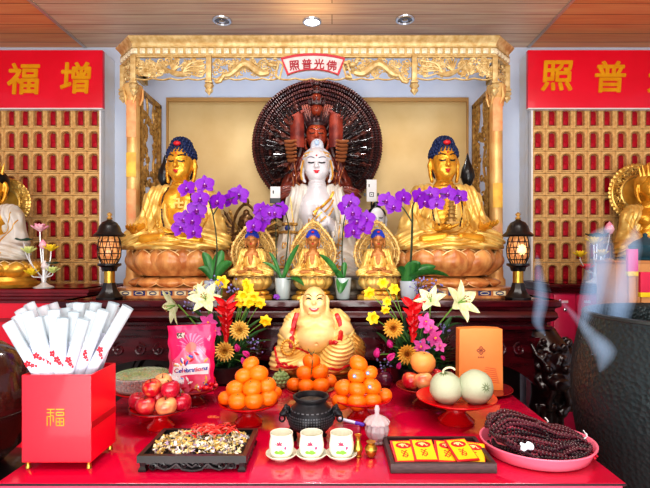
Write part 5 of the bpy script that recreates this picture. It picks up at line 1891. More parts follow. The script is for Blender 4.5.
# their dry stalks
top = [q for q in bpy.data.objects if q.parent is None and q.get('label') == CP_[6][4]][0]
for k, (e, bnd) in enumerate((((-.012, -.02, .05), .01), ((.012, -.03, .045), -.01), ((.0, -.035, -.045), .012))):
    g = MB(); g.tube(bez((0, -.01, .028), (bnd, -.03, .03), (e[0] * .6, e[1] - .012, e[2] * .6), e, 8), [.0018] * 7 + [.0008], 5)
    ob = g.build('stalk', mat('dry_stalk', (92, 84, 40), .6), top)
    ob.matrix_local = top.rotation_euler.to_matrix().to_4x4().inverted()

# apples
APM = [mat('apple_a', (186, 16, 40), .22, coat=.4, c2=(226, 160, 90), ns=1.3, ramp=(.45, .8), detail=3), mat('apple_b', (156, 10, 40), .22, coat=.4, c2=(196, 34, 60), ns=12, stretch=(1, 1, .3)),
       mat('apple_c', (232, 176, 116), .25, coat=.4, c2=(214, 74, 70), ns=1.2, ramp=(.4, .75), detail=3), mat('apple_d', (198, 36, 60), .24, coat=.4, c2=(226, 130, 90), ns=1.2, ramp=(.45, .8), detail=3)]
apr = [(0, -.74), (.22, -.82), (.46, -.80), (.72, -.58), (.92, -.22), (1.0, .15), (.95, .50), (.74, .78), (.44, .88), (.18, .80), (.04, .62), (0, .60)]
am_ = [MB().lathe(apr, 26, lobes=5, amp=.018).mesh('flesh', mm) for mm in APM]
st_ = MB().tube(bez((0, 0, .58), (0, .02, .8), (.08, 0, .95), (.14, .02, 1.08), 6), [.05] * 5 + [.065], 6).mesh('stalk', mat('apple_stalk', (90, 60, 34), .6))
PA, D, zt0 = plate(161, 432, 0.093, 407, 'red pedestal plate of apples behind the carved black tray', PLATERED, mat('dark_rim', (90, 20, 24), .3))
def apple(px, py, d, rp, k, lab, group):
    t = thing('apple', lab, 'apple', ppx(px, py, d), rot=(rg.uniform(-.5, .2), rg.uniform(-.4, .4), rg.uniform(0, 6)), group=group)
    r = rp * d / F
    obj('flesh', am_[k], t, scale=(r, r, r)); obj('stalk', st_, t, scale=(r, r, r))
for a in ((138, 402, -.005, 9.5, 1, 'dark red leftmost apple in the bottom row of the apple plate'), (146, 406.5, -.045, 10, 3, 'pinkish red apple at front left of the apple plate'), (166.5, 407, -.05, 10.5, 2, 'yellow and pink apple at the front of the apple plate'),
          (182, 403, -.018, 9.5, 1, 'dark red apple at the right end of the apple plate'), (152, 388.5, -.028, 9.5, 0, 'red and yellow apple at upper left of the apple pile'), (170.5, 390, -.03, 9.5, 1, 'deep crimson apple at upper right of the apple pile'),
          (163, 383, .012, 9, 2, 'pale apple at the top back of the apple pile'), (159, 398, -.008, 8, 3, 'apple wedged in the middle of the apple pile')):
    apple(a[0], a[1], D + a[2], a[3], a[4], a[5], 'apples on the front left plate')

# melons
PM, D, zt0 = plate(456, 428, 0.128, 397, 'wide red pedestal plate holding two pale melons', PLATERED)
MEL = mat('melon_netting', (148, 160, 130), .55, c2=(184, 192, 164), ns=42, bump=.25, bs=75, kind='voronoi', ramp=(.0, .55))
for (px, py, dy, rp, lab, rt) in ((446, 388, -.012, 16.5, 'pale netted melon with a looped stalk, the left of two', (.2, -.2, 0)), (475.5, 387, -.02, 17.5, 'pale netted melon showing its blossom end, the right of two', (1.35, .2, .3))):
    t = thing('melon', lab, 'melon', ppx(px, py, D + dy), rot=rt, group='pale melons')
    r = rp * (D + dy) / F
    m = MB(); m.lathe([(0, -.97), (.3, -.93), (.62, -.77), (.88, -.45), (1, 0), (.88, .46), (.62, .78), (.3, .94), (.06, .97), (0, .95)], 32, lobes=10, amp=.006); m.build('rind', MEL, t).scale = (r, r, r * 1.0)
    g = MB()
    for k in range(10):
        a = k * PI / 5
        g.tube([((.98 * sin(p)) * cos(a) * r, (.98 * sin(p)) * sin(a) * r, .985 * cos(p) * r) for p in (.08, .2, .32)], [.0016, .0012, .0004], 4)
    g.build('blossom_end', mat('melon_star', (96, 110, 70), .6), t)
    if px < 460:
        g = MB(); g.tube(bez((0, 0, r * .93), (-.01, 0, r * 1.35), (.03, -.01, r * 1.5), (.035, -.01, r * 1.15), 10), .0032, 6); so = g.build('looped_stalk', mat('pale_stalk', (222, 216, 178), .5), t)

# plate with orange-coloured pear and two apples
PB, D, zt0 = plate(425, 408, 0.105, 386, 'deep red plate of mixed fruit left of the orange box', PLATEDARK, RIMGOLD)
t = thing('pomelo', 'big smooth peach coloured pear resting on top of two apples', 'fruit', ppx(423, 363, D - .01), rot=(.1, .1, 0))
m = MB(); r = 12.5 * D / F; m.lathe([(0, -.84), (.4, -.80), (.8, -.52), (1, -.05), (.94, .38), (.68, .72), (.34, .84), (.1, .80), (0, .74)], 28); m.build('flesh', mat('peach_skin', (242, 172, 96), .4, c2=(230, 148, 70), ns=26), t).scale = (r, r, r)
m = MB(); m.lathe([(.004, r * .72), (.0045, r * .82), (0, r * .83)], 8); m.build('stalk', STEMG, t)
for a in ((411, 381.5, -.02, 9.5, 0, 'red and yellow apple at left under the peach coloured pear'), (424, 381.5, -.045, 9.5, 2, 'blushed apple in front under the peach coloured pear'), (436, 378, -.004, 8.5, 3, 'apple at the back right of the mixed fruit plate')):
    apple(a[0], a[1], D + a[2], a[3], a[4], a[5], 'apples on the mixed fruit plate')

# single fruits on the table
t = thing('passion_fruit', 'dark purple round fruit right of the right orange pyramid', 'fruit', (X(385, 1.93), 1.93, TZ + .033))
m = MB(); r = .033; m.lathe([(0, -r), (r * .5, -r * .87), (r * .9, -r * .45), (r, 0), (r * .9, r * .45), (r * .5, r * .87), (r * .1, r * .97), (0, r * .93)], 26); m.build('rind', mat('purple_rind', (92, 26, 56), .25, coat=.4, c2=(66, 14, 40), ns=40), t)
m = MB(); m.tube([(0, 0, r * .92), (.003, 0, r * 1.2)], .003, 6); m.build('stalk', STEMG, t)
CUST = mat('custard_green', (150, 172, 116), .5, c2=(104, 132, 78), ns=30)
for (px, py, D_, lab, rr) in ((281, 377, 1.92, 'knobbly pale green fruit right of the left orange pyramid', .036),):
    t = thing('custard_apple', lab, 'fruit', (X(px, D_), D_, TZ + rr * .95))
    m = MB(); m.ell((0, 0, 0), (rr * .86, rr * .86, rr * .86), nu=20, nv=14)
    for j in range(6):
        ph = -1.2 + 2.4 * j / 5; n_ = max(1, int(13 * cos(ph)))
        for i in range(n_):
            a = 2 * PI * (i + .5 * (j % 2)) / n_
            m.ell((rr * .80 * cos(a) * cos(ph), rr * .80 * sin(a) * cos(ph), rr * .80 * sin(ph)), rr * .24, nu=8, nv=6)
    m.build('rind', CUST, t)
    m = MB(); m.tube([(0, 0, rr * .8), (-.006, 0, rr * 1.25)], .004, 6); m.build('stalk', STEMG, t)

# ---- glass bowl of biscuits on a high red stand, candy bag on a plate
PG, D, zt0 = plate(147, 414, 0.112, 388, 'big red stand under the clear glass bowl behind the apples', PLATERED, foot=.55)
t = thing('glass_bowl', 'clear ribbed glass bowl of small brown biscuits behind the apples', 'bowl', (X(142, D), D, zt0 + .012))
CLEAR = mat('clear_glass', (226, 236, 236), .08, alpha=.28)
m = MB(); m.lathe([(.075, 0), (.085, .004), (.092, .05), (.097, .052), (.093, .046), (.082, .008), (0, .006)], 40, lobes=20, amp=.012); m.build('bowl', CLEAR, t)
m = MB(); m.lathe([(.092, .0535), (.090, .057), (.05, .061), (.0, .062)], 40); m.build('lid', mat('green_film', (150, 190, 120), .2, alpha=.42, c2=(206, 220, 190), ns=14), t)
g = MB()
for k in range(26):
    a = 2 * PI * k / 26
    g.tube([(.084 * cos(a), .084 * sin(a), .006), (.093 * cos(a), .093 * sin(a), .048)], .0022, 4)
g.tube([(.0965 * cos(a), .0965 * sin(a), .051) for a in [2 * PI * i / 40 for i in range(40)]], .0025, 5, closed=True)
g.build('glass_ribs', mat('glass_rib', (230, 226, 220), .15, alpha=.3), t)
t = thing('biscuit_heap', 'small brown biscuits heaped inside the clear glass bowl', 'biscuits', (X(142, D), D, zt0 + .020), kind='stuff')
m = MB(); rr_ = random.Random(2)
for i in range(150):
    a = rr_.uniform(0, 6.28); q = .076 * math.sqrt(rr_.random())
    m.ell((q * cos(a), q * sin(a), .006 + .036 * rr_.random()), (.009, .009, .006), nu=7, nv=5, rot=(rr_.uniform(-1, 1), rr_.uniform(-1, 1), 0))
m.build('biscuits', mat('biscuit_brown', (186, 100, 76), .6, c2=(150, 66, 52), ns=50), t)
t = thing('crinkled_wrapper', 'crinkled clear plastic wrapper lying right of the glass bowl', 'wrapper', (X(170, D), D - .01, zt0 + .040))
m = MB(); m.grid(lambda u, v: (.050 * (u - .5) * 2, .035 * (v - .5) * 2 * (1 - .4 * u), .012 * sin(u * 19 + v * 7) * sin(v * 13) + .016 * (1 - (2 * u - 1) ** 2)), 26, 16)
m.build('film', mat('crinkled_film', (240, 240, 244), .15, alpha=.6), t, angle=20)

PD, D, zt0 = plate(195, 406, 0.084, 388, 'deep red plate under the pink candy bag', PLATEDARK, RIMGOLD)
Dc = D - .01
t = thing('candy_bag', 'shiny pink and red bag of wrapped chocolates standing on a plate', 'candy bag', (X(193.5, Dc), Dc - .02, zt0 - .004), rz=.14)
Wb, Hb = .076, Z(324, Dc) - zt0 + .004
PINK = mat('bag_pink', (236, 42, 110), .2, coat=.6, c2=(226, 24, 92), ns=8); BAGRED = mat('bag_red', (212, 14, 50), .2, coat=.6, c2=(232, 40, 80), ns=16)
LPINK = mat('bag_light_pink', (240, 116, 160), .25, coat=.5)
def bagpt(u, v, side):
    x = (u - .5) * 2 * Wb * (1.0 + .10 * v)
    th = .030 * (1 - (2 * u - 1) ** 2) ** .6 * sin(PI * min(1, (1 - v) * .92 + .06)) ** .7
    z = Hb * v + (.010 * (2 * u - 1) * -1 * (v > .8) * (v - .8) * 5) + .012 * v * (u - .5) * 2
    return (x + .002 * sin(v * 30 + u * 9), side * th + .0015 * sin(u * 26 + v * 14), z)
m = MB(); m.grid(lambda u, v: bagpt(u, v, -1), 20, 28); m.grid(lambda u, v: bagpt(u, v, 1), 20, 28)
for i in range(19):
    pass
bag = m.build('bag', PINK, t, angle=80)
def onbag(x, z, off=.0015):
    u = x / (2 * Wb * (1 + .1 * z / Hb)) + .5; v = z / Hb
    p = bagpt(min(.99, max(.01, u)), min(.99, max(.01, v)), -1)
    return Vector((p[0], p[1] - off, p[2]))
def patch(fn, nu, nv, name, mm, par, off=.0015):
    g = MB(); g.grid(lambda u, v: onbag(*fn(u, v), off), nu, nv); return g.build(name, mm, par)
zoct = Hb * .36
def octfn(u, v):                                   # big octagon panel
    zz = (v - .5) * 2 * Hb * .34
    wv = .066 if abs(zz) < Hb * .14 else .066 - (abs(zz) - Hb * .14) * .85
    return ((u - .5) * 2 * wv, zoct + zz)
patch(octfn, 14, 18, 'octagon_panel', LPINK, bag, .0012)
patch(lambda u, v: ((u - .5) * 2 * (.061 if abs((v - .5) * 2 * Hb * .31) < Hb * .13 else .061 - (abs((v - .5) * 2 * Hb * .31) - Hb * .13) * .85), zoct + (v - .5) * 2 * Hb * .31), 14, 18, 'inner_panel', mat('bag_inner', (240, 74, 116), .22, coat=.5, c2=(250, 150, 176), ns=18), bag, .0020)
for i in range(9):                                 # sunburst rays
    a = .25 + (PI - .5) * i / 8
    patch(lambda u, v, a=a: ((.018 + .030 * v) * cos(a) + (u - .5) * (.002 + .006 * v), Hb * .70 + (.018 + .030 * v) * sin(a)), 3, 5, 'sun_ray', LPINK, bag, .0010)
patch(lambda u, v: (.018 * v * cos(u * 2 * PI), Hb * .70 + .018 * v * sin(u * 2 * PI)), 24, 4, 'round_badge', mat('badge_coral', (240, 112, 104), .3), bag, .0026)
patch(lambda u, v: (-.050 + .030 * u, Hb * (.84 + .07 * v)), 4, 3, 'dark_corner_label', mat('label_dark', (70, 34, 40), .4, c2=(200, 190, 180), ns=120, ramp=(.5, .55)), bag, .0014)
patch(lambda u, v: (-.062 + .124 * u, Hb * (.29 + .15 * v) + .006 * sin(u * PI)), 12, 4, 'name_band', mat('band_white', (246, 244, 248), .3), bag, .0030)
g = text_mb('Celebrations', .0225, .0004, .0006, res=2)
g.v = [tuple(onbag(v_[0], Hb * .368 + v_[2] + .004, .0036 - v_[1])) for v_ in g.v]
g.build('lettering', mat('letter_blue', (40, 70, 170), .4, c2=(210, 40, 90), ns=26, ramp=(.48, .52)), bag, angle=None)
rb_ = random.Random(8)
cc = [mat('candy_' + n, c_, .3) for n, c_ in (('blue', (60, 100, 190)), ('gold', (226, 180, 90)), ('white', (240, 236, 240)), ('crimson', (196, 10, 40)))]
for i in range(34):
    x_ = rb_.uniform(-.056, .056); z_ = Hb * (rb_.uniform(.06, .27) if i < 20 else rb_.uniform(.46, .62)) 
    if abs(x_) > .034 and (z_ > Hb * .5 or z_ < Hb * .14): x_ *= .6
    g = MB(); p = onbag(x_, z_, .003); a = rb_.uniform(0, 3)
    g.ell(p, (.0062, .0015, .0042), nu=8, nv=5, rot=(0, a, 0))
    for q in (-1, 1): g.ell(p + Vector((cos(a) * .0072 * q, 0, -sin(a) * .0072 * q)), (.0028, .001, .0032), nu=6, nv=4)
    g.build('printed_candy', cc[i % 4], bag)
# loose red candies on the plate beside the bag
for i, (px, py, lab) in enumerate(((206, 388, 'red wrapped candy at the foot of the pink candy bag'), (211, 384, 'red wrapped candy furthest right on the candy bag plate'), (213, 379, 'red wrapped candy at the back right of the candy bag plate'))):
    t = thing('wrapped_candy', lab, 'candy', ppx(px, py, D - .04 + .02 * i), rot=(0, .4 * i, .8 * i), group='candies beside the bag')
    m = MB(); m.ell((0, 0, 0), (.014, .010, .009)); m.build('sweet', RED, t)
    for q in (-1, 1):
        m = MB(); m.lathe([(.002, 0), (.008, .008), (.009, .011)], 10, frame((q * .012, 0, 0), (0, q * PI / 2, 0)), caps=False); m.build('wrapper_end', BAGRED, t)

# ---- orange gift box right of the flowers
D = 1.86
t = thing('orange_gift_bag', 'flat orange paper gift box with a dark red knot emblem', 'gift box', (X(481, D), D, TZ + .008))
Wg, Hg = 44 * D / F, (391 - 329) * D / F
m = MB()
prof_ = [(-Wg / 2, 0), (Wg / 2, 0), (Wg / 2 * .97, Hg * .985)] + [(Wg / 2 * .97 - Wg * .97 * i / 8, Hg * (.985 + .015 * sin(PI * i / 8))) for i in range(1, 8)] + [(-Wg / 2 * .97, Hg * .985)]
m.prism(prof_, .055, frame((0, 0, 0)))
bx = m.build('box', mat('orange_card', (246, 150, 74), .45, c2=(240, 138, 60), ns=5), t, angle=None)
EM = mat('emblem_maroon', (120, 30, 30), .5)
g = MB(); q = .010
for (dx, dz) in ((-1, 0), (1, 0), (0, -1), (0, 1)):
    g.ring([(dx * q - q * .8, dz * q), (dx * q, dz * q - q * .8), (dx * q + q * .8, dz * q), (dx * q, dz * q + q * .8)], [(dx * q - q * .45, dz * q), (dx * q, dz * q - q * .45), (dx * q + q * .45, dz * q), (dx * q, dz * q + q * .45)], .001)
g.prism([(-q * .4, 0), (0, -q * .4), (q * .4, 0), (0, q * .4)], .001)
g.build('emblem', EM, bx, (0, -.001, Hg * .64), angle=None)
g = MB()
for k in range(3): g.ring([(-.003, -.003), (.003, -.003), (.003, .003), (-.003, .003)], [(-.0016, -.0016), (.0016, -.0016), (.0016, .0016), (-.0016, .0016)], .0006, frame(((k - 1) * .009, 0, 0)))
g.build('small_characters', EM, bx, (0, -.0008, Hg * .53), angle=None)
g = MB()
for k in range(8):
    zz = Hg * (.14 + .032 * k)
    g.prism([(Wg * .02 + .006 * k * .3, zz), (Wg * .42 - .002 * k, zz - .008), (Wg * .42 - .002 * k, zz - .004), (Wg * .02 + .002 * k, zz + .002)], .0006, frame((0, -.0006, 0)))
g.build('printed_stripes', mat('stripe_orange', (226, 104, 52), .5), bx, angle=None)
t = thing('small_dish', 'dark red shallow dish under the orange gift box', 'dish', (X(482, D), D + .027, TZ))
m = MB(); m.lathe([(.06, .0005), (.075, .003), (.125, .010), (.126, .012), (.08, .0075), (0, .0065)], 40); m.build('dish', PLATEDARK, t)
m = MB(); m.tube([(.1255 * cos(a), .1255 * sin(a), .0118) for a in [2 * PI * i / 40 for i in range(40)]], .0016, 5, closed=True); m.build('rim', RIMGOLD, t)

# ---- carved black tray of dried offerings
x0, x1, y0, y1 = -.487, -.214, 1.172, 1.36
t = thing('carved_tray', 'carved black wooden tray holding dried petals and beads', 'tray', ((x0 + x1) / 2, y0, TZ))
w, d, h = x1 - x0, y1 - y0, .042
TRB = mat('ebony', (34, 30, 34), .35, coat=.3, c2=(20, 18, 20), ns=20)
m = MB(); m.ring([(-w / 2, 0), (w / 2, 0), (w / 2, d), (-w / 2, d)], [(-w / 2 + .012, .012), (w / 2 - .012, .012), (w / 2 - .012, d - .012), (-w / 2 + .012, d - .012)], .018, frame((0, 0, h), (-PI / 2, 0, 0)))
m.box((0, d / 2, .026), (w - .01, d - .01, .006)); m.build('tray_frame', TRB, t, angle=None)
def apron_bm(L):
    g = MB()
    for s_ in (-1, 1):
        pts = [(s_ * L * .16, 0, .021), (s_ * L * .22, 0, .010), (s_ * L * .28, 0, .006), (s_ * L * .34, 0, .011), (s_ * L * .36, 0, .019)]
        g.tube(pts, .0042, 6)
        g.tube(spiral(s_ * L * .30, .016, .010, 1.3, 0, 12, hand=s_), .0028, 5)
        g.tube(spiral(s_ * L * .40, .014, .011, 1.3, PI, 12, hand=-s_), .0028, 5)
        g.tube(spiral(s_ * L * .09, .016, .007, 1.2, 0, 10, hand=s_), .0024, 5)
    g.tube([(-L * .16, 0, .021), (-L * .10, 0, .007), (0, 0, .003), (L * .10, 0, .007), (L * .16, 0, .021)], .0044, 6)
    g.tube([(-L * .05, 0, .020), (0, 0, .012), (L * .05, 0, .020)], .004, 6)
    g.box((0, .004, .020), (L, .004, .006)); g.box((0, .006, .013), (L * .9, .002, .016))
    return g
apron_bm(w - .03).build('carved_apron', TRB, t, (0, .006, 0))
for s_ in (-1, 1): apron_bm(d - .03).build('carved_apron', TRB, t, (s_ * (w / 2 - .006), d / 2, 0), rot=(0, 0, s_ * PI / 2))
for sx in (-1, 1):
    for sy in (0, 1):
        g = MB(); g.path = None
        g.lathe([(.013, 0.0005), (.014, .006), (.009, .012), (.010, .02), (.014, .028)], 4, frame((sx * (w / 2 - .012), (.012 if sy == 0 else d - .012), 0), (0, 0, PI / 4)), caps=True)
        g.build('foot', TRB, t, angle=30)
t2 = thing('dried_petals', 'loose heap of dried petals, seeds and red stalks in the black tray', 'dried offerings', ((x0 + x1) / 2, y0 + d / 2, TZ + .030), kind='stuff')
rr_ = random.Random(31)
pm_ = [mat('petal_' + n, c_, .6) for n, c_ in (('cream', (240, 226, 180)), ('yellow', (230, 196, 110)), ('brown', (96, 56, 40)), ('white', (240, 236, 232)), ('dark', (50, 34, 34)), ('lilac', (190, 170, 200)), ('red', (214, 46, 36)), ('rose', (220, 120, 110)))]
m = MB()
for i in range(1150):
    a, b_ = rr_.uniform(-1, 1), rr_.uniform(-1, 1)
    if (abs(a) ** 5 + abs(b_) ** 5) > 1.05: continue
    hh = .022 * (1 - (a * a + b_ * b_) * .40) * rr_.random() ** .4
    T = frame((a * (w / 2 - .02), b_ * (d / 2 - .018), hh), (rr_.uniform(-1, 1), rr_.uniform(-1, 1), rr_.uniform(0, 6)))
    k = rr_.choices(range(6), (6, 4.5, 1.6, 3.5, 1.3, 1.5))[0]
    if k in (2, 4): m.ell((0, 0, 0), rr_.uniform(.002, .0038), T, k, nu=6, nv=4)
    else:
        s_ = rr_.uniform(.004, .0085)
        m.grid(lambda u, v: ((u - .5) * s_ * (1.2 - .6 * v), (v - .5) * s_ * 1.5, s_ * .35 * ((2 * u - 1) ** 2 + v * v)), 3, 3, T, k)
for i in range(150):
    a = rr_.gauss(.02, .026); b_ = rr_.gauss(.030, .014)
    T = frame((a, b_, .024 + .014 * rr_.random()), (rr_.uniform(-.6, .6), rr_.uniform(-.6, .6), rr_.gauss(.2, .6)))
    m.tube([(-.010, 0, 0), (0, .002, .002), (.010, 0, 0)], [.0012, .0026, .0010], 4, T, 6 if rr_.random() < .75 else 7)
m.build('petal_heap', pm_, t2)

# ---- bronze-black incense burner
D = tD(450) + .06
t = thing('incense_burner', 'round black metal incense burner with lion handles on three legs', 'incense burner', (X(311, D), D, TZ))
IB = mat('burner_black', (52, 52, 56), .42, .6, c2=(36, 36, 40), ns=40)
m = MB(); m.lathe([(0, .028), (.030, .029), (.052, .040), (.066, .062), (.066, .080), (.056, .100), (.046, .112), (.044, .118), (.050, .126), (.053, .130), (.053, .134), (.046, .135), (.041, .128), (.040, .120), (0, .118)], 48)
bo = m.build('bowl', IB, t)
g = MB()
for j in range(5):                                # rows of raised script
    zz = .056 + .0072 * j; rr = .0655 if j in (0, 1, 2, 3) else .0648
    rr = [.0640, .0662, .0668, .0668, .0652][j]
    for i in range(54):
        a = 2 * PI * i / 54
        g.box((0, 0, 0), (.0044, .0016, .0044 if (i * 7 + j) % 3 else .0028), frame((rr * cos(a), rr * sin(a), zz), (0, 0, a - PI / 2)))
g.build('raised_script', mat('burner_script', (96, 98, 104), .4, .6), bo, angle=None)
g = MB()
for i in range(26):
    a = 2 * PI * i / 26
    g.box((0, 0, 0), (.007, .0016, .0035), frame((.0585 * cos(a), .0585 * sin(a), .0975), (-.7, 0, a - PI / 2 + PI)))
g.build('shoulder_script', mat('burner_script', (96, 98, 104)), bo, angle=None)
m = MB(); m.lathe([(0, .1205), (.030, .122), (.040, .1195)], 24); m.build('ash', mat('incense_ash', (88, 74, 62), .9, c2=(50, 44, 40), ns=80), t)
for k in range(3):
    a = -PI / 2 + 2 * PI * k / 3 + .35
    g = MB(); g.tube([(.044 * cos(a), .044 * sin(a), .045), (.056 * cos(a), .056 * sin(a), .026), (.050 * cos(a), .050 * sin(a), .010), (.056 * cos(a), .056 * sin(a), .0005)], [.014, .013, .009, .011], 10); g.build('leg', IB, t)
for s_ in (-1, 1):
    S = SD((-.03, -.03, -.04), (.03, .03, .03), .0022)
    S.ell((0, 0, .004), (.014, .014, .015), 0); S.ell((s_ * .010, -.004, -.002), (.010, .010, .008), .005)
    for q in (-1, 1):
        S.ell((s_ * .002, q * .010, .016), (.006, .005, .007), .003); S.ell((s_ * .010, q * .007, .007), .0038, .001)
    for q in range(7): S.ell((-s_ * .006, .016 * cos(q * .9), .016 * sin(q * .9)), .005, .002)
    ho_ = S.mesh().build('lion_handle', IB, t, (s_ * .072, 0, .084), angle=70)
    g = MB(); g.tube([(s_ * .012 + .008 * cos(a), 0, -.016 + .010 * sin(a)) for a in [2 * PI * i / 14 for i in range(14)]], .0028, 6, closed=True); g.build('ring', IB, ho_)

# ---- three lidded tea cups with lotus painting
CUPM = mat('tea_cup_cream', (240, 240, 222), .25, coat=.4)
PKL = mat('lotus_pink', (206, 56, 110), .4); GRL = mat('lotus_leaf', (122, 178, 66), .4)
cprof = [(.020, .010), (.026, .014), (.0300, .026), (.0305, .040), (.0285, .054), (.0272, .062), (.0282, .066), (.0278, .068), (.0262, .067), (.0255, .060), (.026, .03), (0, .016)]
sprof = [(.018, .0005), (.020, .003), (.034, .010), (.039, .016), (.0385, .0175), (.033, .013), (.02, .0075), (0, .007)]
def rad(z): 
    for i in range(len(cprof) - 6):
        if cprof[i][1] <= z <= cprof[i + 1][1]:
            return cprof[i][0] + (cprof[i + 1][0] - cprof[i][0]) * (z - cprof[i][1]) / (cprof[i + 1][1] - cprof[i][1])
    return .028
D = tD(465) + .036
def oncup(x, z, off=.0004):
    r = rad(z) + off; x = max(-r * .95, min(r * .95, x)); return Vector((x, -math.sqrt(r * r - x * x), z))
for i, (px, lab) in enumerate(((281.5, 'cream tea cup painted with a pink lotus, leftmost of the three'), (311.5, 'cream tea cup painted with a pink lotus, middle of the three'), (341.5, 'cream tea cup painted with a pink lotus, rightmost of the three'))):
    t = thing('tea_cup', lab, 'cup', (X(px, D), D, TZ + .0082), group='lotus painted tea cups', scale=1.08)
    m = MB(); m.lathe([(r, z - .0095) for r, z in cprof], 40); cu = m.build('cup', CUPM, t)
    g = MB()
    for k in range(5):
        a = .5 + (PI - 1) * k / 4 
        for dx, dz in ((0, 0), (-.001, .004)):
            pp_ = []
            g.grid(lambda u, v, a=a: oncup((.003 + .009 * v) * cos(a) + (u - .5) * .0042 * sin(PI * (.1 + .85 * v)) - .002, .044 + (.002 + .011 * v) * sin(a)) - Vector((0, 0, .0095)), 3, 5)
    g.grid(lambda u, v: oncup(.012 + (u - .5) * .006 * sin(PI * (.1 + .8 * v)), .036 + .008 * v) - Vector((0, 0, .0095)), 3, 5)
    g.build('lotus_painting', PKL, cu)
    g = MB()
    g.grid(lambda u, v: oncup(-.015 + .028 * u, .028 + (.010 * sin(PI * u) ** .6) * (v - .3) * (1 + .25 * sin(u * 12))) - Vector((0, 0, .0095)), 14, 4)
    g.tube([oncup(-.002 + .001 * u, .044 - .014 * u) - Vector((0, 0, .0095)) for u in [q / 5 for q in range(6)]], .0006, 4)
    g.build('leaf_painting', GRL, cu)
    ts = thing('saucer', lab.replace('tea cup painted with a pink lotus', 'saucer with small red characters under a tea cup'), 'saucer', (X(px, D), D, TZ), group='tea cup saucers', scale=1.08)
    m = MB(); m.lathe(sprof, 40); so = m.build('dish', CUPM, ts)
    g = MB()
    for k in range(5):
        a = -PI / 2 + (k - 2) * .17
        g.ring([(-.0018, -.002), (.0018, -.002), (.0018, .002), (-.0018, .002)], [(-.0009, -.001), (.0009, -.001), (.0009, .001), (-.0009, .001)], .0006, frame((.0300 * cos(a), .0300 * sin(a), .0068), (-.9, 0, a + PI / 2)))
    g.build('red_characters', mat('saucer_red', (200, 90, 90), .5), so, angle=None)

# ---- small brass vessels, glass jar, pen, red case
D = 1.265
t = thing('brass_vase', 'small slender brass vase beside the rightmost tea cup', 'vase', (X(358, D), D, TZ))
m = MB(); m.lathe([(.009, .0005), (.010, .003), (.008, .006), (.012, .016), (.0125, .024), (.008, .036), (.0055, .044), (.0055, .052), (.009, .058), (.0095, .060), (.005, .059)], 28); m.build('body', BRASS, t)
m = MB(); m.tube([(.0058 * cos(a), .0058 * sin(a), .046) for a in [2 * PI * i / 16 for i in range(16)]], .0012, 5, closed=True); m.build('neck_ring', DARKGOLD, t)
t = thing('brass_pot', 'small squat brass pot right of the brass vase', 'pot', (X(371, D), D, TZ))
m = MB(); m.lathe([(.009, .0005), (.011, .003), (.015, .012), (.0165, .022), (.013, .031), (.0095, .034), (.011, .039), (.013, .041), (.008, .040)], 28); m.build('body', BRASS, t)
m = MB(); m.tube([(.0168 * cos(a), .0168 * sin(a), .022) for a in [2 * PI * i / 20 for i in range(20)]], .001, 5, closed=True); m.build('band', DARKGOLD, t)
D = 1.36
t = thing('crystal_jar', 'cut crystal jar with a knobbed lid beside the framed tray', 'jar', (X(377, D), D, TZ))
CRY = mat('cut_crystal', (250, 240, 246), .05, trans=.5, ior=1.35, alpha=.75)
m = MB(); m.lathe([(.020, .0005), (.024, .004), (.021, .010), (.030, .022), (.034, .038), (.031, .050), (.027, .056), (.024, .052), (.027, .038), (.018, .014), (0, .010)], 24, lobes=12, amp=.05); m.build('body', CRY, t, angle=15)
m = MB(); m.lathe([(.036, .057), (.037, .061), (.030, .070), (.016, .078), (.007, .081), (.006, .086), (.0075, .098), (.005, .108), (0, .109)], 24, lobes=12, amp=.04); m.build('lid', CRY, t, angle=15)
t = thing('red_case', 'small deep pink case behind the brass vase', 'case', (X(353, 1.36), 1.40, TZ), rz=-.1)
m = MB(); m.box((0, 0, .021), (.050, .05, .042), bev=.003); m.build('body', mat('case_pink', (176, 14, 66), .3, coat=.3), t)
m = MB(); m.box((0, 0, .0435), (.052, .052, .005), bev=.002); m.build('lid', mat('case_lid', (150, 10, 52), .3, coat=.3), t)
t = thing('purple_pen', 'purple and white marker pen lying on the deep pink case', 'pen', (X(352, 1.36), 1.385, TZ + .0515), rot=(0, .12, -.35))
m = MB(); m.tube([(-.040, 0, 0), (.012, 0, 0)], .0048, 12); m.build('barrel', mat('pen_white', (200, 200, 224), .3), t)
m = MB(); m.tube([(.012, 0, 0), (.036, 0, 0), (.040, 0, 0)], [.0056, .0056, .003], 12); m.build('cap', mat('pen_purple', (86, 40, 170), .3), t)

# ---- framed tray of red and yellow cards
x0, x1, y0, y1 = .146, .410, 1.168, 1.345
t = thing('framed_tray', 'flat dark wood framed tray with red and yellow cards inside', 'tray', ((x0 + x1) / 2, y0, TZ))
w, d = x1 - x0, y1 - y0
FR = mat('frame_brown', (78, 56, 58), .45, c2=(54, 38, 40), ns=40, stretch=(1, 8, 8))
m = MB()
m.ring([(-w / 2, 0), (w / 2, 0), (w / 2, d), (-w / 2, d)], [(-w / 2 + .010, .010), (w / 2 - .010, .010), (w / 2 - .010, d - .010), (-w / 2 + .010, d - .010)], .024, frame((0, 0, .0245), (-PI / 2, 0, 0)))
m.build('wooden_frame', FR, t, angle=None)
m = MB(); m.box((0, d / 2, .004), (w - .016, d - .016, .004)); m.build('base_panel', mat('tray_base_red', (176, 14, 40), .35), t, angle=None)
CY_ = mat('card_yellow', (252, 206, 30), .4); CR_ = mat('card_red', (206, 26, 40), .4); CW_ = mat('card_cream', (250, 222, 150), .4)
cw, ch_ = .062, .090
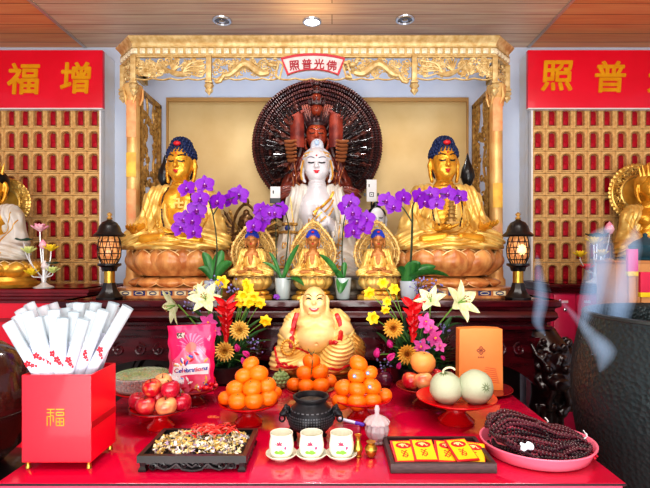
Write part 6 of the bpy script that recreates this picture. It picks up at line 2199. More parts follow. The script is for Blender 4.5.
def card(x, y, z, rz, lab, tl=.25):
    t = thing('blessing_card', lab, 'card', (x, y, z), rot=(tl, 0, rz), group='red and yellow blessing cards')
    m = MB(); m.box((0, 0, 0), (cw, ch_, .002), bev=.0006); co_ = m.build('card', CR_, t)
    m = MB(); m.box((.002, .001, .0012), (cw * .86, ch_ * .88, .0006)); m.build('yellow_field', CY_, co_, angle=None)
    g = MB()
    g.grid(lambda u, v: ((.021 * v) * cos(u * 2 * PI) + .002, .022 + .013 * v * sin(u * 2 * PI), .0018), 24, 3)
    for k in range(4):
        g.tube([(-.008 + .016 * u, -.002 - .007 * k + .003 * sin(u * 9 + k * 2), .0018) for u in [q / 8 for q in range(9)]], .0012, 4)
    for k in range(6): g.ell((-.012 + .005 * k, .0385, .0018), (.0016, .0012, .0006), nu=6, nv=4)
    g.build('red_print', CR_, co_)
    g = MB(); g.tube([(-.010 + .024 * u, .022 + .005 * sin(u * 12), .0022) for u in [q / 12 for q in range(13)]], .0016, 4); g.ell((.0, .026, .0022), (.006, .004, .0005), nu=8, nv=4)
    g.build('cream_figure', CW_, co_)
    return t
cxm = (x0 + x1) / 2; yc = y0 + d / 2 - .004
card(cxm - .086, yc, .8270, .05, 'leftmost red and yellow card in the framed tray')
card(cxm + .030, yc + .006, .8245, -.12, 'yellow card partly tucked under its neighbours, centre of the framed tray')
card(cxm - .034, yc, .8300, .0, 'fully visible red and yellow card, left of centre in the framed tray')
card(cxm + .098, yc - .002, .8240, -.3, 'yellow card at the far right underneath in the framed tray')
card(cxm + .066, yc, .8310, .18, 'tilted red and yellow card at right, uppermost in the framed tray')

# ---- pink oval tray piled with bead strings
cx_, cy_ = .562, 1.290
rx, ry = .152, .137
t = thing('pink_tray', 'pink oval plastic tray under the heap of dark bead strings', 'tray', (cx_, cy_, TZ))
m = MB(); m.lathe([(.84, .0005), (.88, .004), (.98, .034), (1.0, .036), (1.0, .039), (.965, .038), (.86, .009), (0, .008)], 64)
m.v = [(v[0] * rx, v[1] * ry, v[2]) for v in m.v]
m.build('tray', mat('tray_pink', (240, 120, 146), .3, coat=.2), t)
BEADS = [mat('bead_maroon', (70, 26, 40), .25, coat=.4, c2=(44, 14, 26), ns=60), mat('bead_black', (38, 20, 28), .25, coat=.4), mat('bead_brown', (86, 40, 50), .25, coat=.4)]
rr_ = random.Random(17)
bead = MB(); bead.ell((0, 0, 0), 1.0, nu=7, nv=5)
descr = ['on top of the heap, running full length', 'looped over the left end of the heap', 'along the front edge of the pink tray', 'nearest the white tag at the front', 'bunched at the back of the heap by the green tag', 'curling at the right end by the white band', 'second from the top across the heap', 'third from the top across the heap', 'sloping down the front of the heap',
         'lowest along the back rim of the tray', 'crossing the middle of the heap', 'tucked under the front strands', 'rising to the heap peak at left', 'lying against the right rim', 'spread at the lower left of the tray', 'just below the peak at the back', 'draped in the dip behind the front strands', 'stretched along the crest of the heap', 'coiled small at the front left of the tray', 'coiled small over the left end above the front coil', 'coiled small at the back left of the tray', 'hugging the front rim of the tray, outermost', 'second in from the front rim of the tray', 'third in from the front rim of the tray', 'fourth in from the front rim of the tray']
NB = 25
for k in range(NB):
    u = k / 15
    a = .02 + rr_.uniform(-.12, .12)
    L = rr_.uniform(.120, .136); wd = rr_.uniform(.016, .034)
    row = (k * 7) % 18 / 17
    oy = -.108 + .205 * row
    if k >= 18: L, oy, wd = .070, -.088 + .045 * (k - 18), .030
    ctr = Vector((rr_.uniform(-.008, .010) - (.062 if k >= 18 else 0), oy, 0))
    layer = .010 * (k % 3)
    pts = []
    n_ = 110
    for i in range(n_):
        th = 2 * PI * i / n_
        x_ = L * cos(th); y_ = wd * sin(th) + .005 * sin(3 * th + k)
        xr = x_ * cos(a) - y_ * sin(a); yr = x_ * sin(a) + y_ * cos(a)
        px_, py_ = ctr.x + xr, ctr.y + yr * .8
        q = math.sqrt((px_ / (rx * .88)) ** 2 + (py_ / (ry * .86)) ** 2)
        if q > 1: px_ /= q; py_ /= q
        q = min(q, 1)
        pk = .048 + .034 * max(-.5, min(1, -px_ / .085))          # the heap is taller at the left
        z_ = .017 + pk * max(0, 1 - (abs(py_) / (ry * .92)) ** (1.5 if py_ < 0 else 3)) * max(0, 1 - (abs(px_) / (rx * .98)) ** 5) + layer * (1 - q * .7) + .004 * sin(th * 2 + k * 1.7)
        if k >= 21:                                      # strings slumped along the front rim
            f_ = .90 - .085 * (k - 21) + .035 * (1 if i < n_ // 2 else -1) * sin(PI * (i % (n_ // 2)) / (n_ // 2)) ** .4
            q_ = (i / (n_ // 2)) if i < n_ // 2 else 2 - i / (n_ // 2)
            th = PI * (.93 + .92 * q_)
            px_, py_ = rx * .93 * f_ * cos(th), ry * .93 * f_ * sin(th); z_ = .017 + .010 * (k - 21) + .004 * sin(q_ * 20 + k)
        pts.append(Vector((px_, py_, z_)))
    # even spacing
    ln = [0]
    for i in range(n_): ln.append(ln[-1] + (pts[(i + 1) % n_] - pts[i]).length)
    r = .0050
    cnt = int(ln[-1] / (r * 1.95))
    m = MB(); j = 0
    for i in range(cnt):
        s_ = ln[-1] * i / cnt
        while ln[j + 1] < s_: j += 1
        f_ = (s_ - ln[j]) / max(1e-6, ln[j + 1] - ln[j])
        m.merge(bead, frame(pts[j % n_] * (1 - f_) + pts[(j + 1) % n_] * f_, (0, 0, 0), r))
    t = thing('bead_string', 'dark maroon prayer bead string ' + descr[k], 'bead string', (cx_, cy_, TZ), group='prayer bead strings in the pink tray')
    m.build('beads', BEADS[k % 3], t)
    m2 = MB(); m2.tube(pts[::4], .0012, 4, closed=True); m2.build('cord', mat('red_cord', (180, 20, 50), .6), t)
    tp = pts[int(n_ * .02)]
    if k % 3 == 0:
        m2 = MB(); m2.tube([tp, tp + Vector((.004, -.012, .001)), tp + Vector((.006, -.020, -.006))], [.002, .0028, .0034], 5); m2.build('tassel', mat('red_cord', (180, 20, 50)), t)
for (dx, dy, dz, c_, lab, rz, sz) in ((-.072, -.100, .058, (216, 226, 236), 'crumpled white tag on the beads at the front left', .2, (.036, .014, .020)), (-.050, .070, .088, (196, 214, 60), 'small green and yellow tag on top of the bead heap', -.5, (.022, .010, .012)),
                                      (.055, .070, .062, (236, 236, 240), 'small white tag wound round beads at the back', 1.0, (.012, .012, .018)), (.118, -.02, .056, (240, 240, 244), 'white paper band on the beads at the right end', 1.2, (.012, .012, .022))):
    t = thing('paper_tag', lab, 'tag', (cx_ + dx, cy_ + dy, TZ + dz), rz=rz, group='paper tags on the beads')
    m = MB(); sx, sy, sz_ = sz
    m.grid(lambda u, v: ((u - .5) * sx + .001 * sin(v * 9), -sy * .6 * sin(v * PI) + .002 * sin(u * 14 + v * 5), (v - .5) * sz_ + .002 * sin(u * 11)), 12, 8); m.build('paper', mat('tag_%d' % c_[2], c_, .5), t, angle=30)

# ---- red box packed with white paper sleeves
bx0, bx1, by0, by1 = -.785, -.610, 1.190, 1.325
zb, zt_ = TZ + .018, 1.046
t = thing('red_box', 'square red box on brass feet with a gold 福 emblem', 'box', ((bx0 + bx1) / 2, by0, TZ))
w, d = bx1 - bx0, by1 - by0
BOXR = mat('box_red', (236, 8, 44), .32, coat=.15)
m = MB()
m.ring([(-w / 2, 0), (w / 2, 0), (w / 2, d), (-w / 2, d)], [(-w / 2 + .004, .004), (w / 2 - .004, .004), (w / 2 - .004, d - .004), (-w / 2 + .004, d - .004)], zt_ - zb, frame((0, 0, zt_ - TZ), (-PI / 2, 0, 0)))
m.box((0, d / 2, zb - TZ + .003), (w - .004, d - .004, .006)); bo = m.build('box', BOXR, t, angle=None)
m = MB()
zq = (zt_ - zb) * .42 + .018
m.box((w / 2 + .0006, d / 2, 0), (.0012, d, .016), frame((0, 0, zq)))
m.build('dark_side_band', mat('band_dark_red', (178, 6, 28), .35), bo, angle=None)
g = MB(); q = .021
lnw = .0021
def hb(xa, xb, z): g.box(((xa + xb) / 2 * q, 0, z * q), ((xb - xa) * q + lnw, .0008, lnw))
def vb(x, za, zb_): g.box((x * q, 0, (za + zb_) / 2 * q), (lnw, .0008, (zb_ - za) * q + lnw))
# squared seal-script luck emblem
hb(-1, -.15, .95); vb(-.6, -1, .95); hb(-1, -.2, .55); vb(-1, -1, .1); hb(-1, -.6, .1); vb(-.25, -.5, .2); hb(-.6, -.25, .2)
hb(.1, 1, .95); hb(.1, 1, .6); vb(.1, .25, .6); vb(1, .25, .6); hb(.1, 1, .25); vb(.1, -1, -.1); vb(1, -1, -.1); hb(.1, 1, -.1); hb(.1, 1, -.55); hb(.1, 1, -1); vb(.55, -1, -.1)
g.build('gold_emblem', GLYPH, bo, (-.002, -.0008, (zt_ + zb) / 2 - TZ + .004), angle=None)
for sx in (-1, 1):
    for sy in (0, 1):
        m = MB(); m.lathe([(.0070, .0005), (.0065, .002), (.0042, .017), (.005, .019)], 16, frame((sx * (w / 2 - .010), .010 if sy == 0 else d - .010, 0))); m.build('foot', BRASS, t)
SLV = mat('sleeve_paper', (214, 222, 238), .45, c2=(204, 212, 230), ns=4); SLC = mat('sleeve_film', (204, 216, 224), .25, alpha=.66)
BLO = mat('blossom_red', (226, 24, 46), .45)
rr_ = random.Random(9)
flw = MB()
for k in range(5):
    a = 2 * PI * k / 5
    flw.ell((.0040 * cos(a), 0, .0040 * sin(a)), (.0034, .0005, .0026), nu=8, nv=4, rot=(0, -a, 0))
sl = []
# (top px, top py, depth) of each sleeve seen, plus front-most ones carrying blossoms
spec = [(8, 323, 1.215, 1), (17, 316, 1.235, 0), (27, 312, 1.215, 1), (36, 318, 1.225, 1), (29, 304, 1.30, 0), (42, 307, 1.285, 0), (54, 310, 1.225, 1), (52, 304, 1.31, 0), (63, 318, 1.215, 1), (72, 303, 1.30, 0), (66, 308, 1.265, 0), (79, 303, 1.26, 0),
        (84, 319, 1.215, 1), (96, 303, 1.28, 0), (104, 310, 1.24, 1), (89, 303, 1.315, 0), (114, 303, 1.29, 0), (128, 307, 1.25, 1), (118, 308, 1.31, 0), (46, 316, 1.245, 0), (74, 312, 1.24, 0), (92, 311, 1.235, 0), (20, 310, 1.28, 0)]
tops = sorted(spec)
nm_ = ['first', 'second', 'third', 'fourth', 'fifth', 'sixth', 'seventh', 'eighth', 'ninth', 'tenth', 'eleventh', 'twelfth', 'thirteenth', 'fourteenth', 'fifteenth', 'sixteenth', 'seventeenth', 'eighteenth', 'nineteenth', 'twentieth', 'twenty-first', 'twenty-second', 'twenty-third']
for k, (px, py, D, fl) in enumerate(spec):
    top = P(px, py, D)
    u = (px - 8) / 120
    zbase = zb + .012
    tr_ = (zt_ - zbase) / (top.z - zbase)
    xr_ = bx0 + .027 + (w - .054) * u                     # where it passes the rim of the box
    fy = min(1, max(0, (D - 1.215) / .10)); yr_ = by0 + .018 + (d - .036) * fy
    bxx = min(bx1 - .022, max(bx0 + .022, (xr_ - tr_ * top.x) / (1 - tr_)))
    byy = min(by1 - .018, max(by0 + .018, (yr_ - tr_ * top.y) / (1 - tr_)))
    base = Vector((bxx, byy, zbase))
    dirv = top - base; Ln = dirv.length
    order = tops.index((px, py, D, fl))
    t = thing('paper_sleeve', 'white %sincense sleeve, %s from the left by its tip in the red box' % ('blossom printed ' if fl else '', nm_[order]), 'incense sleeve', base, group='white sleeves in the red box')
    T = aim((0, 0, 0), dirv, (0, 1, 0))
    # local frame: z along the sleeve; flattened tube, wide side to the viewer
    wide = .0150; th = .0105
    m = MB()
    ov = [(wide * cos(a), th * sin(a)) for a in [2 * PI * i / 18 for i in range(18)]]
    zl = Ln * .85
    m.add([T @ Vector((x_, y_, z_)) for z_ in (0, zl) for x_, y_ in ov], [(i, (i + 1) % 18, 18 + (i + 1) % 18, 18 + i) for i in range(18)] + [tuple(range(18, 36))])
    so = m.build('paper_tube', SLV, t, angle=40)
    m = MB()
    m.add([T @ Vector((x_ * s_, y_ * s_, z_)) for z_, s_ in ((zl * .93, 1.04), (Ln, 1.05)) for x_, y_ in ov], [(i, (i + 1) % 18, 18 + (i + 1) % 18, 18 + i) for i in range(18)])
    m.build('clear_end', SLC, t, angle=40)
    m = MB(); m.tube([T @ Vector((x_ * 1.05, y_ * 1.05, Ln)) for x_, y_ in ov], .0007, 4, closed=True); m.build('clear_rim', mat('film_rim', (150, 172, 184), .3), t)
    m = MB(); m.tube([T @ Vector((x_ * 1.02, y_ * 1.02, zl)) for x_, y_ in ov], .0006, 4, closed=True); m.build('paper_rim', mat('film_rim', (150, 172, 184), .3), t)
    if fl:
        # front is local +/-y nearest the viewer
        yy = T.to_3x3() @ Vector((0, 1, 0)); sg = -1 if yy.y > 0 else 1
        for (dx, dz, s_) in ((-.003, .70, 1.35), (.0045, .675, .9), (.010, .66, .6)):
            g = MB()
            x_ = dx if abs(dx) < wide * .8 else wide * .6
            y_ = sg * th * math.sqrt(max(0, 1 - (x_ / wide) ** 2))
            g.merge(flw, T @ Matrix.Translation((x_, y_ + sg * .0006, Ln * dz)) @ Matrix.Scale(s_ * .95, 4))
            g.build('blossom_print', BLO, so)

# ================================================================== big vessels at either side
t = thing('incense_pot', 'huge black hammered incense pot at the right edge', 'incense pot', (1.15, 1.449, 0.004))
HAM = mat('hammered_black', (54, 64, 66), .30, .55, bump=.32, bs=75, kind='voronoi')
m = MB(); m.lathe([(.20, .42), (.24, .44), (.29, .52), (.335, .65), (.362, .80), (.372, .92), (.365, 1.02), (.346, 1.11), (.336, 1.150), (.336, 1.158), (.318, 1.158), (.312, 1.148), (.318, 1.09), (.330, .95), (0, .93)], 96)
m.build('pot', HAM, t)
m = MB(); m.tube([(.327 * cos(a), .327 * sin(a), 1.156) for a in [2 * PI * i / 96 for i in range(96)]], .010, 8, closed=True); m.build('rim', mat('pot_rim', (60, 66, 66), .35, .6), t)
m = MB(); m.lathe([(0, 1.06), (.30, 1.055), (.322, 1.05)], 48); m.build('ash', mat('incense_ash', (88, 74, 62)), t)
m = MB(); m.lathe([(.27, -.003), (.28, .03), (.22, .08), (.20, .30), (.235, .38), (.24, .43)], 48); m.build('stand', mat('grey_stand', (150, 150, 156), .4), t)
t = thing('brown_gong', 'large glossy dark brown rounded temple bowl at the left edge', 'temple bowl', (X(-33, 1.45), 1.45, .70))
m = MB(); m.lathe([(.06, .0), (.10, .012), (.15, .06), (.172, .14), (.175, .20), (.160, .29), (.13, .345), (.09, .375), (.04, .385), (0, .386)], 56); m.build('body', mat('brown_lacquer', (62, 26, 22), .18, coat=.7, c2=(44, 16, 14), ns=6), t)
m = MB(); m.tube([(.1755 * cos(a), .1755 * sin(a), .17) for a in [2 * PI * i / 56 for i in range(56)]], .004, 6, closed=True); m.build('band', mat('brown_band', (40, 16, 14), .3), t)
t = thing('bowl_stand', 'black carved stand under the brown temple bowl at the left edge', 'stand', (X(-33, 1.45), 1.45, 0))
m = MB(); m.lathe([(.15, .0005), (.16, .03), (.12, .10), (.11, .50), (.17, .62), (.18, .66), (.18, .685), (.09, .6995), (0, .6995)], 40); m.build('stand', BLACK, t)
m = MB()
for k in range(10):
    a = 2 * PI * k / 10
    m.tube([(.12 * cos(a), .12 * sin(a), .55), (.18 * cos(a), .18 * sin(a), .60), (.19 * cos(a), .19 * sin(a), .67)], [.012, .012, .006], 6)
m.build('carved_brackets', BLACK, t)
# ================================================================== flowers
PUR = mat('orchid_purple', (138, 30, 190), .45, c2=(112, 14, 164), ns=30)
PURD = mat('orchid_lip', (112, 6, 120), .45); PURW = mat('orchid_eye', (236, 214, 240), .5)
LEAF = mat('orchid_leaf', (64, 132, 62), .32, coat=.15, c2=(40, 104, 50), ns=9, stretch=(6, 6, 1))
LEAFD = mat('dark_leaf', (30, 72, 44), .4, c2=(20, 54, 30), ns=14)
STEMD = mat('dark_stem', (52, 62, 40), .5); STAKE = mat('stake', (40, 36, 40), .5)


def petal(L, Wd, bend=.3, cup=.2, tip=.6, base=.25, nu=5, nv=7):
    """petal along +z starting at the origin, face towards -y"""
    m = MB()
    def fn(u, v):
        q = (u - .5) * 2
        wv = Wd * (base * (1 - v) + sin(PI * min(1, v ** .9)) ** tip * (1 - .15 * v))
        if v > .985: wv = Wd * .04
        return (q * wv * .5, -bend * L * v * v + cup * Wd * q * q * .5 * (1), L * v * (1 - .12 * bend * v))
    m.grid(fn, nu, nv)
    return m


def flower_mb(pet, n, off=0.0, r0=0.0, T=None, m=0, tilt_=0.0):
    out = MB()
    for i in range(n):
        a = off + 2 * PI * i / n
        out.merge(pet, Matrix.Rotation(a, 4, 'Y') @ Matrix.Translation((0, 0, r0)) @ Matrix.Rotation(tilt_, 4, 'X'), m)
    return out


# one orchid blossom, 1 unit = its half width; faces -y
bl = MB()
sep = petal(1.0, .62, .12, -.1)
for a in (0, 2.25, -2.25): bl.merge(sep, Matrix.Rotation(a, 4, 'Y') @ Matrix.Translation((0, .04, .05)))
bigp = petal(1.0, 1.15, .05, -.06, tip=.5, base=.1)
for a in (1.25, -1.25): bl.merge(bigp, Matrix.Rotation(a, 4, 'Y') @ Matrix.Translation((0, -.02, .04)))
BLM = bl.mesh('petals', PUR)
lp = MB(); lp.ell((0, -.12, -.10), (.13, .15, .13), nu=10, nv=6); lp.ell((0, -.24, -.24), (.17, .08, .10), nu=10, nv=6)
for q in (-1, 1): lp.ell((q * .14, -.12, -.06), (.08, .10, .10), nu=8, nv=6)
lp.ell((0, -.14, .05), (.07, .09, .07), m=1, nu=8, nv=6)
LPM = lp.mesh('lip', [PURD, PURW])


def strap_leaf(par, base, tipv, wd, sag=.03, side=(1, 0, 0), mt=LEAF, name='leaf', fold=.25):
    base, tipv = Vector(base), Vector(tipv)
    L = (tipv - base).length
    ax = (tipv - base).normalized(); sd = Vector(side); sd = (sd - ax * sd.dot(ax)).normalized(); nn = ax.cross(sd)
    m = MB()
    def fn(u, v):
        q = (u - .5) * 2
        wv = wd * (sin(PI * (.10 + .90 * v)) ** .55) * (1 if v < .99 else .1)
        p = base + ax * L * v + sd * q * wv * .5 + nn * (fold * wv * q * q) + Vector((0, 0, 1)) * sag * sin(PI * v)
        return tuple(p)
    m.grid(fn, 7, 14)
    return m.build(name, mt, par)


def orchid(px, py_b, D, label, pot, flowers, stems, leaves, fr=9.0, py_top=278, r=.045):
    """flowers (px, py, depth shift, yaw); stems list of pixel polylines; leaves (base px,py, tip px,py, width, dy)"""
    base = Vector((X(px, D), D, AZ + .0015))
    t = thing('potted_orchid', label, 'orchid', base, group='purple orchids in pots')
    h = Z(py_top, D) - AZ
    m = MB()
    m.lathe([(r * .72, .0), (r * .78, .004), (r * .92, h * .5), (r * 1.0, h * .92), (r * 1.02, h), (r * .94, h), (r * .90, h * .86), (0, h * .84)], 36)
    m.build('pot', pot, t)
    loc = lambda x_, y_, dy: P(x_, y_, D + dy) - base
    for pl in stems:
        pts = [loc(x_, y_, dy) for (x_, y_, dy) in pl]
        sm = []
        for i in range(len(pts) - 1):
            p0 = pts[max(0, i - 1)]; p1 = pts[i]; p2 = pts[i + 1]; p3 = pts[min(len(pts) - 1, i + 2)]
            for k in range(6):
                u = k / 6
                sm.append(.5 * ((2 * p1) + (p2 - p0) * u + (2 * p0 - 5 * p1 + 4 * p2 - p3) * u * u + (3 * p1 - p0 - 3 * p2 + p3) * u ** 3))
        sm.append(pts[-1])
        m = MB(); m.tube(sm, [.0042 - .002 * i / len(sm) for i in range(len(sm))], 6); m.build('flower_stem', STEMD, t)
    for (bx_, by_, tx_, ty_, wd, dy) in leaves:
        strap_leaf(t, loc(bx_, by_, 0), loc(tx_, ty_, dy), wd, sag=.02)
    rr_ = random.Random(int(px))
    for (x_, y_, dy) in flowers:
        p = loc(x_, y_, dy)
        s = fr * D / F * rr_.uniform(.92, 1.08)
        f = obj('flower', BLM, t, p, (rr_.uniform(-.3, .25), rr_.uniform(-.3, .3), rr_.uniform(-.5, .5)), scale=(s, s, s))
        obj('lip', LPM, f)
    return t


POTW = mat('pot_celadon', (190, 206, 206), .25, coat=.4)
POTG = mat('pot_clear', (214, 228, 240), .15, alpha=.75, coat=.3)
orchid(283, 300, 2.42, 'purple orchid in a white pot left of the middle small buddha', POTW,
       [(254, 226, -.02), (263.5, 218, -.01), (261, 210, .01), (269, 213, -.015), (275, 213, -.02), (281, 209, 0), (259, 225, 0)],
       [[(283, 280, 0), (287, 250, .01), (288, 222, .01), (280, 206, 0), (266, 208, 0), (254, 224, 0)], [(277, 280, 0), (276, 245, .015), (276, 218, .015)]],
       [(281, 279, 269, 252, .020, -.01), (282, 282, 299, 244, .026, -.055), (284, 282, 304, 286, .050, -.07), (283, 279, 262, 262, .018, .0)], fr=8.5, r=.043)
orchid(343, 300, 2.42, 'purple orchid in a white pot right of the middle small buddha', POTW,
       [(350.5, 202, 0), (353, 213, -.02), (357, 222, -.015), (366.5, 219, -.01), (353, 231, -.02), (363.5, 228, -.02), (346, 208, .01)],
       [[(343, 280, 0), (342, 250, .01), (344, 222, .01), (350, 202, 0), (358, 215, 0), (360, 230, 0)]],
       [(342, 282, 319, 254, .030, -.07), (343, 280, 345, 262, .030, .0), (344, 279, 340, 294, .060, -.075), (343, 279, 331, 274, .03, -.04)], fr=10, r=.043)
orchid(213, 300, 2.43, 'purple orchid in a clear pot in front of the left gold buddha', POTG,
       [(187, 189, 0), (205, 185, -.01), (200.5, 199, -.02), (197, 210, -.01), (193, 221, -.015), (194, 232, -.015), (181, 228, 0), (184, 220, .01), (218, 202, 0), (231, 199.5, .01), (239, 195, .02)],
       [[(213, 280, 0), (217, 250, .0), (213, 215, .0), (205, 195, 0), (193, 190, 0)], [(207, 196, 0), (198, 212, 0), (192, 232, 0)], [(213, 215, 0), (222, 203, 0), (240, 195, 0)]],
       [(212, 279, 203, 252, .05, -.01), (213, 280, 222, 250, .06, .01), (214, 279, 232, 262, .05, -.02), (212, 280, 198, 268, .04, -.02)], fr=10, py_top=281, r=.046)
orchid(408.5, 300, 2.42, 'purple orchid in a clear pot in front of the right gold buddha', POTG,
       [(386.5, 201, 0), (394, 207, -.01), (403, 198, 0), (419, 197, -.01), (431, 195, 0), (436.5, 204, -.02), (448, 194, 0), (460, 197, 0), (424, 202, -.015)],
       [[(409, 280, 0), (411, 250, 0), (412, 222, 0), (414, 203, 0), (432, 194, 0), (461, 196, 0)], [(412, 222, .0), (400, 205, 0), (382, 201, 0)], [(409, 280, .02), (412, 250, .02), (413, 202, .02)]],
       [(407, 280, 450, 277, .075, -.05), (406, 280, 420, 262, .07, .0), (405, 280, 397, 268, .04, -.06), (408, 280, 436, 266, .05, .02), (406, 290, 416, 262, .08, -.05)], fr=9.0, py_top=281, r=.046)

t = thing('fallen_orchid', 'single purple orchid blossom fallen on the altar edge by the left white pot', 'flower', (X(276.5, 2.37), 2.37, AZ + .016), rot=(-.5, .4, -.2))
obj('petals', BLM, t, scale=(.017, .017, .017)); obj('lip', LPM, t, scale=(.017, .017, .017))

# ------------------------------------------------------------------ the two big bouquets
YEL = mat('narcissus_yellow', (252, 222, 40), .45, c2=(246, 204, 20), ns=20); YELD = mat('narcissus_trumpet', (246, 190, 16), .45)
CREAM = mat('lily_cream', (232, 228, 196), .45, c2=(206, 214, 150), ns=10, stretch=(1, 1, .4)); STAM = mat('stamen', (150, 80, 40), .5)
REDF = mat('bract_red', (226, 24, 34), .38, coat=.2, c2=(200, 10, 24), ns=10)
MUM = mat('mum_gold', (240, 196, 92), .5, c2=(230, 168, 62), ns=4); MUM2 = mat('mum_rust', (226, 156, 62), .5, c2=(208, 126, 48), ns=4)
MAG = mat('magenta_petal', (224, 60, 158), .42, c2=(200, 34, 130), ns=14); PKO = mat('pink_orchid', (232, 110, 186), .42, c2=(214, 70, 160), ns=12)
LAV = mat('lavender_sprig', (132, 126, 186), .6); GRN = mat('bouquet_green', (70, 118, 62), .5, c2=(44, 88, 48), ns=12); GRND = mat('bouquet_dark_green', (36, 68, 46), .5, c2=(24, 48, 34), ns=12)
STEMY = mat('flower_stem_green', (112, 160, 70), .5)

# narcissus
nf_ = flower_mb(petal(1.0, .72, -.1, .1), 6)
NFM = nf_.mesh('petals', YEL)
tr = MB(); tr.lathe([(.20, 0), (.26, .25), (.40, .52), (.44, .55), (.36, .50), (.2, .2), (0, .1)], 16, frame((0, 0, 0), (PI / 2, 0, 0)), lobes=8, amp=.05); NTM = tr.mesh('trumpet', YELD)
# lily
lf = flower_mb(petal(1.0, .46, -.42, -.15, nv=9), 3, tilt_=.75); lf.merge(flower_mb(petal(1.0, .56, -.42, -.15, nv=9), 3, off=PI / 3, tilt_=.7))
LFM = lf.mesh('petals', CREAM)
stt = MB()
for i in range(6):
    a = 2 * PI * i / 6
    e = Vector((.16 * cos(a), -.62, .16 * sin(a)))
    stt.tube([(0, 0, 0), (e.x * .5, -.35, e.z * .5), e], .018, 4); stt.ell(e, (.06, .025, .03), m=1, nu=6, nv=4)
LSM = stt.mesh('stamens', [STEMY, STAM])
# chrysanthemum
mm_ = MB()
for i, (n_, L, tl) in enumerate(((18, 1.0, .10), (17, .92, .38), (15, .80, .66), (12, .66, .94), (9, .52, 1.2), (5, .40, 1.42))):
    mm_.merge(flower_mb(petal(L, .30, .35, .5, nu=3, nv=5), n_, off=i * .17, tilt_=tl, T=None), None, 1 if i < 3 else 0)
mm_.ell((0, .02, 0), .22, nu=10, nv=6)
MMM = mm_.mesh('petals', [MUM, mat('mum_pale', (248, 220, 126), .5, c2=(238, 190, 90), ns=4)])
MMM2 = mm_.mesh('petals', [MUM2, MUM])
# cymbidium-like pink flower and bud
co_ = flower_mb(petal(1.0, .58, .1, -.1), 5); COM = co_.mesh('petals', PKO)
ci = MB(); ci.ell((0, -.2, -.15), (.2, .18, .22), nu=10, nv=6); ci.ell((0, -.25, .02), (.12, .12, .10), m=1, nu=8, nv=5); CIM = ci.mesh('lip', [MAG, YELD])
bu = MB()
for i in range(5): bu.merge(petal(1.5, 1.0, .0, .75, nu=5, nv=7), Matrix.Rotation(2 * PI * i / 5, 4, 'Z') @ Matrix.Translation((0, -.22, -.7)))
bu.ell((0, 0, -.1), (.42, .42, .62), nu=12, nv=8); BUM = bu.mesh('petals', MAG)


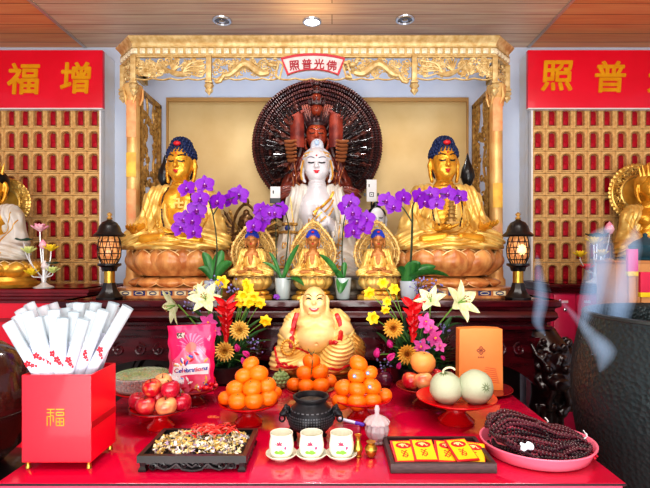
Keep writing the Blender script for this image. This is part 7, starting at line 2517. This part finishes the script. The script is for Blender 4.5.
def bouquet(px, D, label, sgn, items, pot_px, seed):
    rg = random.Random(seed)
    base = Vector((X(px, D), D, TZ))
    t = thing('flower_arrangement', label, 'bouquet', base, group='big mixed bouquets')
    rp = pot_px * D / F
    m = MB(); m.lathe([(rp * .8, .0005), (rp * .95, .01), (rp, .05), (rp * 1.02, .072), (rp * .95, .075), (rp * .9, .06), (0, .058)], 36); m.build('pot', BLACK, t)
    core = Vector((0, 0.02, .06))
    loc = lambda x_, y_, dy: P(x_, y_, D + dy) - base

    def stem(p, k=.003, mt=STEMY, par=None):
        m = MB(); s0 = core + Vector((rg.uniform(-.03, .03), rg.uniform(-.02, .02), 0))
        md = s0.lerp(p, .55) + Vector((rg.uniform(-.02, .02), .01, .03))
        m.tube(bez(s0, s0.lerp(md, .6), md, p, 10), k, 5)
        return m.build('stem', mt, t)
    for it in items:
        kind, x_, y_, rpx = it[:4]
        dy = it[4] if len(it) > 4 else 0
        yaw = it[5] if len(it) > 5 else rg.uniform(-.4, .4)
        pit = it[6] if len(it) > 6 else rg.uniform(-.3, .3)
        p = loc(x_, y_, dy); s = rpx * (D + dy) / F
        sc = (s, s, s)
        rot = (pit, rg.uniform(-.5, .5), yaw)
        if kind == 'narcissus':
            s *= .84; sc = (s, s, s)
            f = obj('narcissus', NFM, t, p, rot, sc); obj('trumpet', NTM, f); stem(p + Vector((0, .01, 0)), .0022)
        elif kind == 'lily':
            f = obj('lily', LFM, t, p, rot, sc); obj('stamens', LSM, f); stem(p + Vector((0, .012, 0)), .0035)
        elif kind == 'mum':
            obj('chrysanthemum', MMM if rg.random() < .6 else MMM2, t, p, (pit * .5, 0, yaw * .5), (s * 1.05, s * .9, s * 1.05)); stem(p + Vector((0, .012, 0)), .003)
        elif kind == 'pink':
            f = obj('pink_orchid', COM, t, p, rot, sc); obj('lip', CIM, f); stem(p + Vector((0, .01, 0)), .0025)
        elif kind == 'bud':
            obj('tulip_bud', BUM, t, p, (rg.uniform(-.4, .4), rg.uniform(-.9, .9), 0), (s * .8, s * .8, s * .8)); stem(p + Vector((0, .01, -.01)), .0025)
        elif kind == 'red':                     # tall red bromeliad spike, rpx = half height in pixels
            Hh = 2 * rpx * (D + dy) / F
            m = MB(); m.tube([(0, 0, -Hh * .55), (0, 0, Hh * .35)], [.010, .006], 8)
            for i in range(26):
                v = i / 25
                a = i * 2.4
                L = Hh * (.20 + .16 * v if v < .75 else .34); el = 1.15 - .75 * v if v < .8 else .62
                d = Vector((cos(a) * cos(el), sin(a) * cos(el), sin(el)))
                m.merge(petal(L, L * .30, -.25, .3, tip=.8), aim((0, 0, -Hh * .5 + Hh * .82 * v), d, (0, -1, 0)))
            m.build('red_bromeliad', REDF, t, p); stem(p + Vector((0, .0, -Hh * .5)), .004)
        elif kind == 'lav':
            m = MB(); s0 = core.copy()
            m.tube(bez(s0, s0.lerp(p, .4) + Vector((0, 0, .03)), s0.lerp(p, .8), p, 8), .0012, 4)
            for i in range(int(it[3])):
                q = p + Vector((rg.gauss(0, .018), rg.gauss(0, .012), rg.gauss(0, .018)))
                m.tube([p + Vector((0, 0, -.03)), q], .0007, 3)
                m.ell(q, rg.uniform(.0035, .006), m=1, nu=6, nv=4)
            m.build('lavender_sprig', [STEMD, LAV], t)
        elif kind == 'leaf':
            e = loc(it[3], it[4], it[5] if len(it) > 5 else 0)
            b0 = loc(x_, y_, .01)
            strap_leaf(t, b0, e, it[6] if len(it) > 6 else .022, sag=.01, mt=it[7] if len(it) > 7 else GRN, name='leaf')
    # fine filler greenery
    m = MB(); n = 0
    for i in range(240):
        a = rg.uniform(-1.6, 1.6)
        L = rg.uniform(.06, .22) * (1.0 if abs(a) < .9 else .8)
        e = core + Vector((L * sin(a) * 1.0, rg.uniform(-.06, .05), .01 + L * cos(a) * .95))
        b0 = core + Vector((rg.uniform(-.05, .05), rg.uniform(-.05, .03), rg.uniform(-.03, .03)))
        mid = b0.lerp(e, .5) + Vector((0, -.02, .02))
        m.tube(bez(b0, mid, mid, e, 6), [.002, .004, .005, .0045, .003, .0006], 4, flat=.35)
        if i % 2:
            for k in range(5):
                q = b0.lerp(e, .3 + .14 * k); d = Vector((rg.uniform(-1, 1), -.3, rg.uniform(.1, 1))).normalized()
                m.tube([q, q + d * .018, q + d * .034], [.001, .0032, .0005], 4, flat=.4, m=1 if rg.random() < .5 else 0)
    g = m.build('filler_greenery', [GRN, GRND], t)
    g['kind'] = 'stuff'
    return t


D = 2.06
bouquet(222, D, 'big bouquet with white lilies, yellow narcissus and a red spike, left of the laughing buddha', 1, [
    ('red', 226, 318, 22, -.06), ('mum', 240, 330, 11, -.07, 0, 0), ('mum', 225, 351, 11, -.09, 0, 0), ('lily', 177, 305, 19, -.05, -.75, .25), ('lily', 206, 300, 17, -.02, .3, -.6), ('lily', 200, 292, 11, .03, -.6, -.8),
    ('narcissus', 248, 288, 8, -.01), ('narcissus', 243, 296, 8, -.03), ('narcissus', 253, 297, 8.5, -.03), ('narcissus', 240, 303, 6.5, -.02), ('narcissus', 260, 303, 7.5, -.02), ('narcissus', 265.5, 321, 8, -.03), ('narcissus', 222, 282, 9, .06), ('narcissus', 249, 302, 8, -.05), ('narcissus', 246, 283, 6, .0),
    ('pink', 208, 322, 10, -.05), ('pink', 216, 331, 7, -.04), ('bud', 237, 348, 7, -.07), ('bud', 246, 354, 7, -.07), ('bud', 243, 361, 6, -.08),
    ('lav', 202, 294, 18, .0), ('lav', 216, 287, 18, .03), ('lav', 194, 303, 16, .0), ('lav', 259, 345, 14, -.02), ('lav', 232, 289, 14, .02), ('lav', 251, 340, 12, -.02),
    ('leaf', 200, 322, 182, 318, -.04, .020), ('leaf', 204, 320, 190, 310, -.02, .018), ('leaf', 240, 345, 268, 328, -.03, .014), ('leaf', 238, 350, 272, 340, -.04, .014), ('leaf', 240, 352, 268, 350, -.05, .014), ('leaf', 226, 355, 208, 352, -.06, .02, GRND), ('leaf', 232, 345, 262, 318, -.02, .014),
    ('leaf', 222, 350, 214, 312, .0, .025, GRND), ('leaf', 236, 340, 250, 308, -.01, .012)], 30, 2)
bouquet(420, D - .04, 'big bouquet with pink orchids, white lilies and a red spike, right of the laughing buddha', -1, [
    ('red', 413, 318, 22, -.06), ('mum', 393, 328, 11, -.07, 0, 0), ('mum', 407, 354, 11, -.09, 0, 0), ('lily', 431, 302, 16, -.05, -.6, -.8), ('lily', 458, 303, 21, -.06, .5, -.4),
    ('narcissus', 383, 283, 7, -.0), ('narcissus', 369.5, 293, 7.5, -.03), ('narcissus', 394.5, 289, 7.5, -.03), ('narcissus', 387, 302, 6, -.03), ('narcissus', 385.5, 310, 6, -.03), ('narcissus', 373, 318, 8.5, -.05),
    ('pink', 425, 322, 10, -.07), ('pink', 434, 337, 10.5, -.08), ('pink', 421, 346, 9.5, -.09), ('pink', 430, 328, 9, -.06), ('pink', 440, 346, 7, -.06), ('bud', 390, 344, 7.5, -.07), ('bud', 377, 353, 8, -.07), ('bud', 391, 357, 8, -.08), ('bud', 399, 366, 6, -.08), ('bud', 443, 358, 5, -.06),
    ('lav', 428, 291, 18, .02), ('lav', 419, 284, 18, .02), ('lav', 436, 286, 14, .03), ('lav', 384, 362, 14, -.06), ('lav', 426, 349, 12, -.09), ('lav', 447, 330, 12, -.02),
    ('leaf', 446, 330, 463, 324, -.04, .018), ('leaf', 450, 318, 470, 322, -.06, .018), ('leaf', 436, 350, 452, 316, -.02, .03), ('leaf', 428, 350, 444, 330, -.02, .026, GRND), ('leaf', 392, 350, 376, 332, -.03, .014), ('leaf', 398, 356, 400, 326, -.02, .026), ('leaf', 404, 350, 388, 318, -.02, .012), ('leaf', 405, 350, 405, 315, .0, .02, GRND), ('leaf', 440, 356, 456, 352, -.06, .022, GRND)], 30, 3)

# ------------------------------------------------------------------ lotus candle trees at both sides
GLASSC = mat('candelabra_glass', (226, 226, 226), .15, .3)
def lotus_lamp(px, py_b, D, zbase, label, flowers, scale=1.0):
    base = Vector((X(px, D), D, zbase))
    t = thing('lotus_candelabra', label, 'lotus lamp', base, group='branched lotus lamps')
    m = MB(); m.lathe([(.055, 0), (.058, .008), (.03, .02), (.012, .035), (.016, .06), (.010, .08), (.010, .14), (.016, .15), (.008, .16)], 24); m.build('base', GLASSC, t)
    for (x_, y_, r_, c1, kind) in flowers:
        p = P(x_, y_, D) - base; s = r_ * D / F
        m = MB(); m.tube(bez((0, 0, .05), (p.x * .2, 0, .08), (p.x, 0, p.z * .6), (p.x, 0, p.z - s * .3), 10), .004, 6); m.build('branch', GLASSC, t)
        if kind == 'flower':
            m = MB()
            for row, (n_, el, L) in enumerate(((8, .35, 1.05), (8, .75, .95), (6, 1.15, .8))):
                for i in range(n_):
                    a = 2 * PI * (i + .5 * row) / n_
                    d = Vector((cos(a) * cos(el), sin(a) * cos(el), sin(el)))
                    m.merge(petal(s * L, s * .55, -.25, .4), aim((0, 0, -s * .3), d, (0, 0, 1)))
            m.ell((0, 0, -s * .1), (s * .3, s * .3, s * .2), nu=10, nv=6)
            m.build('lotus_flower', c1, t, p)
        elif kind == 'bud':
            m = MB(); m.lathe([(0, -s), (s * .5, -s * .7), (s * .8, -s * .1), (s * .6, s * .6), (s * .2, s * 1.1), (0, s * 1.3)], 16, lobes=5, amp=.06); m.build('lotus_bud', c1, t, p)
        else:
            m = MB(); m.grid(lambda u, v: (s * 1.2 * v * cos(u * 2 * PI), s * 1.0 * v * sin(u * 2 * PI), s * .35 * v * v + s * .1 * v * sin(u * 30)), 24, 4); m.build('lotus_leaf', c1, t, p)
    return t
LPK = mat('lamp_pink', (240, 130, 170), .4, c2=(250, 200, 210), ns=14); LYE = mat('lamp_yellow', (250, 214, 50), .4); LCR = mat('lamp_cream', (244, 240, 170), .4, c2=(210, 226, 130), ns=20); LRD = mat('lamp_red', (230, 60, 70), .4); LGR = mat('lamp_leaf', (40, 84, 74), .4); LWH = mat('lamp_white', (240, 226, 226), .4)
lotus_lamp(44, 287, 2.84, Z(289, 2.78) + .001, 'branching lamp of pink, yellow and cream lotus flowers beside the left outer statue',
           [(40, 229, 9, LPK, 'flower'), (29, 251, 8, LCR, 'flower'), (51, 249, 8, LYE, 'flower'), (32, 273, 8, LYE, 'flower'), (53, 271, 7.5, LCR, 'flower'), (43, 245, 4.5, LPK, 'bud'), (45, 266, 4.5, LWH, 'bud'), (24, 241, 7, LGR, 'leaf'), (53, 264, 5.5, LGR, 'leaf')])
lotus_lamp(595, 283, 3.03, Z(284, 2.98) + .001, 'branching lamp of yellow and red lotus flowers beside the smoke on the right cabinet',
           [(594, 242, 9, LYE, 'flower'), (580, 255, 7.5, LYE, 'flower'), (601, 254, 8, LYE, 'flower'), (587, 268, 7.5, LRD, 'flower'), (609.5, 229, 6, LPK, 'bud'), (597, 237, 9, LGR, 'leaf'), (610, 268, 5.5, LWH, 'flower')])

# ------------------------------------------------------------------ boxes and packets behind the big pot
D = 2.55
TAN = mat('tan_card', (226, 168, 108), .55, c2=(212, 150, 92), ns=6)
t = thing('tan_box', 'tan wooden box behind the black incense pot under the right outer statue', 'box', (X(664, D), D, 0))
zt_ = zt_box = Z(263, D)
m = MB(); w = .52; m.box((0, .095, zt_ - .18), (w, .19, .36), bev=.004); m.build('box', TAN, t)
m = MB(); m.box((0, .095, zt_ + .006), (w + .012, .20, .014), bev=.003); m.build('lid', mat('tan_lid', (204, 140, 86), .5), t)
m = MB(); m.box((0, .095, (zt_ - .36) / 2), (w - .06, .16, zt_ - .36)); m.build('stand', ROSEDARK, t)
PK2 = mat('packet_pink', (236, 70, 150), .4); PK3 = mat('packet_red', (230, 50, 90), .4)
for (px, y0_, y1_, wpx, mm, lab) in ((632, 249, 276, 10, PK2, 'upright pink packet with a yellow foot, left in front of the tan box'), (645.5, 272, 297, 12, PK3, 'upright red packet with a yellow foot, right in front of the tan box')):
    Dp = 2.44
    zb_, ze_ = Z(y1_, Dp), Z(y0_, Dp)
    t = thing('offering_packet', lab, 'packet', (X(px, Dp), Dp, zb_), group='packets in front of the tan box')
    w = wpx * Dp / F
    m = MB(); m.box((0, 0, (ze_ - zb_) / 2 + .012), (w, .02, ze_ - zb_ - .024), bev=.002); m.build('packet', mm, t)
    m = MB(); m.box((0, 0, .012), (w * 1.02, .022, .024), bev=.001); m.build('yellow_foot', YEL, t)
    m = MB(); m.box((0, .004, -(zb_ - .001) / 2), (w * .7, .012, zb_ - .002)); m.build('stick', TAN, t)
t = thing('teal_censer', 'dark teal lidded vessel standing on the tan box behind the packets', 'vessel', (X(645, 2.645), 2.645, zt_box + .0135), scale=.82)
m = MB(); m.lathe([(.05, .0), (.055, .006), (.04, .02), (.09, .06), (.10, .10), (.07, .13), (.03, .15), (.012, .165), (.016, .18), (0, .19)], 28); m.build('body', mat('teal_glaze', (44, 84, 98), .3, coat=.3), t)

# ------------------------------------------------------------------ incense sticks and smoke above the big pot
t0_ = Vector((1.15, 1.449, 1.063))
STK_ = mat('incense_stick', (150, 60, 50), .6)
for i, (dx, dy, h_, lab) in enumerate(((-.13, .05, .07, 'incense stick leaning left in the black pot'), (-.05, .10, .07, 'middle incense stick in the black pot'), (-.09, -.02, .06, 'front incense stick in the black pot'))):
    t = thing('incense_stick', lab, 'incense', t0_ + Vector((dx, dy, -.005)), group='incense sticks in the big pot')
    m = MB(); m.tube([(0, 0, 0), (-.004, 0, h_)], .0022, 6); m.build('stick', STK_, t)


def smoke_mat():
    m = bpy.data.materials.new('smoke_haze'); m.use_nodes = True
    nt = m.node_tree; nt.nodes.clear()
    o = nt.nodes.new('ShaderNodeOutputMaterial')
    s = nt.nodes.new('ShaderNodeVolumePrincipled')
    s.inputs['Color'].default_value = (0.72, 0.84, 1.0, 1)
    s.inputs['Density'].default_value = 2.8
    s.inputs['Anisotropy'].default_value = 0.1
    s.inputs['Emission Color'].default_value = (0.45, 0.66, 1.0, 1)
    s.inputs['Emission Strength'].default_value = 1.9  # glow stands in for room light scattered by the smoke
    nt.links.new(s.outputs[0], o.inputs['Volume'])
    return m


SMK = smoke_mat()
t = thing('smoke', 'pale blue incense smoke curling up over the black pot', 'smoke', (0, 0, 0), kind='stuff')
def plume(pts, rs):
    P_ = [P(x_, y_, d_) for x_, y_, d_ in pts]
    sm, rr = [], []
    for i in range(len(P_) - 1):
        p0 = P_[max(0, i - 1)]; p1 = P_[i]; p2 = P_[i + 1]; p3 = P_[min(len(P_) - 1, i + 2)]
        for k in range(8):
            u = k / 8
            sm.append(.5 * ((2 * p1) + (p2 - p0) * u + (2 * p0 - 5 * p1 + 4 * p2 - p3) * u * u + (3 * p1 - p0 - 3 * p2 + p3) * u ** 3)); rr.append(rs[i] * (1 - u) + rs[i + 1] * u)
    sm.append(P_[-1]); rr.append(rs[-1])
    for s_, nm in ((1.15, 'smoke_veil'), (.9, 'smoke_wisp'), (.65, 'smoke_wisp'), (.4, 'smoke_core')):
        m = MB(); m.tube(sm, [r * s_ for r in rr], 14); o = m.build(nm, SMK, t); o['kind'] = 'stuff'
plume([(610, 338, 1.50), (592, 318, 1.50), (596, 290, 1.5), (601, 262, 1.5), (600, 240, 1.5), (612, 226, 1.5)], [.012, .034, .040, .036, .034, .004])
plume([(628, 345, 1.42), (618, 322, 1.42), (622, 295, 1.42), (626, 270, 1.42), (632, 246, 1.42), (636, 226, 1.42)], [.012, .030, .036, .030, .026, .004])
plume([(600, 372, 1.06), (604, 352, 1.06), (592, 336, 1.06), (580, 322, 1.10), (560, 300, 1.15)], [.003, .024, .016, .010, .003])
plume([(545, 335, 1.7), (538, 322, 1.7), (541, 300, 1.7), (539, 275, 1.7), (537, 255, 1.7)], [.004, .020, .024, .018, .004])
# ================================================================== camera and light
cam = bpy.data.cameras.new('camera')
cam.sensor_fit = 'HORIZONTAL'
cam.sensor_width = 36.0
cam.lens = 36.0 * F / 650.0
cam.shift_x = (325 - CX) / 650.0
cam.shift_y = (CY - 244) / 650.0
cam.clip_start = 0.02
co = bpy.data.objects.new('camera', cam)
col.objects.link(co)
co.location = (0, 0, CZ)
co.rotation_euler = (PI / 2, 0, 0)
scene.camera = co

wd = bpy.data.worlds.new('world')
scene.world = wd
wd.use_nodes = True
bg = wd.node_tree.nodes['Background']
bg.inputs['Color'].default_value = (0.95, 0.97, 1.0, 1)
bg.inputs['Strength'].default_value = 0.65


def area(name, loc, target, sx, sy, power, color=(1, 1, 1)):
    l = bpy.data.lights.new(name, 'AREA')
    l.shape = 'RECTANGLE'
    l.size = sx; l.size_y = sy
    l.energy = power
    l.color = color
    o = bpy.data.objects.new(name, l)
    col.objects.link(o)
    o.location = loc
    d = Vector(target) - Vector(loc)
    o.rotation_euler = d.to_track_quat('-Z', 'Y').to_euler()
    return o


area('camera_side_fill', (0.0, -2.0, 2.1), (0, 3.2, 1.3), 4.5, 2.0, 86, (1.0, 0.99, 0.97))  # added frontal fill behind the camera, no actual doorway
area('overhead_fill', (-0.1, 1.2, 2.90), (-0.1, 1.6, 0), 2.4, 1.2, 62, (1.0, 0.98, 0.95))  # unseen area lamp added above the table for more top light
area('ceiling_fill', (0, -1.2, 0.5), (0, 2.6, 2.94), 4.0, 1.0, 120, (1.0, 0.97, 0.93))  # added uplight, aimed to brighten the ceiling boards
l = bpy.data.lights.new('downlight_beam', 'SPOT'); l.energy = 40; l.spot_size = 2.0; l.spot_blend = 0.6; l.shadow_soft_size = 0.05
o = bpy.data.objects.new('downlight_beam', l); col.objects.link(o); o.location = (X(312, 3.19), 3.10, CEILZ - 0.03); o.rotation_euler = (-0.12, 0, 0)
# cool light in the recess behind the canopy frieze
area('canopy_strip_light', (-0.115, 3.25, 2.80), (-0.115, 3.6, 2.4), 2.2, 0.05, 2, (0.6, 0.78, 1.0))
scene.view_settings.view_transform = 'Standard'
scene.view_settings.look = 'Medium High Contrast'
scene.view_settings.exposure = -0.25
scene.cycles.max_bounces = 6
scene.cycles.diffuse_bounces = 3
scene.cycles.transparent_max_bounces = 12
scene.cycles.caustics_reflective = False
scene.cycles.caustics_refractive = False
